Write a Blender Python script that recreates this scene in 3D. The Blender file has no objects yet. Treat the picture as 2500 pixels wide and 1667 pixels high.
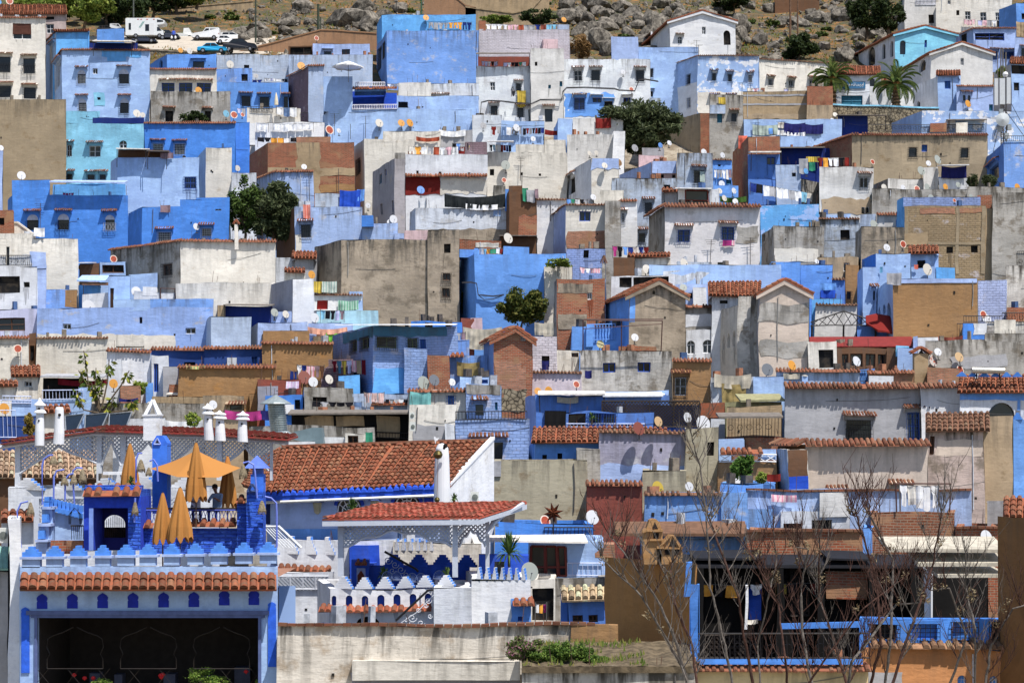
import bpy, math, random, re
from mathutils import Vector, noise, Matrix, Quaternion
random.seed(7)
SC=bpy.context.scene; COLL=SC.collection
F=4836.0; CX=1250.0; HZ=1116.0
V=Vector
def P(x,y,D): return V(((x-CX)/F*D, D, (HZ-y)/F*D))
TG=[(-400,520),(-100,370),(53,290),(266,215),(531,165),(935,125),(1170,105),(1382,72),(1667,60),(1800,50)]
def Dg(y):
 for (a,b),(c,d) in zip(TG,TG[1:]):
  if y<=c: t=(y-a)/(c-a); return b+(d-b)*t
 return 50.0
GZ=[(0,-24),(30,-21),(60,-17),(72,-14),(90,-10.5),(105,-8),(115,-4.5),(125,-1.2),(145,5.6),(165,13),(190,22.5),(215,33),(238,43.6),(250,49.5),(262,53.6),(290,63.75),(313,72.2),(370,93),(520,150)]
def ground(D):
 for (a,b),(c,d) in zip(GZ,GZ[1:]):
  if D<=c: return b+(d-b)*(D-a)/(c-a)
 return 150.0
# ---------------------------------------------------------------- materials
def lin(c):
 r=[]
 for v in c:
  v=v/255.0
  r.append(v/12.92 if v<=0.04045 else ((v+0.055)/1.055)**2.4)
 return (r[0],r[1],r[2],1.0)
COL={
'lil':((164,192,240),'lilac'),'lil2':((168,188,232),'pale lilac'),'lil2s':((120,150,205),'blue'),'blu':((108,158,230),'blue'),'sky':((106,172,236),'sky blue'),
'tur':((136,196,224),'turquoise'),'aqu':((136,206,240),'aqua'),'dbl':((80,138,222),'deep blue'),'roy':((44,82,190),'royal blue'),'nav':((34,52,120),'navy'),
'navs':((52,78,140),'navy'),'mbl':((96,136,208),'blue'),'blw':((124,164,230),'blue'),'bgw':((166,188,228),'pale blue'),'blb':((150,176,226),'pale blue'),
'bgr':((184,196,214),'pale grey blue'),'bgr2':((176,192,218),'grey blue'),'bgr3':((190,206,230),'pale blue'),'bst':((176,188,206),'mouldy blue'),'bl2':((120,160,216),'worn blue'),
'bwb':((176,190,232),'pale blue'),'bgb':((140,160,210),'blue'),'wht':((232,234,240),'white'),'whs':((220,223,230),'white'),'wh2':((222,227,236),'white'),
'whb':((216,221,230),'white'),'whw':((226,222,222),'white'),'wst':((216,214,211),'stained white'),'crm':((230,224,214),'cream'),'crs':((222,216,205),'cream'),
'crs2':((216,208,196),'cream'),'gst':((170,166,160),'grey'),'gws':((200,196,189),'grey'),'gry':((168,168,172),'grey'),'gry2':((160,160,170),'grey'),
'cst':((168,154,136),'stained brown'),'con':((158,142,118),'concrete'),'con2':((176,168,146),'tan'),'tan':((172,150,120),'tan'),'tan2':((176,156,130),'tan'),'tanb':((168,152,128),'tan'),
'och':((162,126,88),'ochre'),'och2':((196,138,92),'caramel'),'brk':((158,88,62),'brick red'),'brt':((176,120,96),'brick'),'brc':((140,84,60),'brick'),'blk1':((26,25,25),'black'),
'brn':((112,82,62),'brown'),'brd':((132,98,64),'dark brown'),'brd2':((176,128,78),'brown'),'blo':((156,136,108),'tan'),'csl':((158,122,94),'brown'),'wdh':((196,198,196),'white'),'ter':((142,78,66),'terracotta red'),'red':((124,42,38),'red'),'pnk':((226,196,200),'pink'),
'pnk2':((218,206,214),'pinkish'),'pkg':((190,172,168),'pinkish grey'),'pnb':((222,188,182),'pink'),'pnw':((206,200,208),'whitish'),'pns':((226,206,202),'pink striped'),
'mau':((140,118,126),'mauve'),'cpk':((206,190,176),'pinkish cream'),'psp':((190,172,164),'pinkish'),'pls':((160,158,178),'lilac grey'),'wea':((172,166,168),'weathered'),
'lc1':((196,198,226),'lilac'),'lmx':((150,176,228),'blue'),'olv':((150,146,110),'olive'),'stn':((150,136,112),'stone'),'crl':((218,196,150),'cream'),'tel':((74,118,146),'teal'),
'aqp':((178,218,236),'aqua'),'lat':((60,52,48),'dark'),'org':((232,164,70),'orange'),'yel':((214,186,80),'yellow'),'yls':((206,196,150),'cream'),'tnd':((214,180,136),'tan'),
'rst':((168,82,58),'rusty red'),'rsp':((214,210,204),'rust-spotted'),'slt':((112,118,128),'slate grey'),'whg':((176,182,176),'pale grey'),'grn':((60,140,110),'green'),
'grn2':((120,190,70),'bright green'),'grs':((170,200,186),'green striped'),'blk':((28,28,34),'black'),'lav':((196,196,232),'lavender'),'lavp':((206,182,206),'pink'),
'dnm':((96,120,158),'denim blue'),'mag':((170,60,124),'magenta'),'nvy':((38,40,96),'navy'),'mrn':((120,30,44),'maroon'),'sal':((214,112,92),'salmon'),'rdw':((222,150,136),'red and white'),
'pch':((222,166,142),'peach'),'cvs':((184,176,160),'canvas'),'mat':((150,132,88),'straw'),'aqs':((120,180,178),'turquoise'),'plaid':((200,206,196),'checked'),'flo':((190,170,120),'flowered'),
'blt':((40,44,46),'black'),'sag':((170,184,176),'sage green'),'brn2':((96,66,50),'brown'),'lea':((60,90,40),'green'),'til':((128,72,50),'terracotta'),'tib':((140,76,54),'terracotta'),
'mtl':((120,112,104),'metal'),'ban':((60,110,150),'blue'),'grr':((130,170,156),'green'),'tst':((160,134,112),'straw'),'tcp':((116,70,52),'tile'),'tdk':((104,72,56),'dark tile'),'dens':((96,120,158),'denim'),
'skn':((120,84,66),'skin'),'closedcream':((220,208,182),'cream'),'white':((236,236,234),'white'),'whtd':((210,210,210),'white'),'ogu':((176,122,66),'orange'),
'tbr':((130,98,74),'brown tile')}
COL['dbl2']=COL['dbl']
_M={}
def nt(name):
 m=bpy.data.materials.new(name); m.use_nodes=True; t=m.node_tree
 b=t.nodes['Principled BSDF']; b.inputs['Roughness'].default_value=0.85
 b.inputs['Specular IOR Level'].default_value=0.25
 return m,t,b
def N(t,ty,**k):
 n=t.nodes.new(ty)
 for a,v in k.items():
  if isinstance(a,str) and a.startswith('i_'):
   n.inputs[a[2:].replace('_',' ')].default_value=v
  else: setattr(n,a,v)
 return n
def mix(t,fac,a,b,bt='MIX'):
 n=t.nodes.new('ShaderNodeMix'); n.data_type='RGBA'; n.blend_type=bt; n.clamp_factor=True
 for s,v in ((0,fac),(6,a),(7,b)):
  if hasattr(v,'links'): t.links.new(v,n.inputs[s])
  else: n.inputs[s].default_value=v
 return n.outputs[2]
def mth(t,op,a,b=None,c=None):
 n=t.nodes.new('ShaderNodeMath'); n.operation=op; n.use_clamp=False
 for i,v in enumerate((a,b,c)):
  if v is None: continue
  if hasattr(v,'links'): t.links.new(v,n.inputs[i])
  else: n.inputs[i].default_value=v
 return n.outputs[0]
def sm(t,x,lo,hi):
 n=t.nodes.new('ShaderNodeMapRange'); n.interpolation_type='SMOOTHSTEP'
 t.links.new(x,n.inputs[0]); n.inputs[1].default_value=lo; n.inputs[2].default_value=hi
 return n.outputs[0]
def nz(t,vec,sx,sy,sz=1,scale=1,det=4,rough=.55,off=0):
 mp=N(t,'ShaderNodeMapping'); mp.inputs['Scale'].default_value=(sx,sy,sz); mp.inputs['Location'].default_value=(off,off*.7,off*.3)
 t.links.new(vec,mp.inputs[0]); n=N(t,'ShaderNodeTexNoise'); n.inputs['Scale'].default_value=scale
 n.inputs['Detail'].default_value=det; n.inputs['Roughness'].default_value=rough
 t.links.new(mp.outputs[0],n.inputs['Vector']); return n.outputs[0]
# style: stain, peel colour, peel amount, bump, kind
def style(c):
 S=dict(hv=0,st=.35,pc=None,pa=0,b=.35,k='p')
 if c in('wst','whw','wht'): S.update(st=.5 if c=='wst' else .25,pc=(186,180,172),pa=.3,b=.4)
 if c in('gst','gws','cst','bst','psp'): S.update(st=1.15,pc=(112,102,88) if c!='bst' else (140,140,138),pa=.62,b=.6,hv=1)
 if c in('crs','crs2','wea','crm'): S.update(st=.42,pc=(192,178,158),pa=.3,b=.45)
 if c=='crs2': S.update(st=.9,pc=(168,148,124),pa=.62,b=.7)
 if c in('con','con2','tan','tan2','tanb'): S.update(st=.6,pc=(134,114,86),pa=.4,b=.35)
 if c in('bgw','bl2','bgr','bgr2','blw','whb','wh2','pls'): S.update(st=.6,pc=(196,196,200) if c!='whb' else (180,176,170),pa=.46,b=.5)
 if c in('lmx',): S.update(st=.3,pc=(190,180,160),pa=.35,b=.5)
 if c in('blb','bgb','pnw','bwb','mau','blo'): S.update(st=.4,pc=(206,200,206),pa=.36,b=.9,k='c')
 if c in('och','brd','brd2','och2','ter'): S.update(st=.3,pc=(170,124,74) if c in('och','och2') else None,pa=.35,b=.6)
 if c in('brk','brt','brc'): S.update(k='b',st=.3)
 if c=='blk1': S.update(st=.1,b=.1)
 if c=='stn': S.update(k='s')
 if c in('dbl','blu','sky','roy','lil','lil2','tur','aqu'): S.update(st=.22,pc=tuple(min(255,int(v*1.07+8)) for v in COL[c][0]),pa=.5,b=.4)
 if c in('nav','navs'): S.update(st=.1)
 return S
def plaster(c,peel=None):
 key=('pl',c,peel)
 if key in _M: return _M[key]
 S=style(c)
 if peel: S.update(pc=COL[peel][0],pa=.46,sharp=1)
 m,t,b=nt('wall_'+COL.get(c,(0,c))[1].replace(' ','_'))
 base=lin(COL[c][0])
 uv=N(t,'ShaderNodeUVMap',uv_map='UVMap').outputs[0]
 uv2=N(t,'ShaderNodeUVMap',uv_map='edge').outputs[0]
 sep=N(t,'ShaderNodeSeparateXYZ'); t.links.new(uv2,sep.inputs[0]); top=sep.outputs[0]
 big=nz(t,uv,.35,.5,det=5); fine=nz(t,uv,3,5,det=5,off=3)
 fa=sm(t,big,.3,.7)
 dk=tuple(v*(.72 if S['hv'] else .86) for v in base[:3])+(1,); lt=tuple(min(.86,v*(1.18 if S['hv'] else 1.09)) for v in base[:3])+(1,)
 col=mix(t,fa,dk,lt)
 md=nz(t,uv,1.6,1.9,det=7,rough=.72,off=61)
 col=mix(t,mth(t,'MULTIPLY',sm(t,md,.46,.6),.48),col,tuple(v*.8 for v in base[:3])+(1,))
 md2=nz(t,uv,5,4,det=4,rough=.7,off=87)
 col=mix(t,mth(t,'MULTIPLY',sm(t,md2,.52,.66),.35),col,tuple(min(.85,v*1.15) for v in base[:3])+(1,))
 h=fine
 if S['k'] in('b',):
  mp=N(t,'ShaderNodeMapping'); t.links.new(uv,mp.inputs[0]); mp.inputs['Scale'].default_value=(1,1,1)
  br=N(t,'ShaderNodeTexBrick'); t.links.new(mp.outputs[0],br.inputs['Vector'])
  br.inputs['Scale'].default_value=1.0; br.inputs['Brick Width'].default_value=.3; br.inputs['Row Height'].default_value=.105
  br.inputs['Mortar Size'].default_value=.016; br.inputs['Bias'].default_value=-.1
  br.inputs['Color1'].default_value=tuple(v*.72 for v in base[:3])+(1,); br.inputs['Color2'].default_value=tuple(v*1.2 for v in base[:3])+(1,)
  br.inputs['Mortar'].default_value=lin((150,128,108))
  nb=sm(t,nz(t,uv,.8,1.1,det=6,off=9),.5,.62)
  col=mix(t,nb,br.outputs[0],lin((158,120,92)))
  h=mth(t,'ADD',mth(t,'MULTIPLY',br.outputs['Fac'],-1.2),fine)
 if S['k']=='s':
  vo=N(t,'ShaderNodeTexVoronoi'); vo.inputs['Scale'].default_value=3.2; t.links.new(uv,vo.inputs['Vector'])
  vo2=N(t,'ShaderNodeTexVoronoi'); vo2.feature='DISTANCE_TO_EDGE'; vo2.inputs['Scale'].default_value=3.2; t.links.new(uv,vo2.inputs['Vector'])
  cc=mix(t,vo.outputs['Distance'],lin((172,158,132)),lin((106,96,80)))
  col=mix(t,sm(t,vo2.outputs[0],.02,.09),lin((60,54,46)),cc)
  h=vo2.outputs[0]
 if S['k']=='c':
  br=N(t,'ShaderNodeTexBrick'); t.links.new(uv,br.inputs['Vector']); br.inputs['Scale'].default_value=1
  br.inputs['Brick Width'].default_value=.42; br.inputs['Row Height'].default_value=.17; br.inputs['Mortar Size'].default_value=.02
  br.inputs['Mortar Smooth'].default_value=.6
  h=mth(t,'ADD',mth(t,'MULTIPLY',br.outputs['Fac'],-.8),fine)
  col=mix(t,mth(t,'MULTIPLY',br.outputs['Fac'],.35),col,tuple(v*.5 for v in base[:3])+(1,))
 if S['pc']:
  pn=nz(t,uv,.7,.8,det=8,rough=.68,off=17)
  lo=.64-.24*S['pa']; hi=lo+(.02 if S.get('sharp') else .14)
  col=mix(t,mth(t,'MULTIPLY',sm(t,pn,lo,hi),.95 if S.get('sharp') else .75),col,lin(S['pc']))
 # rain streaks below the top edge, splotches of grime
 stn=nz(t,uv,2.6,.32,det=6,rough=.65,off=31)
 fade=mth(t,'POWER',2.7183,mth(t,'MULTIPLY',top,-.75))
 mk=mth(t,'MULTIPLY',sm(t,stn,.42,.66),mth(t,'MULTIPLY',fade,1.15*S['st']))
 col=mix(t,mk,col,lin((84,80,74)))
 gr=sm(t,nz(t,uv,1.3,1.0,det=9,rough=.75,off=51),.56,.75)
 col=mix(t,mth(t,'MULTIPLY',gr,.5*S['st']),col,lin((96,90,82)))
 spk=sm(t,nz(t,uv,7,7,det=4,rough=.7,off=77),.62,.75)
 col=mix(t,mth(t,'MULTIPLY',spk,.42*S['st']+.05),col,lin((90,84,78)))
 t.links.new(col,b.inputs['Base Color'])
 crs=nz(t,uv,1.2,7,det=5,rough=.6,off=5)
 hh=mth(t,'ADD',mth(t,'MULTIPLY',crs,.42),mth(t,'MULTIPLY',h,.6))
 bp=N(t,'ShaderNodeBump'); bp.inputs['Strength'].default_value=min(1,S['b']+.1); bp.inputs['Distance'].default_value=.05
 t.links.new(hh,bp.inputs['Height']); t.links.new(bp.outputs[0],b.inputs['Normal'])
 b.inputs['Roughness'].default_value=.93; b.inputs['Specular IOR Level'].default_value=.12
 _M[key]=m; return m
def simple(c,rough=.7,metal=0,spec=.3,var=.15,scale=4,name=None,bump=0):
 key=('s',c,rough,metal,var,bump)
 if key in _M: return _M[key]
 rgb=COL[c][0] if isinstance(c,str) else c
 m,t,b=nt(name or ('paint_'+(COL[c][1] if isinstance(c,str) else 'mix')).replace(' ','_'))
 base=lin(rgb)
 tc=N(t,'ShaderNodeTexCoord').outputs['Object']
 n=nz(t,tc,1,1,1,scale=scale,det=5)
 col=mix(t,sm(t,n,.35,.65),tuple(v*(1-var) for v in base[:3])+(1,),tuple(min(.9,v*(1+var*.6)) for v in base[:3])+(1,))
 t.links.new(col,b.inputs['Base Color'])
 b.inputs['Roughness'].default_value=rough; b.inputs['Metallic'].default_value=metal; b.inputs['Specular IOR Level'].default_value=spec
 if bump:
  bp=N(t,'ShaderNodeBump'); bp.inputs['Strength'].default_value=bump; bp.inputs['Distance'].default_value=.05
  t.links.new(n,bp.inputs['Height']); t.links.new(bp.outputs[0],b.inputs['Normal'])
 _M[key]=m; return m
def tilemat(c='til'):
 key=('tile',c)
 if key in _M: return _M[key]
 m,t,b=nt('roof_tile'); base=lin(COL[c][0])[:3]
 uv=N(t,'ShaderNodeUVMap',uv_map='UVMap').outputs[0]
 sep=N(t,'ShaderNodeSeparateXYZ'); t.links.new(uv,sep.inputs[0])
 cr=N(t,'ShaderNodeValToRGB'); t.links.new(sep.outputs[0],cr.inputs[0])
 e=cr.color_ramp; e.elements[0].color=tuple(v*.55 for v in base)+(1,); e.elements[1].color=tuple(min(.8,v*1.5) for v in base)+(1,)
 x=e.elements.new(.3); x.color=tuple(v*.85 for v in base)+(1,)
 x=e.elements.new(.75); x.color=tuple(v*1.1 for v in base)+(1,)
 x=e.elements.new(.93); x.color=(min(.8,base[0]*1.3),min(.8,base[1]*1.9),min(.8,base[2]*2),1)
 g=N(t,'ShaderNodeNewGeometry').outputs['Position']
 n=nz(t,g,1,1,1,scale=5,det=6,rough=.7)
 col=mix(t,mth(t,'MULTIPLY',sm(t,n,.42,.66),.75),cr.outputs[0],lin((104,84,66)))
 t.links.new(col,b.inputs['Base Color']); b.inputs['Roughness'].default_value=.85
 _M[key]=m; return m
def glass():
 if 'g' in _M: return _M['g']
 m,t,b=nt('window_glass'); b.inputs['Base Color'].default_value=(.012,.014,.018,1); b.inputs['Roughness'].default_value=.12; b.inputs['Specular IOR Level'].default_value=.5
 _M['g']=m; return m
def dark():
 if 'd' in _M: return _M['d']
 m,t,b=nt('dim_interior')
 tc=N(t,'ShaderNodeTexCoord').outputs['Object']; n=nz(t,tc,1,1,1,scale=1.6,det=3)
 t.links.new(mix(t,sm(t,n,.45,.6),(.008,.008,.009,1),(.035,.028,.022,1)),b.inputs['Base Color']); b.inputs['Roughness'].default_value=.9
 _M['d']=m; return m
def iron(): return simple((38,36,38),.55,.3,name='wrought_iron')
# ---------------------------------------------------------------- mesh builder
WOB=[False]
class MB:
 def __init__(s): s.v=[]; s.f=[]; s.uv=[]; s.e=[]; s.mi=[]
 def face(s,pts,uv=None,edge=None,mi=0):
  i=len(s.v); s.v+= [tuple(p) for p in pts]; s.f.append(tuple(range(i,i+len(pts))))
  s.uv+= uv if uv else [(0,0)]*len(pts); s.e+= edge if edge else [(9,0)]*len(pts); s.mi.append(mi)
 def box(s,c,sz,R=None,mi=0,uvr=None,sm=0):
  x,y,z=sz[0]/2,sz[1]/2,sz[2]/2; c=V(c)
  p=[V((a*x,b*y,d*z)) for a in(-1,1) for b in(-1,1) for d in(-1,1)]
  if R: p=[R@q for q in p]
  p=[c+q for q in p]
  for q in((0,1,3,2),(4,6,7,5),(0,4,5,1),(2,3,7,6),(0,2,6,4),(1,5,7,3)):
   a=[p[k] for k in q]
   if uvr is not None: u=[(uvr,.5)]*4
   else:
    e1=(a[1]-a[0]).length; e2=(a[3]-a[0]).length; u=[(0,0),(e1,0),(e1,e2),(0,e2)]
   s.face(a,u,None,sm if q[0]+q[1]+q[3] in(3,15) and sm else mi)
 def bar(s,a,b,r,n=4,r2=None,mi=0):
  a=V(a);b=V(b); d=b-a
  if d.length<1e-6: return
  q=d.to_track_quat('Z','Y'); r2=r if r2 is None else r2
  A=[a+q@V((math.cos(k*2*math.pi/n+.4)*r,math.sin(k*2*math.pi/n+.4)*r,0)) for k in range(n)]
  B=[b+q@V((math.cos(k*2*math.pi/n+.4)*r2,math.sin(k*2*math.pi/n+.4)*r2,0)) for k in range(n)]
  for k in range(n):
   j=(k+1)%n; s.face([A[k],A[j],B[j],B[k]],mi=mi)
  s.face(list(reversed(A)),mi=mi); s.face(B,mi=mi)
 def tube(s,pts,rad,n=5,mi=0):
  rings=[]
  for i,p in enumerate(pts):
   d=(V(pts[min(i+1,len(pts)-1)])-V(pts[max(i-1,0)]))
   q=d.to_track_quat('Z','Y'); r=rad[i] if isinstance(rad,(list,tuple)) else rad
   rings.append([V(p)+q@V((math.cos(k*2*math.pi/n)*r,math.sin(k*2*math.pi/n)*r,0)) for k in range(n)])
  for A,B in zip(rings,rings[1:]):
   for k in range(n):
    j=(k+1)%n; s.face([A[k],A[j],B[j],B[k]],mi=mi)
  s.face(list(reversed(rings[0])),mi=mi); s.face(rings[-1],mi=mi)
 def lathe(s,c,prof,n=12,ax=None,mi=0,sq=(1,1)):
  c=V(c); R=ax or Quaternion()
  rings=[[c+R@V((math.cos(k*2*math.pi/n)*r*sq[0],math.sin(k*2*math.pi/n)*r*sq[1],z)) for k in range(n)] for r,z in prof]
  for A,B in zip(rings,rings[1:]):
   for k in range(n):
    j=(k+1)%n; s.face([A[k],A[j],B[j],B[k]],mi=mi)
  if prof[0][0]>1e-4: s.face(list(reversed(rings[0])),mi=mi)
  if prof[-1][0]>1e-4: s.face(rings[-1],mi=mi)
 def prism(s,poly,ext,mi=0):
  # poly: list of Vectors, ext: Vector
  n=len(poly); A=[V(p) for p in poly]; B=[p+ext for p in A]
  L=0
  s.face(A,[(p.x+p.y*.3,p.z) for p in A],mi=mi); s.face(list(reversed(B)),[(p.x+p.y*.3,p.z) for p in reversed(B)],mi=mi)
  for k in range(n):
   j=(k+1)%n; e=(A[j]-A[k]).length; w=ext.length
   s.face([A[k],B[k],B[j],A[j]],[(L,0),(L,w),(L+e,w),(L+e,0)],mi=mi); L+=e
 def build(s,name,mats,parent=None,smooth=False,loc=None,merge=0):
  if not s.f: return None
  me=bpy.data.meshes.new(name); org=V(loc) if loc is not None else (V(parent.location) if parent else V((0,0,0)))
  if WOB[0]:
   nv=noise.noise_vector; W_=[]
   for p in s.v:
    q=V(p); d=nv(q*.3)*.125+nv(q*1.3)*.03; W_.append((q.x+d.x-org.x,q.y+d.y-org.y,q.z+d.z*.8-org.z))
  else: W_=[(a-org.x,b-org.y,c-org.z) for a,b,c in s.v]
  me.from_pydata(W_,[],s.f)
  u=me.uv_layers.new(name='UVMap'); u.data.foreach_set('uv',[x for p in s.uv for x in p])
  u2=me.uv_layers.new(name='edge'); u2.data.foreach_set('uv',[x for p in s.e for x in p])
  if not isinstance(mats,(list,tuple)): mats=[mats]
  for m in mats: me.materials.append(m)
  me.polygons.foreach_set('material_index',s.mi)
  if merge:
   import bmesh
   bm=bmesh.new(); bm.from_mesh(me); bmesh.ops.remove_doubles(bm,verts=bm.verts,dist=merge); bm.to_mesh(me); bm.free()
  if smooth: me.polygons.foreach_set('use_smooth',[True]*len(me.polygons))
  me.update()
  o=bpy.data.objects.new(name,me); COLL.objects.link(o)
  if parent:
   o.parent=parent
   if parent.type=='MESH' or True: o.location=(0,0,0) if loc is None else org-V(world(parent))
  else: o.location=org
  return o
def world(o):
 p=V(o.location); q=o.parent
 while q: p=p+V(q.location); q=q.parent
 return p
def sub(mb,name,mat,parent,smooth=False):
 "child of any object: geometry given in world coordinates"
 w=world(parent); o=mb.build(name,mat,None,smooth,loc=w)
 if o: o.parent=parent; o.location=(0,0,0)
 return o
def thing(name,label,cat,loc,group=None):
 o=bpy.data.objects.new(name,None); COLL.objects.link(o); o.location=loc; o.empty_display_size=.3
 o['label']=label; o['category']=cat; o['kind']='thing'
 if group: o['group']=group
 return o
def tag(o,label,cat,group=None,kind=None):
 if label: o['label']=label
 if cat: o['category']=cat
 if group: o['group']=group
 if kind: o['kind']=kind
 return o
# ---------------------------------------------------------------- planes and walls
class Plane:
 def __init__(s,A,B):
  s.O=V((A.x,A.y,0)); d=V((B.x-A.x,B.y-A.y,0)); s.L=d.length; s.u=d.normalized(); s.n=V((s.u.y,-s.u.x,0))
 def hit(s,px,py):
  d=V(((px-CX)/F,1,(HZ-py)/F)); t=s.O.dot(s.n)/d.dot(s.n); p=d*t
  return (p-s.O).dot(s.u),p.z
 def at(s,a,z,off=0): return s.O+s.u*a+s.n*off+V((0,0,z))
def archpts(x0,x1,z0,z1,kind,n=9):
 w=(x1-x0)/2; xm=(x0+x1)/2; h=min(w*(1.0 if kind=='a' else 1.5),(z1-z0)*.6); zs=z1-h; r=[]
 for k in range(n+1):
  t=math.pi*k/n
  if kind=='n': # pointed
   c=math.cos(t); r.append((xm-w*c, zs+h*(1-abs(c)**1.6)))
  else: r.append((xm-w*math.cos(t),zs+h*math.sin(t)))
 return r
def wallgrid(mb,pl,x0,x1,z0,z1,holes,ztop,off=0,step=1.1,jit=0,us=0,mi=0,arches=()):
 xs={x0,x1}; zs={z0,z1}
 n=max(1,int((x1-x0)/step))
 for k in range(1,n): xs.add(x0+(x1-x0)*k/n)
 for h in holes:
  for a in h[:2]:
   if x0+.02<a<x1-.02: xs.add(a)
  for a in h[2:4]:
   if z0+.02<a<z1-.02: zs.add(a)
 zs.add(max(z0,z1-.6)); zz=z1-1.5
 while zz>max(z0+.4,z1-11):
  if all(abs(zz-q)>.15 for q in zs): zs.add(zz)
  zz-=1.1
 xs=sorted(xs); zs=sorted(zs)
 def clean(l):
  r=[l[0]]
  for a in l[1:]:
   if a-r[-1]>1e-4: r.append(a)
  return r
 xs=clean(xs); zs=clean(zs)
 def tz(a,z):
  if jit and abs(z-z1)<1e-4: return z+jit*(noise.noise(V((a*.5+us,us*1.7,0)))*1.3+.5*noise.noise(V((a*3.1,us,4))))
  return z
 for i in range(len(xs)-1):
  for j in range(len(zs)-1):
   a,b,c,d=xs[i],xs[i+1],zs[j],zs[j+1]; mx=(a+b)/2; mz=(c+d)/2
   if any(h[0]<mx<h[1] and h[2]<mz<h[3] for h in holes): continue
   q=[(a,c),(b,c),(b,d),(a,d)]
   mb.face([pl.at(p,tz(p,r),off) for p,r in q],[(p+us,r) for p,r in q],[(ztop-r,0) for p,r in q],mi)
def half_tiles(mb,A,B,out,over,drop,pitch=.24,r=.1,n=5):
 A=V(A);B=V(B); L=(B-A).length; k=max(1,int(L/pitch)); u=(B-A)/L; p=L/k
 for i in range(k):
  c=A+u*(p*(i+.5)+random.uniform(-.02,.02)); rr=random.random(); j=random.uniform(-.05,.04)
  if random.random()<.03: continue
  c.z+=random.uniform(-.015,.015)+.03*noise.noise(c*.6)
  i0=c-out*.12+V((0,0,drop*.35+.02)); i1=c+out*(over+j)-V((0,0,drop*.65))
  ring=[]
  for q in (i0,i1):
   ring.append([q+u*(math.cos(math.pi*t/n)*r*-1)+V((0,0,math.sin(math.pi*t/n)*r*1.1)) for t in range(n+1)])
  for t in range(n): mb.face([ring[0][t],ring[0][t+1],ring[1][t+1],ring[1][t]],[(rr,0)]*4)
  mb.face(ring[1],[(rr*.4,0)]*len(ring[1]))
 # flat bed underneath
 t=V((0,0,.03)); a0=A-out*.12+V((0,0,drop*.35)); a1=A+out*(over-.04)-V((0,0,drop*.65)); b0=B-out*.12+V((0,0,drop*.35)); b1=B+out*(over-.04)-V((0,0,drop*.65))
 mb.prism([a0,a1,b1,b0],-t)
def roofplane(mb,E0,E1,R1,R0,pitch=.26,r=.11,row=.42,n=4):
 "E0,E1 eave ends, R0,R1 ridge ends; barrel tiles in overlapping rows"
 E0,E1,R0,R1=map(V,(E0,E1,R0,R1)); nr=(E1-E0).cross(R0-E0).normalized()
 if nr.z<0: nr=-nr
 mb.prism([E0,E1,R1,R0],-nr*.07)
 L=max((E1-E0).length,(R1-R0).length); Hh=max((R0-E0).length,(R1-E1).length)
 nc=max(1,int(L/pitch)); nrw=max(1,int(Hh/row))
 for i in range(nc):
  s=(i+.5)/nc
  for j in range(nrw):
   t0=j/nrw; t1=(j+1.12)/nrw; t1=min(t1,1)
   s=s+random.uniform(-.06,.06)/nc; a=(E0.lerp(E1,s)).lerp(R0.lerp(R1,s),t0); b=(E0.lerp(E1,s)).lerp(R0.lerp(R1,s),t1)
   u0=(E1-E0)*(1-t0)+(R1-R0)*t0; u1=(E1-E0)*(1-t1)+(R1-R0)*t1
   rr=random.random(); w=.5/nc*.86; jx=random.uniform(-.1,.1)
   ra=[];rb=[]
   hh=r*1.15+random.uniform(-.015,.015)
   for q in range(n+1):
    c=math.cos(math.pi*q/n); sn=math.sin(math.pi*q/n)
    ra.append(a-u0*w*c*(1+jx)+nr*(sn*hh+.02+.03)); rb.append(b-u1*w*c*.86+nr*(sn*hh*.85+.005))
   for q in range(n): mb.face([ra[q],ra[q+1],rb[q+1],rb[q]],[(rr,0)]*4)
   mb.face(ra,[(rr*.3,0)]*len(ra))
NOUNS=['house','wall','shed','hut','kiosk','box','terrace','parapet','block','tower','stub','porch','loggia','lean-to','cabin','flat','room','base','storey','piers','yard','step','ledge','panel','stair','restaurant','chimney','strip','building','veranda','shack','roof','edge','front','bank','cube','annex','balcony','deck','section','recess','boarding','screens','tray','chimney','annexe','rooftop','arcade','side','pier','corner','range','maze','post','loft','interior','balustrade','pillar','tile','top','hut','segment','curtain','brickwork','frame','ruin','canopy']
CATN={'parapet':'parapet wall','stub':'wall','strip':'wall','base':'wall','ledge':'wall','piers':'brick pier','edge':'roof edge','front':'house','cube':'house','block':'house','flat':'house','room':'rooftop room','section':'wall','storey':'house','bank':'wall','segment':'wall','side':'wall','panel':'wall','corner':'house','screens':'screen','shack':'shed','interior':'restaurant','stair':'stair','boarding':'wall','recess':'house','top':'wall','range':'house','maze':'house','tray':'roof','frame':'shed','rooftop':'house','post':'post','tile':'roof','deck':'terrace','ruin':'ruin','brickwork':'wall'}
def catof(lab):
 w=re.split(r'\b(?:with|under|behind|beside|below|above|on|at|by|in|between|over|of|near|next|before|left|around|left|among)\b',lab)[0].replace(',','').split()
 for x in reversed(w):
  if x in NOUNS: return CATN.get(x,x)
 for x in lab.split():
  if x in NOUNS: return CATN.get(x,x)
 return 'house'
ORD=['first','second','third','fourth','fifth','sixth','seventh','eighth','ninth','tenth']
DISH={}; DISHES=[]; CLOTHN={}
OX=[0,500,1000,1500,2000]; OY=[0,334,668,1002,1333]; SC_=4.694
SUNV=V((math.sin(math.radians(38))*math.cos(math.radians(63)),-math.cos(math.radians(38))*math.cos(math.radians(63)),math.sin(math.radians(63))))
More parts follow.
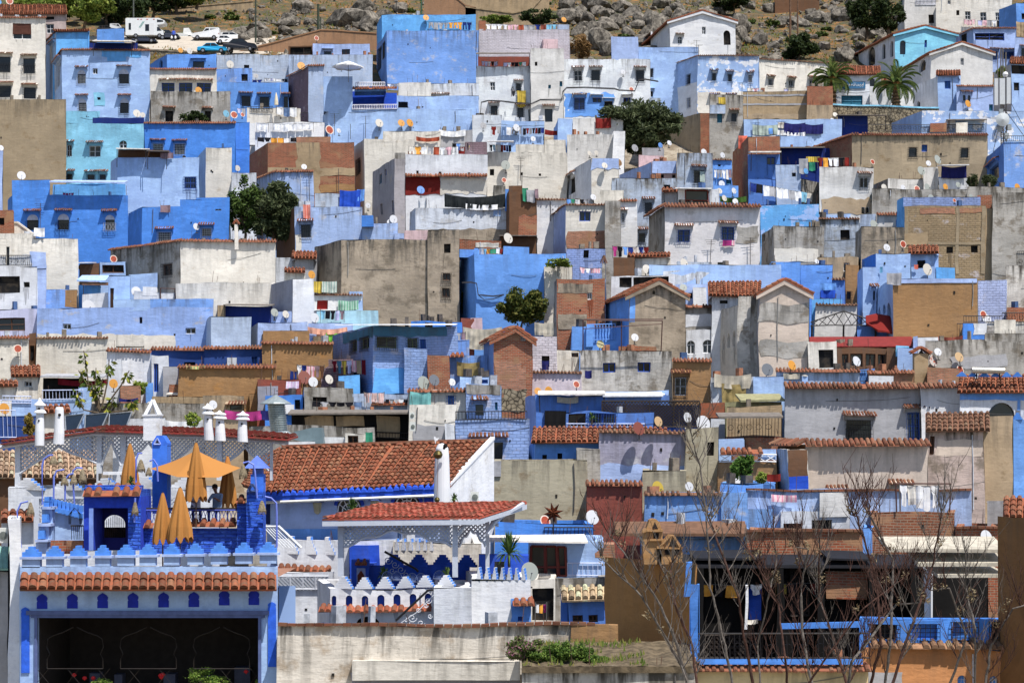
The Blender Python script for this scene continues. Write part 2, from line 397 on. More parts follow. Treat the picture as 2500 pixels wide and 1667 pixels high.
def railing(mb,pl,s0,s1,z0,z1,ty,off=.06):
 "returns material; adds the railing along the plane"
 W=s1-s0; Hh=z1-z0; p=lambda a,z,o=off: pl.at(a,z,o)
 if ty in('i','w','b','l'):
  r=.022 if ty!='b' else .03
  pitch={'i':.16,'w':.2,'b':.17,'l':.2}[ty]
  mb.bar(p(s0,z1),p(s1,z1),r*1.4); mb.bar(p(s0,z0+.04),p(s1,z0+.04),r*1.2)
  n=max(2,min(90,int(W/pitch)))
  for k in range(n+1):
   a=s0+W*k/n
   if ty in('b','l'):
    mb.lathe(p(a,z0),[(.02,0),(.05,Hh*.25),(.025,Hh*.5),(.05,Hh*.75),(.02,Hh)],6)
   else: mb.bar(p(a,z0),p(a,z1),r*.7)
  if ty=='i' and Hh>.5:
   for k in range(int(W/.5)):
    a=s0+.25+.5*k; q=[p(a+.15*math.cos(t*.785),z0+Hh*.5+.15*math.sin(t*.785)) for t in range(9)]
    for u,v in zip(q,q[1:]): mb.bar(u,v,.014,3)
  return {'i':iron(),'w':simple((196,206,236),.6,name='painted_iron'),'b':simple((214,214,224),.7),'l':simple('blu',.7)}[ty]
 if ty in('f','p'):
  n=1 if ty=='f' else max(2,int(W/1.8))
  for k in range(n+1): mb.bar(p(s0+W*k/n,z0),p(s0+W*k/n,z1),.04)
  mb.bar(p(s0,z1),p(s1,z1),.035)
  if ty=='p': mb.bar(p(s0,z0+Hh*.72),p(s1,z0+Hh*.9),.025); mb.bar(p(s0,z1,1.2),p(s1,z1,1.2),.03)
  return simple((78,50,44),.6,name='rusty_steel')
 if ty in('P','T'):
  r=.05 if ty=='P' else .035
  zz=z0 if ty=='T' else z0+Hh*.5
  top=(lambda a: z1) if ty=='T' else (lambda a: zz+.25+(z1-zz-.25)*(1-abs(2*a-1)))
  n=max(4,int(W/.55))
  for k in range(n):
   a=k/n;b=(k+1)/n
   mb.bar(p(s0+W*a,zz),p(s0+W*b,zz),r*.8); mb.bar(p(s0+W*a,top(a)),p(s0+W*b,top(b)),r)
   mb.bar(p(s0+W*a,zz),p(s0+W*b,top(b)),r*.6)
   mb.bar(p(s0+W*a,top(a)),p(s0+W*b,zz),r*.5)
  if ty=='P':
   for a in(.02,.5,.98): mb.bar(p(s0+W*a,z0-.3),p(s0+W*a,zz),r*1.6)
  return iron() if ty=='P' else simple('wht',.6)
 if ty in('m','M','W','B','D'):
  pitch={'m':.62,'M':1.72,'W':.78,'B':.9,'D':.27}[ty]
  n=max(1,round(W/pitch)); w=W/n; t=.3
  for k in range(n):
   c=s0+w*(k+.5)
   if ty=='D':
    lv=[(.95,0,.25),(.75,.25,.5),(.5,.5,.75),(.3,.75,1)]
    lv=[(a,b2,c2) for a,b2,c2 in lv]
    for a,b0,b1 in lv: mb.box(p(c,z0+Hh*(b0+b1)/2,-.12),(w*a*.62,t,Hh*(b1-b0)),R2(pl)@Matrix.Rotation(-.24,3,'Z'),sm=1)
   else:
    lv=5
    for q in range(lv):
     a=1.0-q*(.74/(lv-1))
     mb.box(p(c,z0+Hh*(q+.5)/lv,-.12),(w*a*.88,t,Hh/lv*1.001),R2(pl)@Matrix.Rotation(-.24,3,'Z'),sm=1)
  return {'m':[simple('dbl',.85)]*2,'M':[plaster('wht'),simple('dbl',.85)],'W':[plaster('wht'),simple('dbl',.85)],'B':[plaster('roy')]*2,'D':[plaster('wht'),simple('dbl',.85)]}[ty]
 if ty in('x','X'):
  q=[pl.at(a,z,off) for a,z in((s0,z0),(s1,z0),(s1,z1),(s0,z1))]; lattice(mb,[(p.x,p.z) for p in q],q[0].y,.2 if ty=='x' else .16,.028); mb.bar(q[3],q[2],.04); mb.bar(q[0],q[1],.04)
  for k in range(5): mb.bar(q[0].lerp(q[1],k/4),q[3].lerp(q[2],k/4),.04)
  return simple((52,44,40),.8,name='dark_timber') if ty=='x' else simple((196,200,208),.7,name='white_timber',var=.06)
 if ty=='z':
  mb.box((pl.at((s0+s1)/2,(z0+z1)/2,off)),(W,.12,Hh),Matrix(((pl.u.x,-pl.u.y,0),(pl.u.y,pl.u.x,0),(0,0,1)))); return simple('dbl',.8)
 return iron()
def frame_col(k):
 if 'F' in k: return (44,86,180)
 if 'k' in k: return (92,62,44)
 if 't' in k: return (40,110,140)
 if 'r' in k: return (150,34,30)
 if 'n' in k: return (120,130,90)
 if 'f' in k: return (222,224,228)
 return None
def make_window(root,wmb,pl,k,a0,a1,z0,z1,bc,hoodc):
 """opening in plane pl"""
 dep=.22; door='d' in k; arch='a' if ('a' in k and ('n' not in k or '1' in k)) else ('n' if ('a' in k) else None)
 W=a1-a0;Hh=z1-z0
 niche=k.startswith('an')
 # reveals (part of the wall)
 pts=[(a0,z0),(a1,z0)]
 if arch and 'A' not in k:
  ap=archpts(a0,a1,z0,z1,arch);
  pts+=list(reversed(ap))
  xm=(a0+a1)/2; h=len(ap)//2+1
  L=[(a0,z1)]+[q for q in ap[:h]]+[(xm,z1)]
  R=[(xm,z1)]+[q for q in ap[h-1:]]+[(a1,z1)]
  for poly in(L,R): wmb.face([pl.at(a,z) for a,z in poly],[(a,z) for a,z in poly],[(1.5,0)]*len(poly))
 else: pts+=[(a1,z1),(a0,z1)]
 for i in range(len(pts)):
  (a,z),(b,w)=pts[i],pts[(i+1)%len(pts)]
  if abs(a-b)+abs(z-w)<1e-5: continue
  wmb.face([pl.at(a,z),pl.at(b,w),pl.at(b,w,-dep),pl.at(a,z,-dep)],[(0,0),(.3,0),(.3,.3),(0,.3)],[(2,0)]*4)
 mb=MB(); mb.face([pl.at(a,z,-dep+.004) for a,z in pts],[(a,z) for a,z in pts])
 fc=frame_col(k)
 if niche: mat=simple('roy',.8) if '1' in k else simple((150,146,150),.9)
 elif 'r' in k: mat=simple((160,36,30),.7)
 elif ('t' in k or ('F' in k and W<.7)) and not door: mat=simple((52,96,150) if 'F' in k else (44,110,136),.5)
 elif 'o' in k or 'p' in k: mat=dark()
 else: mat=glass()
 nm='door' if door else ('niche' if niche else 'window')
 win=mb.build(nm,mat,root)
 if niche: return
 r=.035 if W<1.6 else .045
 if 's' in k: # roller shutter
  s=MB(); n=14; zs=z0+Hh*.32
  for q in range(n): s.box(pl.at((a0+a1)/2,zs+(z1-zs)*(q+.5)/n,-.08+.012*(q%2)),(W,.05,(z1-zs)/n*.9),R2(pl))
  sub(s,'roller_shutter',simple((96,58,46),.6),win)
  fc=(225,225,225)
 if fc and not('r' in k) and 'W' not in k:
  f=MB(); o=-dep+.05
  for (p,q) in(((a0+r,z0),(a0+r,z1)),((a1-r,z0),(a1-r,z1)),((a0,z0+r),(a1,z0+r)),((a0,z1-r if not arch else z1-W*.5),(a1,z1-r if not arch else z1-W*.5)),(((a0+a1)/2,z0),((a0+a1)/2,z1-(0 if not arch else .05)))):
   f.bar(pl.at(*p,o),pl.at(*q,o),r)
  if Hh>.9 and not door and not arch: f.bar(pl.at(a0,z0+Hh*.5,o),pl.at(a1,z0+Hh*.5,o),r*.6)
  if 'f' in k and arch and W>1:
   for q in range(1,6):
    t=math.pi*q/6; f.bar(pl.at((a0+a1)/2,z1-W*.5,o),pl.at((a0+a1)/2-math.cos(t)*W*.48,z1-W*.5+math.sin(t)*W*.48,o),r*.5)
  sub(f,'frame',simple(fc,.6,name='window_frame'),win)
 if 'W' in k:
  f=MB(); n=max(1,int(W/1.1))
  for q in range(n+1): f.bar(pl.at(a0+W*q/n,z0,.03),pl.at(a0+W*q/n,z1,.03),.06)
  for z in(z0,z0+Hh*.3,z1): f.bar(pl.at(a0,z,.03),pl.at(a1,z,.03),.05)
  sub(f,'frame',simple((104,44,34),.6),win)
 if 'g' in k or 'G' in k:
  g=MB(); bal='G' in k; o=.1 if not bal else .22
  b0,b1,c0,c1=a0-.08,a1+.08,z0-.18,z1+.02
  if bal: b0,b1,c0,c1=a0-.1,a1+.1,z0-.12,z0+Hh*.62
  if 'A' in k and not bal: c1=z0+Hh*.78
  n=max(4,min(14,int((b1-b0)/.14)))
  for q in range(n+1): g.bar(pl.at(b0+(b1-b0)*q/n,c0,o),pl.at(b0+(b1-b0)*q/n,c1,o),.013,3)
  for z in [c0+(c1-c0)*q/5 for q in range(6)] if not bal else(c0,c0+(c1-c0)*.2,c0+(c1-c0)*.8,c1): g.bar(pl.at(b0,z,o),pl.at(b1,z,o),.014,3)
  for a in(b0,b1):
   for z in(c0,c1): g.bar(pl.at(a,z,0),pl.at(a,z,o),.014,3)
  if bal:
   for q in range(0,n,2):
    a=b0+(b1-b0)*(q+.5)/n; w=(b1-b0)/n
    g.bar(pl.at(a-w,c0+.1,o),pl.at(a+w,c1-.1,o),.012,3); g.bar(pl.at(a+w,c0+.1,o),pl.at(a-w,c1-.1,o),.012,3)
  gc=(188,190,196) if bc in('dbl','lil','sky','wht') and random.random()<.6 else (48,48,52)
  if 'F' in k: gc=(60,90,150)
  if k=='gp': gc=(30,30,34)
  sub(g,'grille',simple(gc,.5,.2,name='window_grille'),win)
 if 'A' in k: # blind arched panel above the opening
  zt=z1-Hh*.02
  g=MB(); ap=archpts(a0,a1,z0,z1+W*.38,'a');
  g.prism([pl.at(a,z,.05) for a,z in ap if z>=z1-W*.2]+[],-pl.n*.045)
  sub(g,'arch_panel',simple((186,190,206),.8),win)
 if 'h' in k or 'H' in k:
  tl='h' in k; b0,b1=a0-.28,a1+.28; zt=z1+(.42 if 'A' not in k else .55+W*.25)
  if Hh<.4: zt=z1+.15
  g=MB(); ov=.5
  if tl:
   half_tiles(g,pl.at(b0,zt,0),pl.at(b1,zt,0),pl.n,ov,.2,.17,.075,4)
   hd=sub(g,'tiled_hood',tilemat('tcp' if hoodc!='dk' else 'tdk'),win)
  else:
   g.prism([pl.at(b0,zt,0),pl.at(b1,zt,0),pl.at(b1,zt-.08,.42),pl.at(b0,zt-.08,.42)],V((0,0,-.07)))
   hd=sub(g,'hood_slab',plaster(bc),win)
  s=MB()
  if tl: s.prism([pl.at(b0+.02,zt+.04,.02),pl.at(b1-.02,zt+.04,.02),pl.at(b1-.02,zt-.1,.44),pl.at(b0+.02,zt-.1,.44)],V((0,0,-.06)))
  for a in(b0+.05,b1-.05):
   s.prism([pl.at(a,zt,0),pl.at(a,zt-.12,.4),pl.at(a,zt-.42,0)],pl.u*(.06 if a<a1 else -.06))
  sub(s,'hood_bracket',plaster(bc),hd)
def R2(pl): return Matrix(((pl.u.x,-pl.u.y,0),(pl.u.y,pl.u.x,0),(0,0,1)))
def dish(x,y,r,c,D,nick,plz):
 "x,y,r native px"
 R=r/F*D; c0=P(x,y,D)
 f=V((.42+random.uniform(-.25,.25),-.85,.3+random.uniform(-.08,.1))).normalized()
 q=f.to_track_quat('Z','Y')
 base=V((c0.x,c0.y+R*.3,c0.z-R*1.45))
 key=(c,)
 if key not in DISH:
  wb=WOB[0]; WOB[0]=False
  a=MB(); n=5; prof=[(0,-.2)]+[(k/n,-.2+.2*(k/n)**2) for k in range(1,n+1)]+[(1.03,.0),(1.03,.03),(1.0,.035),(.8,-.05),(.4,-.17),(0,-.19)]
  a.lathe((0,0,0),prof[:n+1]+prof[n+1:n+4],20)
  me_o=a.build('reflector',dishmat(c),None,True); me=me_o.data; bpy.data.objects.remove(me_o)
  b=MB(); b.bar((0,-.9,.02),(0,-.35,.62),.035,4); b.box((0,-.32,.66),(.13,.12,.2)); b.bar((0,0,-.2),(0,0,-.3),.12,6)
  o=b.build('feed_arm',simple((90,90,92),.5,.3),None); m2=o.data; bpy.data.objects.remove(o)
  DISH[key]=(me,m2); WOB[0]=wb
 me,m2=DISH[key]
 root=thing('satellite_dish','', 'satellite dish',base,'satellite dishes on the rooftops')
 for m,nm in((me,'reflector'),(m2,'feed_arm')):
  o=bpy.data.objects.new(nm,m); COLL.objects.link(o); o.parent=root; o.location=c0-base; o.scale=(R*.9,R*.98,R)
  o.rotation_mode='QUATERNION'; o.rotation_quaternion=q
 s=MB(); s.bar(c0-f*R*.28,c0-f*R*.34+V((0,.05,0)),R*.1,6); s.bar(c0-f*R*.34+V((0,.03,0)),base-V((0,0,.1)),.03,5); s.box(base-V((0,0,.08)),(.22,.22,.05))
 sub(s,'mast',simple((84,80,78),.5,.3),root)
 DISHES.append((root,c,nick,x))
def dishmat(c):
 key=('dish',c)
 if key in _M: return _M[key]
 m,t,b=nt('dish_'+COL[c][1].replace(' ','_').replace('-','_')); base=tuple(v*.62 for v in lin(COL[c][0])[:3])+(1,)
 tc=N(t,'ShaderNodeTexCoord').outputs['Object']
 n=nz(t,tc,1,1,1,scale=2.2,det=6,rough=.7)
 ov={'rst':lin((150,62,40)),'rsp':lin((160,74,44))}.get(c,lin((150,120,92)))
 th={'rst':.38,'rsp':.5}.get(c,.66)
 bb=base if c not in('rst',) else lin((184,110,84))
 col=mix(t,sm(t,n,th,th+.06),bb,ov)
 if c=='rst': # paler rim left round the rust
  ln=N(t,'ShaderNodeVectorMath'); ln.operation='LENGTH'; t.links.new(tc,ln.inputs[0])
  col=mix(t,sm(t,ln.outputs['Value'],.8,.86),col,lin((206,190,176)))
 t.links.new(col,b.inputs['Base Color']); b.inputs['Roughness'].default_value=.5
 _M[key]=m; return m
def cloth(pl,a0,a1,z0,z1,c,off,kind='cloth',hang=None):
 mb=MB(); W=a1-a0;Hh=z1-z0; nx=max(4,min(40,int(W/.09))); ny=max(3,min(16,int(Hh/.12))); ph=random.random()*9
 pr={}
 for i in range(nx+1):
  for j in range(ny+1):
   u=i/nx; v=j/ny; a=a0+W*u; z=z1-Hh*v
   if kind=='shirt':
    w=1.0 if v<.35 else .6
    a=(a0+a1)/2+(u-.5)*W*w
   if kind=='trousers': a=(a0+a1)/2+(u-.5)*W*(.8+.2*v)
   sag=.06*W*math.sin(math.pi*u)*(1-v*.4) if W>1.2 else .02*math.sin(math.pi*u)
   z-=sag; z+= .03*Hh*math.sin(5*u+ph)*v
   d=off+(.05*math.sin(u*W*7+ph)+.03*math.sin(u*W*17+ph*2+v))*(.3+v)+.05*noise.noise(V((a*2,z*2,ph)))
   pr[i,j]=pl.at(a,z,d)
 for i in range(nx):
  for j in range(ny):
   if kind=='trousers' and j>ny*.4 and abs((i+.5)/nx-.5)<.12: continue
   q=[pr[i,j],pr[i+1,j],pr[i+1,j+1],pr[i,j+1]]
   mb.face(q,[((p-pl.O).dot(pl.u),p.z) for p in q])
 o=mb.build({'cloth':'towel'}.get(kind,kind),clothmat(c),None,True,loc=pl.at((a0+a1)/2,z1,off))
 return o
def clothmat(c):
 key=('cl',c)
 if key in _M: return _M[key]
 m,t,b=nt('fabric_'+COL[c][1].replace(' ','_')); base=lin(COL[c][0])
 uv=N(t,'ShaderNodeUVMap',uv_map='UVMap').outputs[0]
 n=nz(t,uv,3,3,det=3)
 col=mix(t,sm(t,n,.35,.65),tuple(v*.85 for v in base[:3])+(1,),tuple(min(.85,v*1.08) for v in base[:3])+(1,))
 if c in('plaid','pns','rdw','grs','flo','pnk','lavp','yel') :
  w=N(t,'ShaderNodeTexWave'); w.inputs['Scale'].default_value=1.6 if c!='pns' else 3; w.bands_direction='X'; t.links.new(uv,w.inputs[0])
  o={'plaid':(120,160,150),'pns':(200,110,100),'rdw':(200,70,60),'grs':(60,150,110),'flo':(90,150,90),'pnk':(214,120,150),'lavp':(220,220,226),'yel':(130,110,60)}[c]
  col=mix(t,mth(t,'MULTIPLY',sm(t,w.outputs[1],.6,.8),.7),col,lin(o))
 t.links.new(col,b.inputs['Base Color']); b.inputs['Roughness'].default_value=.9
 b.inputs['Specular IOR Level'].default_value=.1
 _M[key]=m; return m
KN={'blt':'black plastic awning','cvs':'canvas sheet','roy':'blue tarpaulin','nvy':'navy cloth','mat':'straw mat','lea':'leafy garland','blu':'blue sheet','mag':'magenta cloth','ban':'banner','brn':'brown panel'}
def nickof(s): return s
def parse(data):
 cur=None; ox=oy=0
 X=lambda v: ox+float(v)/SC_
 Y=lambda v: oy+float(v)/SC_
 items=[]
 for ln in data.strip().split('\n'):
  ln=ln.strip()
  if not ln: continue
  if ln[0]=='T': _,a,b=ln.split(); ox=OX[int(a)]; oy=OY[int(b)]; continue
  lab=''
  if '|' in ln: ln,lab=[q.strip() for q in ln.split('|')]
  tk=ln.split(); op=tk[0]
  if op in('B','G','W'):
   opts=dict(q.split('=') for q in tk if '=' in q); tk=[q for q in tk if '=' not in q]
   cur=dict(op=op,lab=lab,o=opts,ch=[],ox=ox,oy=oy,t=tk[1:])
   if op=='B': x0,xc,x1,yt,yb=map(float,tk[1:6]); cur.update(x0=X(x0),xc=X(xc),x1=X(x1),yt=Y(yt),yb=Y(yb),col=tk[6])
   if op=='G':
    x0,xc,x1,ye,ax,ay,yb=map(float,tk[1:8]); cur.update(x0=X(x0),xc=X(xc),x1=X(x1),yt=Y(ye),ax=X(ax),ay=Y(ay),yb=Y(yb),col=tk[8])
   if op=='W': cur.update(yb=Y(tk[1]),D=float(tk[2]),col=tk[3],pts=[(X(a),Y(b)) for a,b in zip(tk[4::2],tk[5::2])])
   items.append(cur)
  else:
   n=tk[1:]
   if op in('w','l'):
    if float(n[1])==1: continue
    cur['ch'].append((op,n[0],X(n[1]),Y(n[2]),X(n[3]),Y(n[4])))
   elif op in('q','Q','k','c','s','r','y'):
    cur['ch'].append((op,n[4:],X(n[0]),Y(n[1]),X(n[2]),Y(n[3])))
   elif op=='R': cur['ch'].append((op,[n[4],float(n[5]) if len(n)>5 else 1.0],X(n[0]),Y(n[2]),X(n[1]),Y(n[3])))
   elif op=='d': cur['ch'].append((op,n[3],X(n[0]),Y(n[1]),float(n[2])/SC_))
   elif op=='a': cur['ch'].append((op,'',X(n[0]),Y(n[1]),Y(n[2])))
   elif op=='u':
    if n[-1]!='none': cur['ch'].append((op,n[3],X(n[0]),Y(n[1]),Y(n[2])))
   elif op=='n': cur['ch'].append((op,n[4],X(n[0]),Y(n[1]),Y(n[2]),float(n[3])/SC_))
   elif op=='t': cur['ch'].append((op,'',X(n[0]),Y(n[1]),X(n[2]),Y(n[3])))
 return items
LABELS={}
def short(lab):
 return lab
def crenel(mb,A,B): pass
def build_house(it):
 o=it['o']; op=it['op']; D=float(o.get('D',Dg(it['yb']))); col=it['col']
 dl=float(o.get('dl',6)); dr=float(o.get('dr',0)); dep=float(o.get('dep',5))
 if op=='W': return build_wall(it)
 x0,xc,x1,yt,yb=it['x0'],it['xc'],it['x1'],it['yt'],it['yb']
 if abs(xc-x0)<.5: xc=x0
 C=P(xc,yt,D); R=P(x1,yt,D+dr); zt=C.z
 zb=min(P(0,yb,D).z-2.5,ground(D)-.5) if it['oy']<900 else min(P(0,yb,D).z-1.5,ground(D)-.5)
 if zt-zb>26: zb=zt-26
 left=xc>x0+.5
 if left: Lp=P(x0,yt,D+dl); back=V((Lp.x-C.x,Lp.y-C.y,0));
 else:
  xm=(x0+x1)/2; back=V(((xm-CX)/F*dep,dep,0)); Lp=C+back
 if left and back.length<dep*.6: pass
 pts=[V((C.x,C.y,0)),V((R.x,R.y,0)),V((R.x,R.y,0))+back,V((C.x,C.y,0))+back]
 fr=Plane(pts[0],pts[1]); lf=Plane(pts[3],pts[0]) if left else None
 mid=(pts[0]+pts[1])/2
 cat=catof(it['lab']); nm=re.sub(r'[^a-z]+','_',cat)
 lab=it['lab']
 root=thing(nm,lab,cat,V((mid.x,mid.y,max(zb,ground(D)))),None)
 nick=lab
 us=random.random()*50
 wmb=MB(); side=MB(); jit=.1 if 'cop' not in o or o['cop'] in('0',) else .03
 rf=o.get('rf'); gab=op=='G'
 # openings
 holes=[];wins=[]
 for ch in it['ch']:
  if ch[0] in('w','l'):
   pl=fr if ch[0]=='w' else lf
   if pl is None: continue
   a,z=pl.hit(ch[2],ch[3]); b,w=pl.hit(ch[4],ch[5]);
   if a>b: a,b=b,a
   z0,z1=min(z,w),max(z,w); a=max(a,.06); b=min(b,pl.L-.06); z1=min(z1,zt-.08) if not gab else z1
   if b-a<.12 or z1-z0<.12: continue
   ok=True
   for h in wins:
    if h[0] is pl and not(b<=h[2]+.03 or a>=h[3]-.03 or z1<=h[4]+.03 or z0>=h[5]-.03): ok=False
   if ok: wins.append((pl,ch[1],a,b,z0,z1))
 hF=[(a,b,z0,z1) for pl,k,a,b,z0,z1 in wins if pl is fr]; hL=[(a,b,z0,z1) for pl,k,a,b,z0,z1 in wins if pl is lf]
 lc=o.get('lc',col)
 zw=zt
 if gab:
  az=P(it['ax'],it['ay'],D).z; aa,_=fr.hit(it['ax'],it['ay']);
  # split gable: rectangle below eave, triangle above
  hr=[h for h in hF]
  zcut=zt
  for h in hr:
   if h[2]<zt<h[3]: zcut=min(zcut,h[2]-.05)
  low=[h for h in hr if h[3]<=zcut]; hi=[h for h in hr if h[2]>zcut]
  wallgrid(wmb,fr,0,fr.L,zb,zcut,low,az,us=us)
  # sweep columns through the triangle so window holes stay open
  xs=sorted({0,fr.L,aa}|{h[0] for h in hi}|{h[1] for h in hi}|{fr.L*k/8 for k in range(9)})
  top=lambda a: zt+(az-zt)*((a/aa) if a<aa else (fr.L-a)/(fr.L-aa))
  for a,b in zip(xs,xs[1:]):
   if b-a<1e-4: continue
   m=(a+b)/2; hh=sorted([h for h in hi if h[0]<m<h[1]],key=lambda h:h[2]); z=zcut
   for h in hh:
    wmb.face([fr.at(a,z),fr.at(b,z),fr.at(b,h[2]),fr.at(a,h[2])],[(a,z),(b,z),(b,h[2]),(a,h[2])],[(2,0)]*4); z=h[3]
   wmb.face([fr.at(a,z),fr.at(b,z),fr.at(b,max(z,top(b))),fr.at(a,max(z,top(a)))],[(a+us,z),(b+us,z),(b+us,top(b)),(a+us,top(a))],[(top(a)-z,0),(top(b)-z,0),(0,0),(0,0)])
  wins=[w for w in wins if w[0] is not fr or (w[5]<top((w[2]+w[3])/2))]
 else:
  wallgrid(wmb,fr,0,fr.L,zb,zt,hF,zt,jit=jit,us=us)
 if left: wallgrid(side,lf,0,lf.L,zb,zt,hL,zt,jit=jit*.5,us=us+7)
 # other outer walls
 A0=V((pts[1].x,pts[1].y,0))
 for a,b in((1,2),(2,3))+(() if left else((3,0),)):
  wmb.face([pts[a]+V((0,0,zb)),pts[b]+V((0,0,zb)),pts[b]+V((0,0,zt-.02)),pts[a]+V((0,0,zt-.02))],[(0,zb),((pts[b]-pts[a]).length,zb),((pts[b]-pts[a]).length,zt),(0,zt)],[(zt-zb,0),(zt-zb,0),(0,0),(0,0)])
 th=.2
 if not gab and not rf:
  # parapet top, inner faces and roof deck
  c=sum(pts,V((0,0,0)))/4; inn=[]
  for k in range(4):
   p=pts[k]; e1=pts[(k+1)%4]-p; e2=pts[k-1]-p; inn.append(p+e1.normalized()*min(.3,e1.length*.2)+e2.normalized()*min(.32,e2.length*.3))
  dk=min(.65,(zt-zb)*.3)
  N_=12
  for k in range(4):
   j=(k+1)%4
   A=[pts[k].lerp(pts[j],t/N_) for t in range(N_+1)]; B=[inn[k].lerp(inn[j],t/N_) for t in range(N_+1)]
   for t in range(N_):
    wmb.face([A[t]+V((0,0,zt+.0)),A[t+1]+V((0,0,zt+.0)),B[t+1]+V((0,0,zt+.0)),B[t]+V((0,0,zt+.0))],[(t,0),(t+1,0),(t+1,.3),(t,.3)],[(.1,0)]*4)
    wmb.face([B[t]+V((0,0,zt)),B[t+1]+V((0,0,zt)),B[t+1]+V((0,0,zt-dk)),B[t]+V((0,0,zt-dk))],[(t,0),(t+1,0),(t+1,.6),(t,.6)],[(.1,0)]*2+[(.6,0)]*2)
  dm=MB(); dm.face([p+V((0,0,zt-dk+.01)) for p in inn],[(p.x,p.y) for p in inn],[(9,0)]*4)
  dm.build('roof',simple((150,142,132),.9,name='roof_deck',scale=.8),root)
 wl=wmb.build('wall',plaster(col,o.get('p')),root)
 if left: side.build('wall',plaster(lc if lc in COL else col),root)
 # roofs
 cop=o.get('cop')
 bu=back.normalized()
 if gab:
  mb=MB(); ap=fr.at(aa,az); e0=fr.at(0,zt); e1=fr.at(fr.L,zt); ov=fr.n*.3
  def ext(e,a,k): d=(e-a); return e+d.normalized()*k
  E0=ext(e0,ap,.3);E1=ext(e1,ap,.3); up=V((0,0,.1))
  roofplane(mb,E0+back*1.0+up,E0+ov+up,ap+ov+up,ap+back+up)
  roofplane(mb,E1+ov+up,E1+back+up,ap+back+up,ap+ov+up)
  mb.build('roof',tilemat('til'),root)
  v=MB()
  for E in(E0,E1): v.prism([ap+fr.n*.002-V((0,0,.28)),ap+fr.n*.002+V((0,0,.06)),E+fr.n*.002+V((0,0,.06)),E+fr.n*.002-V((0,0,.22))],fr.n*.27)
  v.build('verge_trim',plaster(col),root)
 elif rf:
  yr=oy_(it,rf.split(':')[1]); a=(HZ-yr)/F; k=.5
  run=(a*D-zt)/(k-a) if k-a>.05 else 2
  run=max(.8,min(run,6)); E0=fr.at(-.25,zt+.04,.35); E1=fr.at(fr.L+.25,zt+.04,.35); bk=V((bu.x,bu.y,0)) if not left else V(((x0+x1)/2/F-CX/F,1,0)).normalized()
  Rr0=E0+bk*(run+.35)+V((0,0,run*k)); Rr1=E1+bk*(run+.35)+V((0,0,run*k)); sh=(Rr1-Rr0).normalized()*.0
  mb=MB(); rc=o.get('rc','til')
  if rc in('grr','red'):
   mb.prism([E0,E1,Rr1,Rr0],V((0,0,.06)))
   n=int((E1-E0).length/.15) if rc=='grr' else 0
   for i in range(n): mb.bar(E0.lerp(E1,i/n)+V((0,0,.07)),Rr0.lerp(Rr1,i/n)+V((0,0,.07)),.035,3)
   mt=simple(rc,.6)
  else: roofplane(mb,E0,E1,Rr1,Rr0); mt=tilemat(rc)
  mb.build('roof',mt,root)
  g=MB()
  B0=Rr0-V((0,0,.05));B1=Rr1-V((0,0,.05))
  for E,B_ in((fr.at(0,zt),B0),(fr.at(fr.L,zt),B1)):
   g.face([E,V((B_.x,B_.y,zt)),B_+V((0,0,-.05))])
  g.face([V((B0.x,B0.y,zb)),V((B1.x,B1.y,zb)),B1,B0],[(0,zb),(5,zb),(5,zt),(0,zt)])
  g.build('gable_wall',plaster(col),root)
 if cop and cop!='0':
  runs=[(fr,0,fr.L)]+([(lf,0,lf.L)] if left else [])
  mb=MB()
  for pl,a,b in runs:
   if cop=='t': half_tiles(mb,pl.at(a-.05,zt+.06,0),pl.at(b+.05,zt+.06,0),pl.n,.24,.17,.22,.075,4)
   if cop=='T': half_tiles(mb,pl.at(a-.05,zt+.1,0),pl.at(b+.05,zt+.1,0),pl.n,.5,.26,.25,.1,5)
   if cop=='g': half_tiles(mb,pl.at(a-.03,zt+.04,0),pl.at(b+.03,zt+.04,0),pl.n,.2,.1,.22,.07,3)
   if cop=='b':
    n=int((b-a)/.3)
    for i in range(n):
     mb.box(pl.at(a+(b-a)*(i+.5)/n,zt+.05,-.02),((b-a)/n*.9,.3,.09+random.uniform(-.01,.02)),R2(pl),uvr=random.random())
  mb.build('tile_coping',tilemat('tcp' if cop!='g' else 'tdk'),root)
 for k in wins:
  rv=MB(); make_window(root,rv,*k[:1],k[1],k[2],k[3],k[4],k[5],col if k[0] is fr else lc,'dk' if it['oy']<300 and random.random()<.4 else 'til')
  rv.build('window_reveal',plaster(col if k[0] is fr else lc),root)
 npq=0; cl=0
 for pl,k,a0,b0,z0,z1 in wins:
  if random.random()<.5 and 'd' not in k and z0>zb+1.2:
   bc_=col if pl is fr else lc; dk_='drip_'+bc_
   if dk_ not in COL: COL[dk_]=(tuple(int(v*.8) for v in COL[bc_][0]),'stained')
   mb=MB()
   for _ in range(random.randint(1,4)):
    a=random.uniform(a0,b0); w=random.uniform(.04,.13); L_=random.uniform(.3,1.3); m_=a+random.uniform(-.04,.04)
    zt_=z0-.02; pts_=[(a-w,zt_),(a+w,zt_),(m_+w*.7,zt_-L_*.5),(m_+.02,zt_-L_),(m_-.02,zt_-L_),(m_-w*.6,zt_-L_*.6)]
    mb.face([pl.at(x,z,.012) for x,z in reversed(pts_)],[(x,z) for x,z in reversed(pts_)],[(3,0)]*6)
   mb.build('sill_stain',plaster(dk_),root)
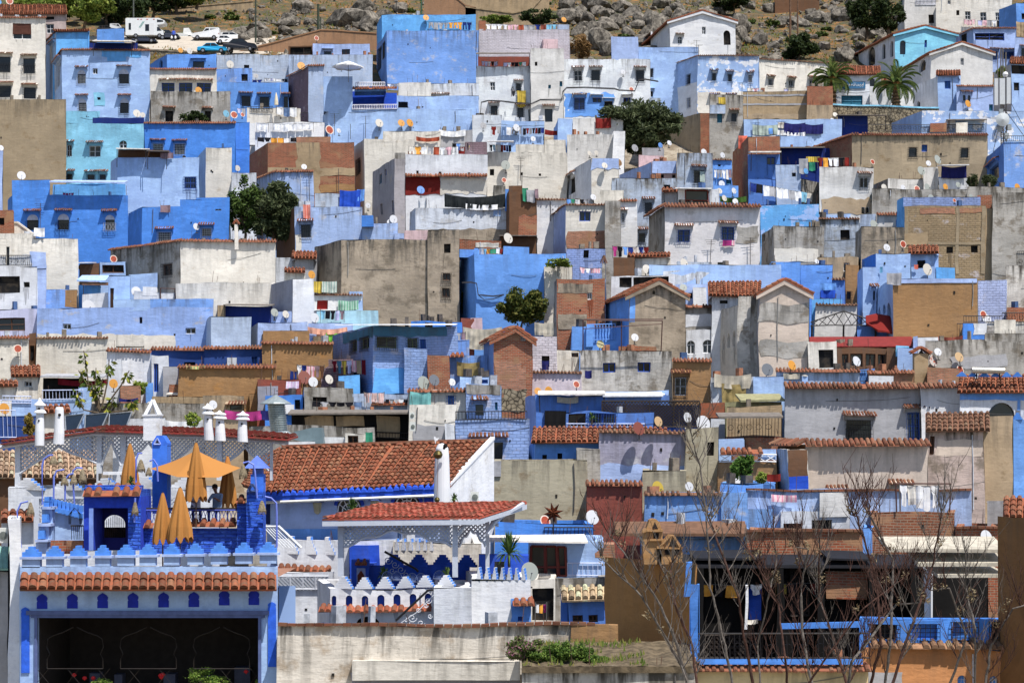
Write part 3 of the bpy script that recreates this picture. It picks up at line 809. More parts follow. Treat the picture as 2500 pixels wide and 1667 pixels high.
 if not rf and not gab and fr.L>2:
  if random.random()<.4:
   mb=MB()
   for _ in range(random.randint(2,6)):
    a=random.uniform(.1,fr.L-.1); h_=random.uniform(.3,.9); mb.bar(fr.at(a,zt-.1,-.1),fr.at(a+random.uniform(-.1,.1),zt+h_,-.1),.016,3)
   mb.build('rebar',simple((92,70,58),.7),root)
  if random.random()<.45:
   cm=simple(random.choice(((130,120,108),(84,78,74),(160,110,84),(176,180,188),(70,96,140))),.8,var=.3)
   for _ in range(random.randint(1,4)):
    mb=MB(); a=random.uniform(.3,fr.L-.3); w=random.uniform(.15,.45); h_=random.uniform(.15,.5); mb.box(fr.at(a,zt-.1+h_*.5,-random.uniform(.5,1.6)),(w,w*.8,h_+.5),R2(fr)@Matrix.Rotation(random.random(),3,'Z')); mb.build('roof_box',cm,root)
 fH=zt-P(0,yb,D).z
 if fr.L>2.2 and fH>1.5:
  free=lambda a,w=.12: all(not(h[0]-w<a<h[1]+w) for h in hF)
  if random.random()<.32:
   for _ in range(6):
    a=random.choice((random.uniform(.2,.9),fr.L-random.uniform(.2,.9),random.uniform(.1,.9)*fr.L))
    if free(a): mb=MB(); e=random.uniform(.3,.95)*fH; mb.tube([fr.at(a,zt-.15,.05),fr.at(a+.02,zt-e*.5,.06),fr.at(a-.01,zt-e,.06)],.028,5); mb.build('drainpipe',simple(random.choice(((150,148,144),(96,92,90),(200,204,212))),.6),root); break
  if random.random()<.6:
   a=random.uniform(0,.5)*fr.L; b=min(fr.L,a+random.uniform(1.5,5)); z0=zt-random.uniform(.1,.6)*fH; z1=z0+random.uniform(-.4,.6); mb=MB(); mb.tube([fr.at(a+(b-a)*t/8,min(zt,z0+(z1-z0)*t/8-.09*math.sin(math.pi*t/8)),.02) for t in range(9)],.011,3); mb.build('cable',simple((96,94,92),.7),root)
  for _ in range(random.choice((0,1,2,2))):
   a=random.uniform(.1,.9)*fr.L; z=zt-random.uniform(.2,.8)*fH; w=random.uniform(.06,.14)
   if free(a,.3): mb=MB(); mb.box(fr.at(a,z,.01),(w,.03,w*random.uniform(.8,1.6)),R2(fr)); mb.build('vent_hole',dark(),root)
 for ch in it['ch']:
  op=ch[0]
  if op in('q','Q'):
   pl=fr if op=='q' else lf
   if pl is None: continue
   a,z=pl.hit(ch[2],ch[3]); b,w=pl.hit(ch[4],ch[5]); a,b=max(0,min(a,b)),min(pl.L,max(a,b)); z0,z1=max(zb,min(z,w)),min(zt-.0,max(z,w))
   if b-a<.1 or z1-z0<.05: continue
   mb=MB(); hs=hF if op=='q' else hL; npq+=1; of=.018+.005*npq
   patch(mb,pl,a,b,z0,z1,hs,zt,of,fr.L,zt,us,A=[w_ for w_ in wins if w_[0] is pl])
   if ch[1][0]=='ban':
    mb=MB(); mb.box(pl.at((a+b)/2,(z0+z1)/2,.05),(b-a,.06,z1-z0),R2(pl)); bo=mb.build('banner',simple('ban',.8),None,loc=pl.at((a+b)/2,z0,.05)); tag(bo,'blue banner with white arabic-style lettering between the palms','banner')
    script(bo,pl,a,b,z0,z1); continue
   mb.build({'brk':'exposed_brick','brt':'exposed_brick','lat':'lattice_panel'}.get(ch[1][0],'wall_patch'),plaster(ch[1][0]),root)
  elif op=='R':
   c,off=ch[1];
   if ch[2]==ch[4] or ch[5]-ch[3]<.5: continue
   Dp=D+off; A=P(ch[2],ch[3],Dp); B=P(ch[4],ch[3],Dp); z1=A.z; z0=P(0,ch[5],Dp).z-.25
   if off<=0.01: off=off-.0;
   d=.004 if off==0 else 0
   dd=2.2 if off>=0 else -off+.3
   A.y+=d;B.y+=d; rb=MB(); pA=V((A.x,A.y,0));pB=V((B.x,B.y,0)); bk=V(((A.x+B.x)/2/Dp*dd,dd,0)); q=[pA,pB,pB+bk,pA+bk]; rp=Plane(pA,pB)
   wallgrid(rb,rp,0,rp.L,z0,z1,[],z1,jit=.04,us=us+3)
   for i,j in((1,2),(2,3),(3,0)):
    rb.face([q[i]+V((0,0,z0)),q[j]+V((0,0,z0)),q[j]+V((0,0,z1)),q[i]+V((0,0,z1))],[(0,z0),(2,z0),(2,z1),(0,z1)],[(z1-z0,0)]*2+[(0,0)]*2)
   rb.face([p+V((0,0,z1)) for p in q],[(p.x,p.y) for p in q],[(.3,0)]*4)
   rb.build('upper_block' if off>=0 else 'projection',plaster(c) if c!='til' else tilemat('til'),root)
  elif op=='s':
   c=ch[1][0]; z1=P(0,ch[3],D).z; z0=P(0,ch[5],D).z
   A=P(ch[2],ch[3],D);B=P(ch[4],ch[3],D); mb=MB()
   h=max(.08,z1-z0)
   if c in('til','tib','tbr'):
    half_tiles(mb,V((A.x,A.y-.02,z1)),V((B.x,B.y-.02,z1)),V((0,-1,0)),min(.7,.3+h*.6),max(.18,h*.9),.25,.11,5); mb.build('tile_strip',tilemat(c),root)
   else:
    a=V((A.x,A.y+.9,z1+.12));b=V((B.x,B.y+.9,z1+.12)); fh=min(.12,h*.5)
    mb.prism([a,b,V((B.x,B.y-.9,z0+fh)),V((A.x,A.y-.9,z0+fh))],V((0,0,-fh)))
    pz=MB()
    for xx in (A.x+.08,B.x-.08):
     if B.x-A.x>1.5: pz.bar((xx,A.y-.8,z0),(xx,A.y-.8,z0-1.6),.035)
    ao=mb.build('awning',simple(c,.7,var=.2),root)
    if c in('mtl','brn','crm') and it['oy']<900: sub(pz,'post',iron(),ao)
  elif op=='r':
   a,z=fr.hit(ch[2],ch[3]); b,w=fr.hit(ch[4],ch[5]); mb=MB(); m=railing(mb,fr,min(a,b),max(a,b),min(z,w),max(z,w),ch[1][0],-.12 if ch[1][0] in 'mMWBD' and min(z,w)>zt-.4 else .08)
   mb.build('merlons' if ch[1][0] in 'mMWBD' else ('pergola_frame' if ch[1][0] in 'PTp' else('lattice' if ch[1][0] in 'xX' else 'railing')),m,root)
  elif op=='d':
   a,z=fr.hit(ch[2],ch[3]); up=z>zt-.15
   dish(ch[2],ch[3],ch[4],ch[1],D+(.35 if up else -.45),nick,zt)
  elif op in('k','y'):
   c=ch[1][0]; a,z=fr.hit(ch[2],ch[3]); b,w=fr.hit(ch[4],ch[5]);
   ob=cloth(fr,min(a,b),max(a,b),min(z,w),max(z,w),c,.2)
   kn=KN.get(c,COL[c][1]+' cloth'); W=abs(b-a)
   ob.name=re.sub(r'[^a-z]+','_',kn.split(' ',1)[1] if ' ' in kn else kn); key=(kn,nick); CLOTHN.setdefault(key,[]).append((ob,ch[2],kn,nick))
  elif op=='c':
   cols=ch[1]; z1=P(0,ch[3],D).z; z0=P(0,ch[5],D).z; a,_=fr.hit(ch[2],ch[3]); b,_=fr.hit(ch[4],ch[3]); n=len(cols); w=(b-a)/n; cl+=1; o_=.35 if z0<zt-.1 else -.5
   mb=MB(); q=[fr.at(a+(b-a)*t/8-.0,z1+.02-.05*math.sin(math.pi*t/8),o_) for t in range(9)]; mb.tube(q,.012,3)
   for e in(0,8): mb.bar(q[e]+V((0,0,.05)),q[e]-V((0,0,max(.9,(z1-z0)*1.1))),.02)
   ln=mb.build('washing_line',simple((90,88,86),.6),None,loc=fr.at(a,z1,o_)); LN=['','upper ','second '][min(cl-1,2)] if cl>1 else ''
   tag(ln,('' if cl==1 else('second ' if cl==2 else 'third '))+'washing line at the '+nick,'washing line','washing lines on the rooftops')
   for i,c in enumerate(cols):
    kind='shirt' if (w<.7 and random.random()<.45) else('trousers' if w<.6 and random.random()<.4 else 'cloth')
    g=.03*w; hh=(z1-z0)*random.uniform(.72,1.0)
    ob=cloth(fr,a+w*i+g,a+w*(i+1)-g,z1-hh,z1,c,o_-.01,kind)
    kd={'cloth':'cloth'}.get(kind,kind)
    CLOTHN.setdefault(('L',nick),[]).append((ob,a+w*i,COL[c][1]+' '+kd,nick)); ob.name=kd if kd!='cloth' else 'laundry_cloth'
  elif op=='a':
   A=P(ch[2],ch[3],D-.3);B=P(ch[2],ch[4],D-.3); mb=MB(); mb.bar(B-V((0,0,.3)),A,.03,4);
   Lh=(A-B).length
   for t,w in((.02,.5),(.1,.4),(.2,.3)):
    if random.random()<.7: mb.bar(A-V((w,0,t*Lh)),A+V((w,0,-t*Lh)),.015,3)
   ob=mb.build('aerial_mast',simple((96,88,84),.6,.2),None,loc=B); CLOTHN.setdefault(('A',nick),[]).append((ob,ch[2],'thin aerial mast',nick))
  elif op=='u': umbrella(ch[2],ch[3],ch[4],D-.8,ch[1],nick)
  elif op=='n': chimney(ch[2],ch[3],ch[4],ch[5],D-.35,ch[1],nick)
  elif op=='t':
   A=P(ch[2],(ch[3]+ch[5])/2,D-.2);B=P(ch[4],(ch[3]+ch[5])/2,D-.2); r=abs(ch[5]-ch[3])/2/F*D
   mb=MB(); mb.bar(A,B,r,16); ob=mb.build('water_tank',simple((196,190,176),.35,.6),None,True,loc=A-V((0,0,r))); tag(ob,'cylindrical steel solar water tank behind blue merlons','water tank')
   for t in(.15,.85):
    s=MB(); c=A.lerp(B,t); s.bar(c,c-V((0,0,r*3)),.04); sub(s,'stand_leg',iron(),ob)
 return root
def oy_(it,v): return it['oy']+float(v)/SC_
class _W:
 pass
_RV={}
def wmb_after(root):
 k=root.name
 if k not in _RV: _RV[k]=(MB(),root)
 return _RV[k][0]
def flush_reveals():
 for k,(mb,root) in _RV.items():
  wl=[c for c in root.children if c.name.startswith('wall')]
  if mb.f and wl:
   o=mb.build('window_reveal',wl[0].data.materials[0],root)
def patch(mb,pl,a,b,z0,z1,holes,ztop,of,L,zt,us,A=()):
 # grid with wobbling free edges
 nx=max(2,min(24,int((b-a)/.45))); nzz=max(2,min(12,int((z1-z0)/.45)))
 xs={a+(b-a)*i/nx for i in range(nx+1)}; zs={z0+(z1-z0)*i/nzz for i in range(nzz+1)}
 for h in holes:
  for v in h[:2]:
   if a<v<b: xs.add(v)
  for v in h[2:4]:
   if z0<v<z1: zs.add(v)
 fixx={h[0] for h in holes}|{h[1] for h in holes}; fixz={h[2] for h in holes}|{h[3] for h in holes}
 xs=sorted(xs); zs=sorted(zs); am=min(.16,(b-a)*.06,(z1-z0)*.12)
 def pt(x,z):
  X_,Z_=x,z
  if x in(xs[0],xs[-1]) and .02<x<L-.02: X_+=am*noise.noise(V((z*2.3,us,1)))*2
  if z in(zs[0],zs[-1]) and z<zt-.05: Z_+=am*noise.noise(V((x*1.9,us,5)))*2
  return X_,Z_
 for i in range(len(xs)-1):
  for j in range(len(zs)-1):
   if xs[i+1]-xs[i]<1e-4 or zs[j+1]-zs[j]<1e-4: continue
   mx=(xs[i]+xs[i+1])/2; mz=(zs[j]+zs[j+1])/2
   if any(h[0]-.001<mx<h[1]+.001 and h[2]-.001<mz<h[3]+.001 for h in holes): continue
   q=[pt(xs[i],zs[j]),pt(xs[i+1],zs[j]),pt(xs[i+1],zs[j+1]),pt(xs[i],zs[j+1])]
   mb.face([pl.at(x,z,of) for x,z in q],[(x+us+3,z) for x,z in q],[(ztop-z,0) for x,z in q])
def script(parent,pl,a,b,z0,z1):
 mb=MB(); random.seed(3)
 x=b-.25; zm=(z0+z1)/2; W=b-a
 while x>a+W*.12:
  w=random.uniform(.12,.3);
  p=[pl.at(x-w*t/6,zm+.16*math.sin(t*1.3+x)*random.uniform(.5,1),.1) for t in range(7)]
  mb.tube(p,.022,4)
  if random.random()<.6: mb.box(pl.at(x-w/2,zm+random.choice((-.2,.22)),.1),(.05,.02,.05),R2(pl))
  if random.random()<.4: mb.bar(pl.at(x,zm-.05,.1),pl.at(x,zm+.28,.1),.022,4)
  x-=w+.05
 sub(mb,'lettering',simple('wht',.7),parent)
def build_wall(it):
 D=it['D']; pts=it['pts']; col=it['col']; A=P(pts[0][0],0,D); B=P(pts[-1][0],0,D); pl=Plane(V((A.x,A.y,0)),V((B.x,B.y,0)))
 zb=min(P(0,it['yb'],D).z,ground(D))-1.5; cat='wall'
 root=thing('wall',it['lab'],cat,V(((A.x+B.x)/2,D,zb+1.5)))
 mb=MB(); cp=MB(); H=[]
 q=[pl.hit(x,y) for x,y in pts]
 fine=[]
 for (a,z),(b,w) in zip(q,q[1:]):
  n=max(1,int((b-a)/1.2))
  for i in range(n): fine.append((a+(b-a)*i/n,z+(w-z)*i/n))
 fine.append(q[-1]); zt=max(z for a,z in fine)
 for (a,z),(b,w) in zip(fine,fine[1:]):
  mb.face([pl.at(a,zb),pl.at(b,zb),pl.at(b,w),pl.at(a,z)],[(a,zb),(b,zb),(b,w),(a,z)],[(z-zb,0),(w-zb,0),(0,0),(0,0)])
  mb.face([pl.at(a,zb,-.45),pl.at(b,zb,-.45),pl.at(b,w,-.45),pl.at(a,z,-.45)],[(a,zb),(b,zb),(b,w),(a,z)],[(z-zb,0),(w-zb,0),(0,0),(0,0)])
  cp.prism([pl.at(a,z,.09),pl.at(b,w,.09),pl.at(b,w,-.54),pl.at(a,z,-.54)],V((0,0,.16)))
 mb.build('wall',plaster(col),root); cp.build('coping',plaster('tur' if 'pale edge' in it['lab'] else {'stn':'cst'}.get(col,col)),root)
 for ch in it['ch']: pass
 return root
def umbrella(x,y0,y1,D,c,nick):
 top=P(x,y0,D); bot=P(x,y1,D); Hh=(top-bot).length; root=None
 closed=c.startswith('closed'); cc=c if c in COL else 'white'
 g='parasols on the roofs'
 lab={'white':'large white parasol on the lilac terrace house','closedcream':'furled cream parasol on the white balcony terrace','red':'red and white parasol tilted over the iron pergola'}[c]
 root=thing('parasol',lab,'parasol',bot,g)
 s=MB(); s.bar(bot-V((0,0,.6)),top-V((0,0,.05)),.03,6); sub(s,'pole',simple('mtl',.5,.3),root)
 m=MB()
 if closed: m.lathe(top-V((0,0,Hh*.85)),[(.02,0),(.22,.02),(.2,Hh*.3),(.12,Hh*.6),(.03,Hh*.85)],10,sq=(1,.8))
 else:
  R=1.65 if c!='red' else 1.45; n=8; q=V((.15,-.55,1)).normalized().to_track_quat('Z','Y') if c=='red' else Quaternion()
  rim=[top+q@V((R*math.cos(k*math.pi/4),R*math.sin(k*math.pi/4),-.6)) for k in range(8)]
  for k in range(8):
   a,b=rim[k],rim[(k+1)%8]; m.face([top,a,b]); m.face([a,b,b-V((0,0,.16)),((a+b)/2)-V((0,0,.1)),a-V((0,0,.16))])
 sub(m,'canopy',clothmat(cc if cc!='red' else 'red'),root)
def chimney(x,y0,y1,w,D,ty,nick):
 t=P(x,y0,D); b=P(x,y1,D); W=w/F*D; Hh=t.z-b.z; b2=b-V((0,0,.4))
 NM={'crm':'slim cream plaster chimney with tiled cap','gst':'stubby stained stone post by the washing','lil':'round lilac chimney with domed cap','tile':'plaster chimney with little tiled gable roof'}
 global CHN
 CHN=globals().get('CHN',0)+1
 lab=NM.get(ty) or {1:'',}.get(0) or CHL.pop(0)
 root=thing('chimney',lab,'chimney',b2)
 if ty in('cone','tube','tri'): W*=1.02
 if ty in('tube','cone'):
  s=MB(); s.lathe(b2,[(W*.5,0),(W*.47,Hh*.4),(W*.38,Hh*(.62 if ty=='cone' else .9)+.4)]+([(W*.3,Hh+.4)] if ty=='tube' else []),16); sub(s,'shaft',plaster('wht'),root,True)
  if ty=='cone':
   h0=Hh*.6+.4
   s=MB(); s.lathe(b2+V((0,0,h0)),[(W*.66,0),(W*.62,.05),(W*.4,.14),(W*.4,Hh*.2)],16); s.lathe(b2+V((0,0,h0+Hh*.2)),[(W*.6,0),(W*.56,.05),(W*.22,Hh*.12),(.02,Hh*.22)],16); sub(s,'cap',plaster('wht'),root,True)
   s=MB(); s.lathe(b2+V((0,-W*.38,h0+Hh*.1)),[(W*.16,0),(W*.14,.03)],10,V((0,-1,0)).to_track_quat('Z','Y')); s.lathe(b2+V((0,-W*.44,h0-Hh*.2)),[(W*.1,0),(W*.09,.03)],10,V((0,-1,0)).to_track_quat('Z','Y')); sub(s,'vent_hole',dark(),root)
  else:
   s=MB(); s.lathe(b2+V((W*.1,-W*.24,Hh+.1)),[(W*.13,0),(W*.12,.12)],10,V((0,-1,0)).to_track_quat('Z','Y')); sub(s,'vent_hole',dark(),root)
 elif ty=='tri':
  s=MB(); s.box(b2+V((0,0,Hh*.25+.2)),(W,W*.7,Hh*.5+.4)); sub(s,'base',plaster('wht'),root)
  s=MB(); z=Hh*.5+.4; s.box(b2+V((0,0,z)),(W*1.1,W*.8,.07))
  for sx in(-1,1): s.bar(b2+V((sx*W*.42,-W*.3,z)),b2+V((0,0,z+Hh*.5)),.09); s.bar(b2+V((sx*W*.42,W*.3,z)),b2+V((0,0,z+Hh*.5)),.09)
  sub(s,'open_cap',plaster('wht'),root)
 else:
  c={'tile':'tan','lil':'lil','gst':'gst','crm':'crm'}[ty]
  s=MB(); s.box(b2+V((0,0,Hh*.4+.2)),(W,W*.8,Hh*.8+.4),None); sub(s,'shaft',plaster(c),root)
  s=MB(); z=Hh*.8+.4
  if ty=='lil': s.lathe(b2+V((0,0,z)),[(W*.6,0),(W*.5,Hh*.12),(.02,Hh*.2)],12); sub(s,'cap',plaster('gst'),root)
  else:
   e=W*.72
   roofplane(s,b2+V((-e,-e*.8,z)),b2+V((-e,e*.8,z)),b2+V((0,e*.8,z+Hh*.2)),b2+V((0,-e*.8,z+Hh*.2)),.2,.08,.3); roofplane(s,b2+V((e,e*.8,z)),b2+V((e,-e*.8,z)),b2+V((0,-e*.8,z+Hh*.2)),b2+V((0,e*.8,z+Hh*.2)),.2,.08,.3)
   sub(s,'cap',tilemat('til' if ty!='gst' else 'tdk'),root)
   s=MB(); s.prism([b2+V((-W*.2,-W*.41,z)),b2+V((W*.2,-W*.41,z)),b2+V((0,-W*.41,z+Hh*.12))],V((0,.02,0))); sub(s,'vent_hole',dark(),root)
CHL=['white conical capped chimney left of the tapered one','plain tapered white chimney stack by the solar panels','white chimney with open triangular blue-lined top','stout cone-capped white chimney behind the lattice pavilion','middle cone-capped white chimney in the cluster','small cone-capped white chimney rightmost of the cluster']
def letter_dishes():
 for root,c,nick,x in DISHES:
  if c=='org' and 'yellow dish tops' in nick or (c=='org' and 'gable' in nick) or (c=='org' and 'bar' in nick):
   r=root.children[0]; cu=bpy.data.curves.new('t','FONT'); cu.body='Televes'; cu.size=.42; cu.align_x='CENTER'; cu.extrude=.005; o=bpy.data.objects.new('t',cu); me=bpy.data.meshes.new_from_object(o); bpy.data.objects.remove(o)
   o=bpy.data.objects.new('lettering',me); COLL.objects.link(o); me.materials.append(simple((90,70,30),.7)); o.parent=root; o.location=r.location; o.scale=r.scale; o.rotation_mode='QUATERNION'; q=r.rotation_quaternion; f=q@V((0,0,1)); u=V((1,0,0))-f*f.x; u.normalize(); w=f.cross(u); o.rotation_quaternion=Matrix((u,w,f)).transposed().to_quaternion(); o.location=o.location+w*(.25*r.scale.y)+f*.03*r.scale.z
def finish_labels():
 from collections import defaultdict
 g=defaultdict(list)
 for root,c,nick,x in DISHES: g[(c,nick)].append((x,root))
 for (c,nick),l in g.items():
  l.sort(key=lambda q:q[0]); cw=COL[c][1]
  for i,(x,r) in enumerate(l):
   if len(l)==1: r['label']=f"{cw} satellite dish on the {nick}"
   else:
    w=('left','right')[i] if len(l)==2 else ORD[i]
    r['label']=f"{w} {cw} dish of {len(l)} on the {nick}"
   NW.append(r['label'])
 for key,l in CLOTHN.items():
  l.sort(key=lambda q:q[1]);
  for i,(ob,x,kn,nick) in enumerate(l):
   ob['category']={'A':'aerial','L':'laundry'}.get(key[0],'cloth')
   if key[0]=='A':
    ob['group']='aerial masts on the rooftops'
    ob['label']=(('' if len(l)==1 else (ORD[i]+' '))+f"thin aerial mast at the {nick}")
   elif key[0]=='L':
    ob['group']='laundry drying on the roofs'
    ob['label']=f"{kn}, {ORD[i] if i<10 else 'number '+str(i+1)} of laundry at {nick}"
   else: ob['label']=(('' if len(l)==1 else ORD[i]+' ')+f"{kn} hanging at {nick}")
   NW.append(ob['label'])
NW=[]
def T(c,r,x,y): return OX[c]+x/SC_, OY[r]+y/SC_
def TP(c,r,x,y,D): a,b=T(c,r,x,y); return P(a,b,D)
def bxp(mb,c,r,x0,y0,x1,y1,D,dep=.3,bot=0,top=0):
 A=TP(c,r,x0,y0,D);B=TP(c,r,x1,y1,D); z1=A.z+top;z0=B.z-bot
 q=[V((A.x,D,z0)),V((B.x,D,z0)),V((B.x,D,z1)),V((A.x,D,z1))]; e=V((0,dep,0))
 u=[(p.x,p.z) for p in q]; ed=[(z1-p.z,0) for p in q]
 mb.face(q,u,ed); b=[p+e for p in q]; mb.face(list(reversed(b)),list(reversed(u)),list(reversed(ed)))
 for i,j in((0,1),(1,2),(2,3),(3,0)):
  ext=[(0,0),(0,dep),((q[i]-q[j]).length,dep),((q[i]-q[j]).length,0)]
  mb.face([q[i],b[i],b[j],q[j]],[(a+q[i].x,bb+q[i].z) for a,bb in ext],[(z1-p.z,0) for p in (q[i],b[i],b[j],q[j])])
def inside(poly,x,z):
 r=False; n=len(poly); j=n-1
 for i in range(n):
  xi,zi=poly[i];xj,zj=poly[j]
  if (zi>z)!=(zj>z) and x<(xj-xi)*(z-zi)/(zj-zi)+xi: r=not r
  j=i
 return r
def lattice(mb,poly,y,pitch=.17,w=.018):
 "poly in (x,z) world, at depth y; diagonal strips"
 xs=[p[0] for p in poly]; zs=[p[1] for p in poly]; x0,x1,z0,z1=min(xs),max(xs),min(zs),max(zs)
 for sg in(1,-1):
  k=-int((z1-z0)/pitch)-2
  while True:
   bx=x0+k*pitch if sg==1 else x0+k*pitch
   if bx>x1+(z1-z0): break
   st=None; t=0; L=z1-z0; n=int(L/.04)
   for i in range(n+2):
    z=z0+L*i/n if i<=n else z1+1; x=bx+(z-z0)*sg + (0 if sg==1 else (z1-z0)*0)
    ins=i<=n and inside(poly,x,z)
    if ins and st is None: st=(x,z)
    if not ins and st is not None:
     if abs(st[1]-z)>.06:
      e=(x,z) if i<=n else (bx+L*sg,z1); a=V((st[0],y,st[1]));b=V((e[0],y,e[1])); d=V((-(b-a).z,0,(b-a).x)).normalized()*w
      o=V((0,.012*sg,0)); mb.face([a-d+o,b-d+o,b+d+o,a+d+o]);
      mb.face([a-d+o+V((0,.012,0)),b-d+o+V((0,.012,0)),b+d+o+V((0,.012,0)),a+d+o+V((0,.012,0))])
     st=None
   k+=1
 # sg=-1 needs to start further right
def rockmesh(seed,n=2):
 import bmesh
 bm=bmesh.new(); bmesh.ops.create_icosphere(bm,subdivisions=n,radius=1)
 rs=[ (noise.random_unit_vector(),random.uniform(.5,.9)) for _ in range(18)]
 for v in bm.verts:
  p=v.co.copy()
  for d,k in rs:
   s=p.dot(d)
   if s>k: p-=d*(s-k)*.85
  p*=1+.14*noise.noise(p*1.7+V((seed,0,0)))+.07*noise.noise(p*4.2+V((0,seed,0)))+.03*noise.noise(p*9)
  v.co=p
 me=bpy.data.meshes.new('boulder'); bm.to_mesh(me); bm.free()
 me.materials.append(rockmat()); return me
def rockmat():
 if 'rock' in _M: return _M['rock']
 m,t,b=nt('limestone'); g=N(t,'ShaderNodeNewGeometry').outputs['Position']
 n1=nz(t,g,1,1,1,scale=.9,det=8,rough=.7); n2=nz(t,g,1,1,.5,scale=2.2,det=8,rough=.75,off=4)
 c=mix(t,sm(t,n1,.3,.7),lin((84,79,72)),lin((150,142,130)))
 c=mix(t,mth(t,'MULTIPLY',sm(t,n2,.45,.62),.85),c,lin((52,48,44)))
 t.links.new(c,b.inputs['Base Color'])
 bp=N(t,'ShaderNodeBump'); bp.inputs['Strength'].default_value=.9; bp.inputs['Distance'].default_value=.25
 t.links.new(n2,bp.inputs['Height']); t.links.new(bp.outputs[0],b.inputs['Normal']); b.inputs['Roughness'].default_value=.95
 _M['rock']=m; return m
def terrain():
 m,t,b=nt('hillside_soil'); g=N(t,'ShaderNodeNewGeometry').outputs['Position']
 n1=nz(t,g,1,1,1,scale=.12,det=8,rough=.7); n2=nz(t,g,1,1,1,scale=.5,det=8,rough=.75,off=8); n3=nz(t,g,1,1,1,scale=2.5,det=6,rough=.7,off=2)
 c=mix(t,sm(t,n1,.42,.58),lin((90,74,52)),lin((56,64,32)))
 c=mix(t,sm(t,n2,.47,.6),c,lin((148,104,56)))
 c=mix(t,sm(t,nz(t,g,1,1,1,scale=.9,det=9,rough=.75,off=20),.5,.6),c,lin((74,84,38)))
 c=mix(t,mth(t,'MULTIPLY',sm(t,n3,.42,.6),.85),c,lin((88,81,71)))
 sp=N(t,'ShaderNodeSeparateXYZ'); t.links.new(g,sp.inputs[0]); c=mix(t,sm(t,sp.outputs[1],232,240),mix(t,sm(t,n2,.4,.6),lin((120,108,92)),lin((162,152,136))),c)
 t.links.new(c,b.inputs['Base Color']); bp=N(t,'ShaderNodeBump'); bp.inputs['Strength'].default_value=1; bp.inputs['Distance'].default_value=.3
 t.links.new(n2,bp.inputs['Height']); t.links.new(bp.outputs[0],b.inputs['Normal']); b.inputs['Roughness'].default_value=.95
 mb=MB(); ys=[10]+[20+4*i for i in range(55)]+[240+1.6*i for i in range(65)]+[344+8*i for i in range(22)]; xs=[-140+3.2*i for i in range(89)]
 def h(x,y):
  z=ground(y)
  if y>236:
   k=min(1,(y-236)/14)
   rd=1 if not(-62<x<-30 and 256<y<276) else .1
   z+=k*rd*(.6*noise.noise(V((x*.5,y*.5,7)))+1.3*noise.noise(V((x*.05,y*.05,0)))+.7*noise.noise(V((x*.17,y*.17,3))))
  return z
 global TH; TH=h
 pr={}
 for i,x in enumerate(xs):
  for j,y in enumerate(ys): pr[i,j]=V((x,y,h(x,y)))
 for i in range(len(xs)-1):
  for j in range(len(ys)-1): mb.face([pr[i,j],pr[i+1,j],pr[i+1,j+1],pr[i,j+1]])
 o=mb.build('ground',m,None,True,merge=1e-4); o['kind']='structure'
 # road with parked cars
 r=MB(); A=T(0,0,1560,470);
 pts=[]
 for i in range(14):
  x=-66+i*3.0
  for j in range(5): pts.append(V((x,257+j*4.6,h(x,257+j*4.6)+.06)))
 for i in range(13):
  for j in range(4): r.face([pts[i*5+j],pts[(i+1)*5+j],pts[(i+1)*5+j+1],pts[i*5+j+1]])
 o=r.build('road',simple((176,166,152),.9,var=.1,scale=.8,name='dusty_road'),None,True); o['kind']='structure'
def px_on_hill(px,py):
 "find hill point that projects to px,py"
 D=236.0
 while D<500:
  p=P(px,py,D)
  if p.z<=TH(p.x,D): return p
  D+=.4
 return P(px,py,400)
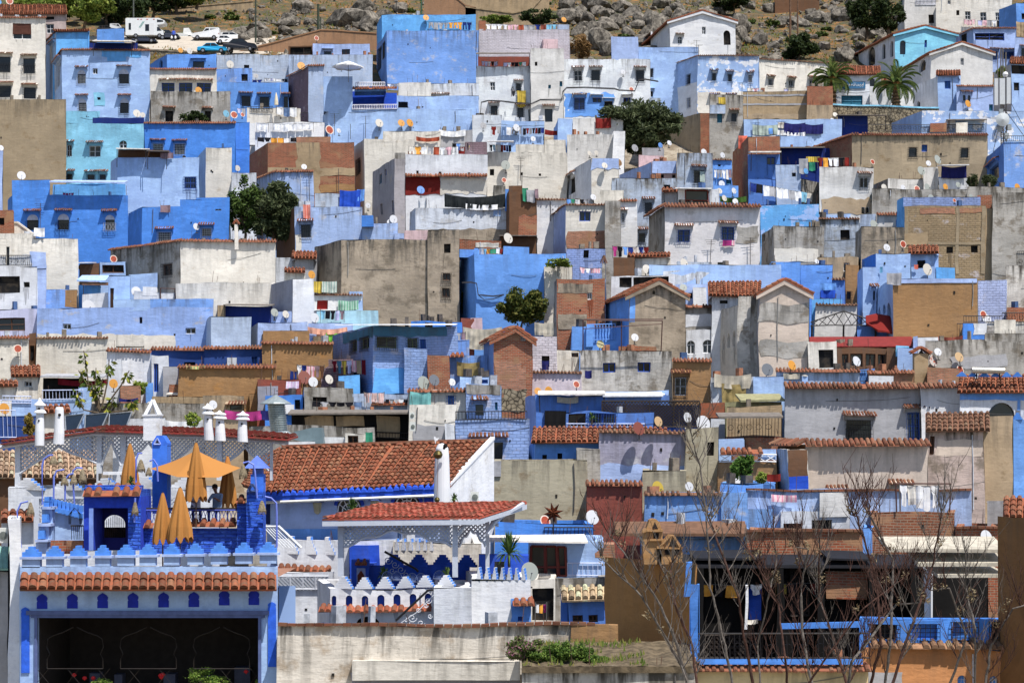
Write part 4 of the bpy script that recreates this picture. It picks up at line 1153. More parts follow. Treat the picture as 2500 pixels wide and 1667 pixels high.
def rocks():
 protos=[rockmesh(i*3.1,2 if i<3 else 3) for i in range(7)]
 def rock(px,py,w,h,label=None,k=None):
  p=px_on_hill(px,py+h*.35); D=p.y; me=protos[k if k is not None else random.randrange(7)]
  o=bpy.data.objects.new('boulder',me); COLL.objects.link(o); s=w/2/F*D
  o.location=p+V((0,s*.3,h*.25/F*D)); o.scale=(s*1.05,s*random.uniform(.8,1.1),h/2/F*D*1.25); o.rotation_euler=(random.uniform(-.3,.3),random.uniform(-.3,.3),random.random()*6)
  tag(o,label or 'grey weathered limestone boulder scattered among others on the hillside','boulder','limestone boulders on the hillside')
 big=[(1,1650,180,640,270,'huge rounded grey boulder above the brown retaining wall'),(1,940,230,260,180,'dark cleft boulder left of the utility pole'),(1,1190,240,170,100,'pale boulder just left of the huge rounded one'),(1,1250,345,240,60,'low pale boulder at the foot of the pole'),
  (1,1670,230,200,110,'smaller boulder resting against the huge rounded one'),(1,1850,260,250,160,'craggy boulder above the wall beside the bright blue slab'),(1,910,395,130,50,'small flat rock in grass above brown wall'),(1,400,350,170,80,'isolated grey rock near the parked cars'),
  (3,1430,270,330,360,'enormous leaning boulder right of the white gabled house'),(3,1190,120,270,170,'broad boulder behind the white gable ridge'),(3,270,275,280,200,'round boulder left of the white gabled house'),(3,110,60,260,160,'blocky cliff boulder at top above washing'),
  (3,1830,530,200,120,'oval boulder above the long cream house'),(3,1880,630,140,110,'pale boulder perched above the cream house roof'),(3,2030,650,180,80,'flat boulder beside the dark bush'),(3,1400,470,110,200,'upright boulder against white gable wall'),
  (3,1790,90,230,180,'striped grey outcrop near the two tall poles'),(3,1420,620,120,80,'boulder at right foot of the white gabled house'),(2,2200,60,500,150,'great overhanging rock mass at the top edge'),(2,2230,300,320,170,'cracked slab boulder above the periwinkle house'),
  (2,2000,290,190,120,'rounded boulder right of the yellow dish'),(2,1900,120,160,90,'grey boulder up the slope above pink laundry'),(2,2100,390,180,110,'boulder above the hooded white house'),(2,1450,110,120,60,'shaded dark boulder on ochre slope'),(4,60,530,190,130,'pale boulder beside aqua gabled house roof'),(4,300,520,110,100,'grey boulder under the pines'),(3,40,250,150,150,'boulder left of round boulder by white gable'),(3,600,150,160,150,'boulder pile stone left of white gable ridge'),(3,460,100,120,60,'flat stone cap atop the boulder pile')]
 for c,x,y,w,h,l in big:
  a,b=T(c,0,x,y); rock(a,b,w/SC_,h/SC_,l)
 random.seed(21)
 for i in range(262):
  z=random.random()
  if z<.5: px=random.uniform(1370,1800); py=random.uniform(2,150)
  elif z<.66: px=random.uniform(600,1000); py=random.uniform(10,100)
  elif z<.93: px=random.uniform(1800,2190); py=random.uniform(2,150)
  else: px=random.uniform(500,900); py=random.uniform(40,110)
  w=random.uniform(12,52)*random.uniform(.5,1.1)*(1.9 if z<.5 else 1.5); rock(px,py,w,w*random.uniform(.5,.85))
 random.seed(33); sc=leafmat('scrub',[(40,52,26),(70,86,38),(110,124,60)])
 for i in range(34):
  px=random.uniform(430,2150); py=random.uniform(8,120); w=random.uniform(9,26)
  if px<640 and py>55: continue
  p=px_on_hill(px,py); tree('scrub_bush','low green scrub bush growing among the rocks and grass of the slope','bush',px,py-w*.5,py+w*.1,w*1.5,p.y,sc,420,'scrub bushes on the rocky slope',.04,.26,py+w*.2,200+i)
 random.seed(34)
 # rubble as one mass
 mb=MB();
 for i in range(4200):
  px=random.uniform(400,2200); py=random.uniform(-10,150)
  if px<620 and py>60: continue
  if noise.noise(V((px*.012,py*.03,0)))<-.05: continue
  p=px_on_hill(px,py); s=random.uniform(.1,.85)*random.uniform(.3,1); q=Quaternion((random.random(),random.random(),random.random(),random.random())).normalized()
  v=[V((s,0,0)),V((-s*.9,.1*s,0)),V((0,s,0)),V((.1,-s,0)),V((0,0,s*.8)),V((0,0,-s*.7))]; v=[p+q@a for a in v]
  for a,b,c in((0,2,4),(2,1,4),(1,3,4),(3,0,4),(2,0,5),(1,2,5),(3,1,5),(0,3,5)): mb.face([v[a],v[b],v[c]])
 tag(mb.build('rubble',rockmat()),'loose grey stones strewn over the slope',None,None,'stuff')
 mb=MB()
 for i in range(15000):
  px=random.uniform(330,2200); py=random.uniform(-10,150);
  if noise.noise(V((px*.02,py*.05,9)))<-.1: continue
  if 330<px<640 and 72<py<116: continue
  p=px_on_hill(px,py); s=random.uniform(.12,.42); a=random.random()*6; d=V((math.cos(a),math.sin(a),0))*.12
  mb.face([p-d,p+d,p+V((random.uniform(-.15,.15),random.uniform(-.1,.1),s))],[(random.random(),0)]*3)
 tag(mb.build('grass',leafmat('grass',[(74,96,36),(110,124,50),(170,112,44),(66,84,34)])),'tufts of green and rusty grass among the rocks',None,None,'stuff')
def leafmat(name,cols,tr=.25):
 key=('leaf',name)
 if key in _M: return _M[key]
 m,t,b=nt('leaf_'+name); uv=N(t,'ShaderNodeUVMap',uv_map='UVMap').outputs[0]; sep=N(t,'ShaderNodeSeparateXYZ'); t.links.new(uv,sep.inputs[0])
 cr=N(t,'ShaderNodeValToRGB'); t.links.new(sep.outputs[0],cr.inputs[0]); e=cr.color_ramp; n=len(cols)
 e.elements[0].color=lin(cols[0]); e.elements[1].color=lin(cols[-1])
 for i in range(1,n-1): x=e.elements.new(i/(n-1)); x.color=lin(cols[i])
 t.links.new(cr.outputs[0],b.inputs['Base Color']); b.inputs['Roughness'].default_value=.6
 b.inputs['Specular IOR Level'].default_value=.15
 tl=N(t,'ShaderNodeBsdfTranslucent'); t.links.new(cr.outputs[0],tl.inputs[0]); ms=N(t,'ShaderNodeMixShader'); ms.inputs[0].default_value=tr
 t.links.new(b.outputs[0],ms.inputs[1]); t.links.new(tl.outputs[0],ms.inputs[2]); t.links.new(ms.outputs[0],t.nodes['Material Output'].inputs[0])
 _M[key]=m; return m
BARK=lambda: simple((96,82,66),.95,var=.3,name='bark')
def leafcloud(mb,c,r,n,s,asp=2.2,droop=0):
 for i in range(n):
  d=noise.random_unit_vector(); k=random.random()**.4; p=V(c)+V((d.x*r[0],d.y*r[1],d.z*r[2]))*k
  nn=(noise.random_unit_vector()+V((0,-.4,.6))).normalized(); u=nn.cross(noise.random_unit_vector()).normalized(); w=nn.cross(u)
  ss=s*random.uniform(.6,1.3); a=u*ss*asp*.5; b=w*ss*.5; a.z-=droop*ss
  rr=max(0,min(1,random.gauss(.5,.3)))
  mb.face([p-a,p-b*.9,p+a,p+b*.9],[(rr,0)]*4)
def tree(name,label,cat,px,py0,py1,wpx,D,leaf,n=5000,group=None,trunk=.3,s=.2,base=None,seed=0,sy=.8,gap=.5,asp=2.0):
 "crown between py0,py1 centred at px with width wpx; base py"
 random.seed(seed+11); by=base if base else py1+30
 B=P(px,by,D); C0=P(px,(py0+py1)/2,D); W=wpx/2/F*D; Hh=(py1-py0)/2/F*D
 root=thing(name,label,cat,B,group)
 tr=MB(); cl=[]; nclump=max(9,int(26*gap+8))
 for i in range(nclump):
  d=noise.random_unit_vector(); k=random.uniform(.4,.95); cl.append(C0+V((d.x*W*k,d.y*W*sy*k,d.z*Hh*k)))
 j=B.lerp(C0,.55); tr.tube([B-V((0,0,.5)),B.lerp(j,.5)+V((random.uniform(-.1,.1)*W,0,0)),j],[trunk,trunk*.8,trunk*.6],7)
 for c in cl[:20]:
  m=j.lerp(c,.5)+V((0,0,.1*Hh)); tr.tube([j,m,c],[trunk*.45,trunk*.25,trunk*.08],5)
 sub(tr,'trunk',BARK(),root)
 lf=MB()
 for c in cl:
  rr=random.uniform(.17,.36); leafcloud(lf,c,(W*rr,W*rr*.9,Hh*rr),int(n/nclump),s,asp)
 leafcloud(lf,C0,(W*.9,W*sy*.9,Hh*.9),n//14,s,asp)
 sub(lf,'crown',leaf,root)
 return root
def palm(px,ytop,ybase,D,label,wpx):
 B=P(px,ybase,D); Tt=P(px,ytop,D); root=thing('palm_tree',label,'palm tree',B,'palms by the blue banner building')
 s=MB(); Hh=Tt.z-B.z
 prof=[]
 for i in range(15):
  t=i/14; prof.append((.42*(1-.25*t)+(.16 if i%2 else 0),Hh*t-.3))
 s.lathe(B,prof,12); sub(s,'trunk',simple((98,76,54),.95,var=.35,name='palm_bark'),root)
 s=MB(); s.lathe(Tt-V((0,0,.7)),[(.35,0),(.62,.5),(.35,1.0)],10); sub(s,'boot',simple((150,110,60),.9,var=.3),root)
 L=wpx/2/F*D; protos=[]
 lm=leafmat('palm',[(50,72,34),(84,106,48),(136,140,80)])
 for k in range(4):
  f=MB(); n=26; el=[1.25,.85,.4,-.05][k]
  pts=[]; p=V((0,0,0)); a=el
  for i in range(n+1):
   pts.append(p.copy()); a-= (1.35+.15*k)/n*(.35+1.2*i/n); p=p+V((math.cos(a),0,math.sin(a)))*(L*1.12/n)
  f.tube(pts,[.05*(1-i/(n+1))+.008 for i in range(n+1)],4)
  for i in range(2,n):
   d=(pts[i+1]-pts[i-1]).normalized(); w=.62*math.sin(math.pi*min(1,(i/n)*.85+.12))
   for sg in(-1,1):
    for h in(0,.5):
     q=pts[i].lerp(pts[i+1],h); e=q+(d*.75+V((0,sg*.75,.25-.1*h))).normalized()*w
     mw=V((0,0,.035)); rr=random.random(); mi=q.lerp(e,.5); f.face([q,mi+mw,e,mi-mw],[(rr,0)]*4)
  ob=f.build('frond',lm,None); protos.append(ob.data); bpy.data.objects.remove(ob)
 random.seed(5)
 for i in range(46):
  k=0 if i<9 else(1 if i<22 else(2 if i<36 else 3)); o=bpy.data.objects.new('frond',protos[k]); COLL.objects.link(o); o.parent=root; o.location=Tt-B; o.rotation_euler=(random.uniform(-.1,.1),random.uniform(-.15,.15),i*2.399+random.uniform(-.2,.2)); o.scale=(random.uniform(.8,1.08),)*3
def car(label,c,x0,y0,x1,y1,D,col,kind='car',flip=False):
 "side-on vehicle in tile px of tile (c,0); faces right unless flip"
 A=TP(c,0,x0,y1,D);B=TP(c,0,x1,y1,D);Tz=TP(c,0,x0,y0,D).z; L=B.x-A.x; Hh=Tz-A.z; root=thing('parked_car' if kind!='camper' else 'camper_van',label,'car' if kind in('car','hatch') else ('camper van' if kind=='camper' else 'van'),V(((A.x+B.x)/2,D,A.z)),'vehicles parked on the hillside road')
 X=lambda u: (A.x+L*u) if not flip else (B.x-L*u)
 W=1.7; zf=lambda v:A.z+Hh*v
 PR={'car':[(0,.25),(0,.55),(.04,.62),(.16,.66),(.3,.97),(.58,1),(.74,.68),(.95,.58),(1,.45),(1,.22)],
  'hatch':[(0,.22),(.0,.6),(.05,.68),(.12,.96),(.5,1),(.68,.68),(.93,.58),(1,.45),(1,.22)],
  'van':[(0,.2),(0,.95),(.03,1),(.5,1),(.62,.66),(.92,.56),(1,.45),(1,.2)],
  'pickup':[(0,.25),(0,.55),(.5,.55),(.52,.98),(.76,1),(.86,.64),(.98,.55),(1,.25)],
  'camper':[(0,.14),(0,.97),(.04,1),(.85,1),(1,.86),(.98,.72),(.8,.66),(.84,.5),(.96,.36),(.97,.14)]}[kind]
 if kind=='camper': W=2.1
 mb=MB(); n=len(PR); ins=lambda v:.0 if v<.6 or kind=='camper' else .14
 F0=[V((X(u),D-W/2+ins(v),zf(v))) for u,v in PR]; F1=[V((X(u),D+W/2-ins(v),zf(v))) for u,v in PR]
 mb.face(F0); mb.face(list(reversed(F1)))
 for i in range(n):
  j=(i+1)%n; mb.face([F0[i],F1[i],F1[j],F0[j]])
 body=mb.build('body',simple(col,.3,.1,.5,.04,name='car_paint'),root)
 WN={'car':[[(.2,.68),(.31,.92),(.44,.94),(.44,.68)],[(.46,.68),(.46,.94),(.57,.94),(.7,.68)]],'hatch':[[(.14,.7),(.17,.92),(.36,.94),(.36,.7)],[(.38,.7),(.38,.94),(.49,.94),(.64,.7)]],
  'van':[[(.06,.6),(.06,.9),(.34,.9),(.34,.6)],[(.38,.6),(.38,.92),(.49,.92),(.6,.64)]],'pickup':[[(.56,.66),(.56,.92),(.74,.92),(.82,.66)]],
  'camper':[[(.5,.34),(.5,.68),(.6,.68),(.6,.34)],[(.8,.78),(.8,.92),(.95,.88),(.96,.8)],[(.8,.34),(.8,.56),(.86,.5),(.92,.36)],[(.08,.4),(.08,.74),(.14,.74),(.14,.4)]]}[kind]
 for w in WN:
  for sg in(-1,1):
   m=MB(); m.prism([V((X(u),D+sg*(W/2+.012-ins(v)),zf(v))) for u,v in w],V((0,-.02*sg,0))); sub(m,'side_window',glass(),body)
 if kind=='camper':
  m=MB();
  for u in(.32,.4,.55,.72): m.box((X(u),D-W/2-.02,zf(.93)),(L*.04,.03,Hh*.03))
  sub(m,'marker_stripe',simple((190,50,50),.5),body)
  m=MB()
  for o_ in(0,.03): m.prism([V((X(.34+o_),D-W/2-.015,zf(.52))),V((X(.355+o_),D-W/2-.015,zf(.52))),V((X(.455+o_),D-W/2-.015,zf(.82))),V((X(.44+o_),D-W/2-.015,zf(.82)))],V((0,-.01,0)))
  sub(m,'side_stripe',simple((60,140,130),.5),body)
  m=MB(); m.box((X(.66),D-W/2-.02,zf(.45)),(L*.12,.02,Hh*.6)); sub(m,'door',simple((214,216,218),.5,var=.03),body)
 rad=.31
 for u in((.19,.81) if kind!='camper' else (.26,.86)):
  for sg in(-1,1):
   w=MB(); c0=V((X(u),D+sg*(W/2-.08),A.z+rad-.02)); w.bar(c0-V((0,.1,0)),c0+V((0,.1,0)),rad,14); wh=sub(w,'wheel',simple((22,22,24),.8),root)
   w=MB(); w.bar(c0-V((0,.115,0)),c0+V((0,.115,0)),rad*.55,10); sub(w,'rim',simple((150,150,154),.4,.5),wh)
 for u,cc in((.985,(230,228,210)),(.015,(150,24,22))):
  for sg in(-1,1):
   m=MB(); m.box((X(u),D+sg*(W/2-.18),zf(.48 if kind!='camper' else .3)),(.08,.3,.16)); sub(m,'headlight' if u>.5 else 'tail_light',simple(cc,.3),root)
 for u in(.995,.005):
  m=MB(); m.box((X(u),D,zf(.26 if kind!='camper' else .16)),(.12,W*.96,.2)); sub(m,'bumper',simple((40,40,42),.6) if kind!='van' else simple((60,60,62),.6),root)
def walker():
 p=px_on_hill(*T(0,0,1990,482)); v=[];e=[];rd=[]
 def j(c,q,r): v.append(c); rd.append((r,r*.8)); (e.append((q,len(v)-1)) if q is not None else None); return len(v)-1
 pe=j((0,0,.95),None,.15); s=j((0,0,1.2),pe,.14); c=j((0,0,1.42),s,.17); n=j((0,0,1.53),c,.06); h=j((0,-.01,1.64),n,.095); j((0,0,1.74),h,.07)
 for x in(-1,1):
  a=j((.19*x,0,1.42),c,.06); b=j((.25*x,.03,1.15),a,.048); w=j((.24*x,-.06,.9),b,.035); j((.24*x,-.08,.82),w,.03)
  l=j((.1*x,0,.88),pe,.1); k=j((.11*x,-.05*x,.5),l,.07); f=j((.11*x,.08*x,.08),k,.05); j((.11*x,.08*x-.14,.04),f,.04)
 me=bpy.data.meshes.new('person'); me.from_pydata(v,e,[]); o=bpy.data.objects.new('person',me); COLL.objects.link(o); o.location=p
 o.modifiers.new('s','SKIN');
 for i,r in enumerate(rd): me.skin_vertices[0].data[i].radius=r
 me.skin_vertices[0].data[0].use_root=True
 o.modifiers.new('u','SUBSURF').render_levels=2; o.modifiers[-1].levels=2
 nm=bpy.data.meshes.new_from_object(o.evaluated_get(bpy.context.evaluated_depsgraph_get())); o.modifiers.clear(); o.data=nm; nm.materials.clear()
 for c_ in ((60,90,190),'skn',(40,44,60)): nm.materials.append(simple(c_,.9))
 for f in nm.polygons: z=f.center.z; f.material_index=1 if z>1.5 or (abs(f.center.x)>.2 and z<.95) else(2 if z<.98 else 0); f.use_smooth=True
 tag(o,'person in blue top walking with white bags beside the white pickup','person')
 m=MB(); m.lathe(p+V((0,.01,1.62)),[(.1,0),(.1,.09),(.02,.15)],10); sub(m,'hair',simple((26,22,20),.9),o,True)
 for x in(-1,1):
  m=MB(); m.lathe(p+V((.26*x,-.08,.42)),[(.1,0),(.15,.12),(.1,.3),(.02,.4)],8); b=m.build('carrier_bag',simple('wht',.6),None,loc=p+V((.26*x,-.08,.42))); tag(b,('left' if x<0 else 'right')+' white carrier bag held by the walking person in blue','bag')
def pole(label,c,x,y0,y1,D,r=.14,col=(70,64,56)):
 A=TP(c,0,x,y0,D);B=TP(c,0,x,y1,D); mb=MB(); mb.tube([B-V((0,0,.6)),A],[r,r*.75],8); o=mb.build('utility_pole',simple(col,.9,var=.3,name='pole_wood'),None,loc=B); tag(o,label,'pole','utility poles on the hillside')
def upper():
 terrain(); rocks()
 # cars
 RD=lambda x,y: px_on_hill(*T(0,0,x,y)).y
 c=lambda *a,**k: car(*a,**k)
 c('white camper van with green side stripes parked on the road',0,1455,228,1905,455,RD(1650,460),(226,228,228),'camper')
 c('dark grey hatchback parked just behind the camper van',0,1830,358,2060,470,RD(1950,470)+1,(52,56,66),'hatch')
 c('small white pickup with open bed beside grey hatchback',0,1990,335,2230,470,RD(2100,468)+4,(214,214,210),'pickup')
 c('white panel van with roof rack in middle of the row',0,2215,330,2520,470,RD(2380,470),(226,226,226),'van',flip=True)
 c('white off-road wagon behind the white hatchback',1,160,380,500,480,RD(2700,478)+3,(222,222,220),'hatch')
 c('white hatchback between the off-road wagon and black car',1,140,420,380,520,RD(2600,520),(228,228,228),'hatch')
 c('black saloon car at the right end of the row',1,215,455,600,600,RD(2750,600)-3,(24,26,34),'car')
 c('bright turquoise saloon car nearest the blue rooftops',1,-75,505,262,622,RD(2400,620)-2,(30,150,200),'car')
 c('dark car with turquoise hood half hidden by the wall',0,1520,430,1800,505,RD(1650,505),(40,44,60),'car')
 c('white van partly behind the camper van',0,1270,285,1470,400,RD(1400,400)+3,(220,220,222),'van')
 c('dark grey car at the left end by the trees',0,1120,305,1370,400,RD(1250,400)+1,(60,62,66),'hatch')
 walker()
 pole('tall green-grey utility pole left of the grey boulders',1,583,-60,440,268,.13,(64,70,60))
 pole('thick short utility pole by the huge boulder',1,1300,50,350,264,.2,(64,72,58)); pole('slimmer leaning pole beside the thick short pole',1,1328,200,350,263,.1,(64,72,58))
 pole('utility pole rising above the trees by the camper van',0,1530,-40,225,275,.12,(84,88,84)); pole('left of two tall brown poles right of the gable',3,2015,-60,440,262,.16,(110,84,66)); pole('right of two tall brown poles right of the gable',3,2100,-60,400,264,.12,(110,84,66))
 pole('green metal lamp post left of the bright blue block top',2,135,-40,150,262,.12,(60,90,70)); pole('short lamp post in grass above blue block',1,2195,20,160,270,.06,(50,50,50))
 G_='trees above the hillside road'; gl=leafmat('lime',[(70,88,34),(104,122,50),(150,160,76)]); dg=leafmat('darkgreen',[(28,38,22),(46,60,30),(72,84,44)]); ol=leafmat('olive',[(44,52,32),(68,78,50),(104,112,78)])
 tree('broadleaf_tree','bright green tree above the tiled roof, left','tree',*_t(0,0,480,-90,230),120,272,gl,5200,G_,.25,.3,T(0,0,0,290)[1],1)
 tree('broadleaf_tree','bright green twin-stemmed tree right of the other','tree',*_t(0,0,960,-110,225),150,272,gl,6500,G_,.25,.3,T(0,0,0,300)[1],2)
 tree('evergreen_tree','dark green tree filling the gap behind the camper','tree',*_t(0,0,1500,-60,240),85,280,dg,4200,G_,.3,.3,T(0,0,0,280)[1],3)
 tree('evergreen_tree','dark tree at the top edge left of the fence','tree',*_t(0,0,2020,-160,80),110,296,dg,3600,G_,.3,.3,T(0,0,0,140)[1],4)
 tree('evergreen_tree','shaded dark tree behind the bright green trees','tree',*_t(0,0,1220,-60,240),90,285,dg,3200,G_,.3,.32,T(0,0,0,300)[1],5)
 for i,(x,y0,y1,w,lf_,lb) in enumerate(((300,-120,150,90,gl,'light green tree over the far left tiled roof'),(760,-110,170,90,dg,'dark tree in the gap between the bright green trees'),(1750,-120,150,100,dg,'deep shaded tree right of the camper van pole'),(1330,-130,230,80,dg,'dark tree trunked behind the parked van'),(2250,-150,40,110,gl,'light green tree at the top edge over the coped wall'),(1080,-120,250,90,dg,'dark tree behind the twin-stemmed tree'),(600,-60,240,80,dg,'dark tree low behind the left bright green tree'))):
  tree('broadleaf_tree',lb,'tree',*_t(0,0,x,y0,y1),w,283+i,lf_,3000,G_,.25,.32,T(0,0,0,y1+30)[1],60+i)
 tree('bush','dark round bush below the tall brown poles','bush',*_t(3,0,2130,390,690),88,256,dg,3600,'bushes between the rocks',.15,.22,T(3,0,0,700)[1],6,asp=3)
 tree('pine_tree','tall dark pine left of the baluster balcony house','tree',*_t(4,0,790,-80,400),86,258,dg,4200,'dark pines on the rocks',.3,.22,T(4,0,0,470)[1],7,asp=3)
 tree('pine_tree','broad dark pine above the aqua gabled house','tree',*_t(4,0,540,-80,400),105,262,dg,4200,'dark pines on the rocks',.3,.22,T(4,0,0,430)[1],8,asp=3)
 tree('bush','dark scrub bush at the top over the boulders','bush',*_t(3,0,1370,-80,110),100,292,dg,3000,'bushes between the rocks',.12,.25,T(3,0,0,130)[1],9,asp=3)
 tree('bush','brown dry thicket beside the mauve white house','bush',*_t(2,0,1960,370,680),50,244,leafmat('dry',[(96,74,46),(130,100,60),(150,120,84)]),2600,'bushes between the rocks',.08,.16,T(2,0,0,690)[1],10,asp=5)
 tree('bush','green bramble strip behind pink laundry','bush',*_t(2,0,1000,195,270),90,258,gl,1800,'bushes between the rocks',.06,.2,T(2,0,0,290)[1],12)
 tree('bush','wide bramble right of the strip behind pink laundry','bush',*_t(2,0,1480,110,270),96,256,dg,2600,'bushes between the rocks',.06,.2,T(2,0,0,290)[1],13)
 tree('olive_tree','grey-green olive tree above the satellite terrace','tree',*_t(2,0,2680,1150,1740),232,203,ol,14000,'olive trees between houses',.3,.2,T(3,1,0,330)[1],14,asp=3,gap=1)
 tree('olive_tree','large olive tree between blue and brick houses','tree',*_t(1,1,790,560,1190),160,165,ol,13000,'olive trees between houses',.22,.17,T(1,1,0,1230)[1],15,asp=3,gap=1)
 tree('olive_tree','thin leafy tree left of the large olive','tree',*_t(1,1,450,480,1180),96,164.5,leafmat('mid',[(40,54,26),(64,84,38),(98,118,58)]),4200,'olive trees between houses',.14,.17,T(1,1,0,1230)[1],16,gap=1)
 tree('flowering_bush','bushy shrub against the bright blue cliff house','bush',*_t(2,2,1300,150,640),120,144,leafmat('fig',[(44,56,26),(78,90,40),(126,120,60)]),8000,None,.12,.15,T(2,2,0,690)[1],17,gap=1)
 tree('bush','round green bush at foot of periwinkle corner house','bush',*_t(4,0,2080,760,900),24,224,gl,900,None,.05,.2,T(4,0,0,930)[1],18)
 tree('bush','fig bush on the ledge of the stained grey house','bush',*_t(0,0,2200,1270,1415),72,213,dg,1800,None,.06,.2,T(0,0,0,1430)[1],19)
 tree('vine','leafy vine trailing over short cream wall','vine',*_t(2,1,1700,1400,1500),80,145,gl,900,None,.03,.13,T(2,1,0,1520)[1],20)
 tree('bush','left scrubby bush below the banded tan house','bush',*_t(4,1,1760,410,580),26,169,ol,1200,'scrub by blue house',.06,.13,T(4,1,0,600)[1],22,asp=3)
 tree('bush','right scrubby bush before the bright blue side wall','bush',*_t(4,1,1960,430,590),42,168,ol,1800,'scrub by blue house',.06,.13,T(4,1,0,610)[1],23,asp=3)
 tree('ivy','dark ivy in the gap beside the tall plaster tower','ivy',*_t(2,2,640,150,480),20,152,dg,1400,None,.03,.13,T(2,2,0,500)[1],24)
 palm(*_pl(4,150,990,1260),224.5,'palm tree left of the blue banner building',88) if False else None
 palm(T(4,0,150,0)[0],T(4,0,0,900)[1],T(4,0,0,1240)[1],221,'palm left of the banner, rising behind the red brick wall',112)
 palm(T(4,0,880,0)[0],T(4,0,0,965)[1],T(4,0,0,1240)[1],215,'palm right of the banner with its thick trunk in view',128)
 # stone walls, castle walls
 items=parse('''T 0 0
W 330 300 tan 1640 150 1975 120 1985 100 2900 20 | pale coped garden wall climbing behind the camper van
W 640 252 stn 1000 470 1560 520 1720 580 2480 625 | rubble retaining wall below the parked cars
T 1 0
T 2 0
W 210 262 csl 165 -60 480 -60 640 70 760 100 | brown rampart wall with sloping cap behind the blue block
W 240 275 tan 560 -40 1000 -40 1560 -60 1600 -60 | rough ochre earth embankment wall at the top edge
W 320 262 tan 640 90 1180 160 1400 120 1560 -60 | eroded ochre cliff face above the laundry terrace
T 3 0
W 180 300 brn 1840 -60 2120 -60 2300 -30 2347 0 | rusty brown ruined wall at the top right''')
 for it in items: build_wall(it)
 # phone mast
 D=190; root=thing('phone_mast','steel phone mast with white antenna panels and guy wires','phone mast',TP(4,0,2110,1760,D)); m=MB()
 for x in(2080,2105,2140): m.bar(TP(4,0,x,560 if x!=2140 else 600,D),TP(4,0,x+5,1760,D),.06,5)
 for k in range(12):
  y=1200+k*45; m.bar(TP(4,0,2080,y,D),TP(4,0,2140,y+45,D),.03); m.bar(TP(4,0,2140,y,D),TP(4,0,2080,y+45,D),.03)
 for x in(2045,2135): m.bar(TP(4,0,x,600,D),TP(4,0,x,900,D),.04)
 sub(m,'pole',simple('mtl',.5,.5),root); m=MB()
 for a,b in(((2100,1250),(1990,1760)),((2120,1250),(2347,1560)),((2180,1150),(2420,1600)),((2090,1300),(2000,1568))): m.bar(TP(4,0,*a,D),TP(4,0,*b,D),.03,3)
 sub(m,'guy_wire',iron(),root)
 for x0,x1,y0,y1 in((2010,2050,900,1205),(2070,2130,900,1195),(2150,2195,890,1190)):
  m=MB(); bxp(m,4,0,x0,y0,x1,y1,D-.5,.3); sub(m,'antenna_panel',simple((196,200,204),.5,var=.05),root)
 m=MB(); c=TP(4,0,2100,1375,D-.5); m.lathe(c,[(0,.0),(.62,0),(.66,.12),(0,.3)],16,V((0,-1,0)).to_track_quat('Z','Y')); sub(m,'microwave_drum',simple((186,192,196),.5,var=.04),root)
 m=MB(); c=TP(4,0,2133,855,D-.3); m.lathe(c,[(0,-.28),(.2,-.2),(.28,0),(.2,.2),(0,.28)],12); sub(m,'beacon',simple((226,226,226),.4,var=.03),root)
 m=MB()
 for x,y in((2085,1285),(2180,1460),(2070,1480),(2150,1560)): m=MB(); bxp(m,4,0,x-20,y-35,x+25,y+30,D-.4,.3); sub(m,'equipment_box',simple((150,156,160),.5),root)
 # red furled flag / parasol between palms, street lantern, cables
 D=217.5; root=thing('parasol','furled red parasol beside the right palm','parasol',TP(4,0,745,1110,D)); m=MB(); m.bar(TP(4,0,742,1110,D),TP(4,0,755,880,D),.03,5); sub(m,'pole',iron(),root); m=MB(); m.lathe(TP(4,0,755,1000,D),[(.2,0),(.16,.5),(.03,1.35)],8); sub(m,'canopy',clothmat('red'),root)
 D=221; root=thing('street_lantern','black wall lantern beside the yellow hanging cloth','lantern',TP(2,0,1188,1110,D)); m=MB(); m.tube([TP(2,0,1170,1110,D+.2),TP(2,0,1168,1020,D+.1),TP(2,0,1185,995,D-.3),TP(2,0,1188,1030,D-.5)],.035,4); sub(m,'bracket',iron(),root); m=MB(); m.lathe(TP(2,0,1190,1105,D-.5),[(.05,0),(.12,.1),(.2,.5),(.26,.52),(.03,.85)],6); sub(m,'lamp_head',simple((60,60,66),.4,.3),root)
 D=220.6; m=MB()
 def cable(D,c,r,pts,n=3):
  for k in range(n): m.tube([TP(c,r,x+random.uniform(-3,3),y+k*6+random.uniform(-2,2),D-.05*k) for x,y in pts],.035,3)
 cable(220.7,2,0,[(720,1335),(800,1330),(815,1250),(820,1170),(900,1150),(1050,1155),(1200,1175),(1400,1185),(1500,1140),(1740,1140),(1755,1050),(1800,1005),(2000,1000),(2347,1015),(2400,1030),(2580,1040),(2630,910),(2700,905),(2850,930)])
 o=m.build('wall_cable',simple((56,54,56),.7),None); tag(o,'bundle of black cables sagging along the upper white houses','cable')
 m=MB(); cable(147.8,2,2,[(600,100),(700,95),(770,110),(785,240),(850,245),(960,255),(1080,240)],2); cable(147.8,2,2,[(785,240),(850,300),(960,290),(1080,245)],1)
 tag(m.build('wall_cable',simple((56,54,56),.7),None),'dark cable looped over the bright blue cliff house','cable')
def _t(c,r,x,y0,y1): a,b=T(c,r,x,y0); return a,b,T(c,r,x,y1)[1]
def _pl(*a): return a
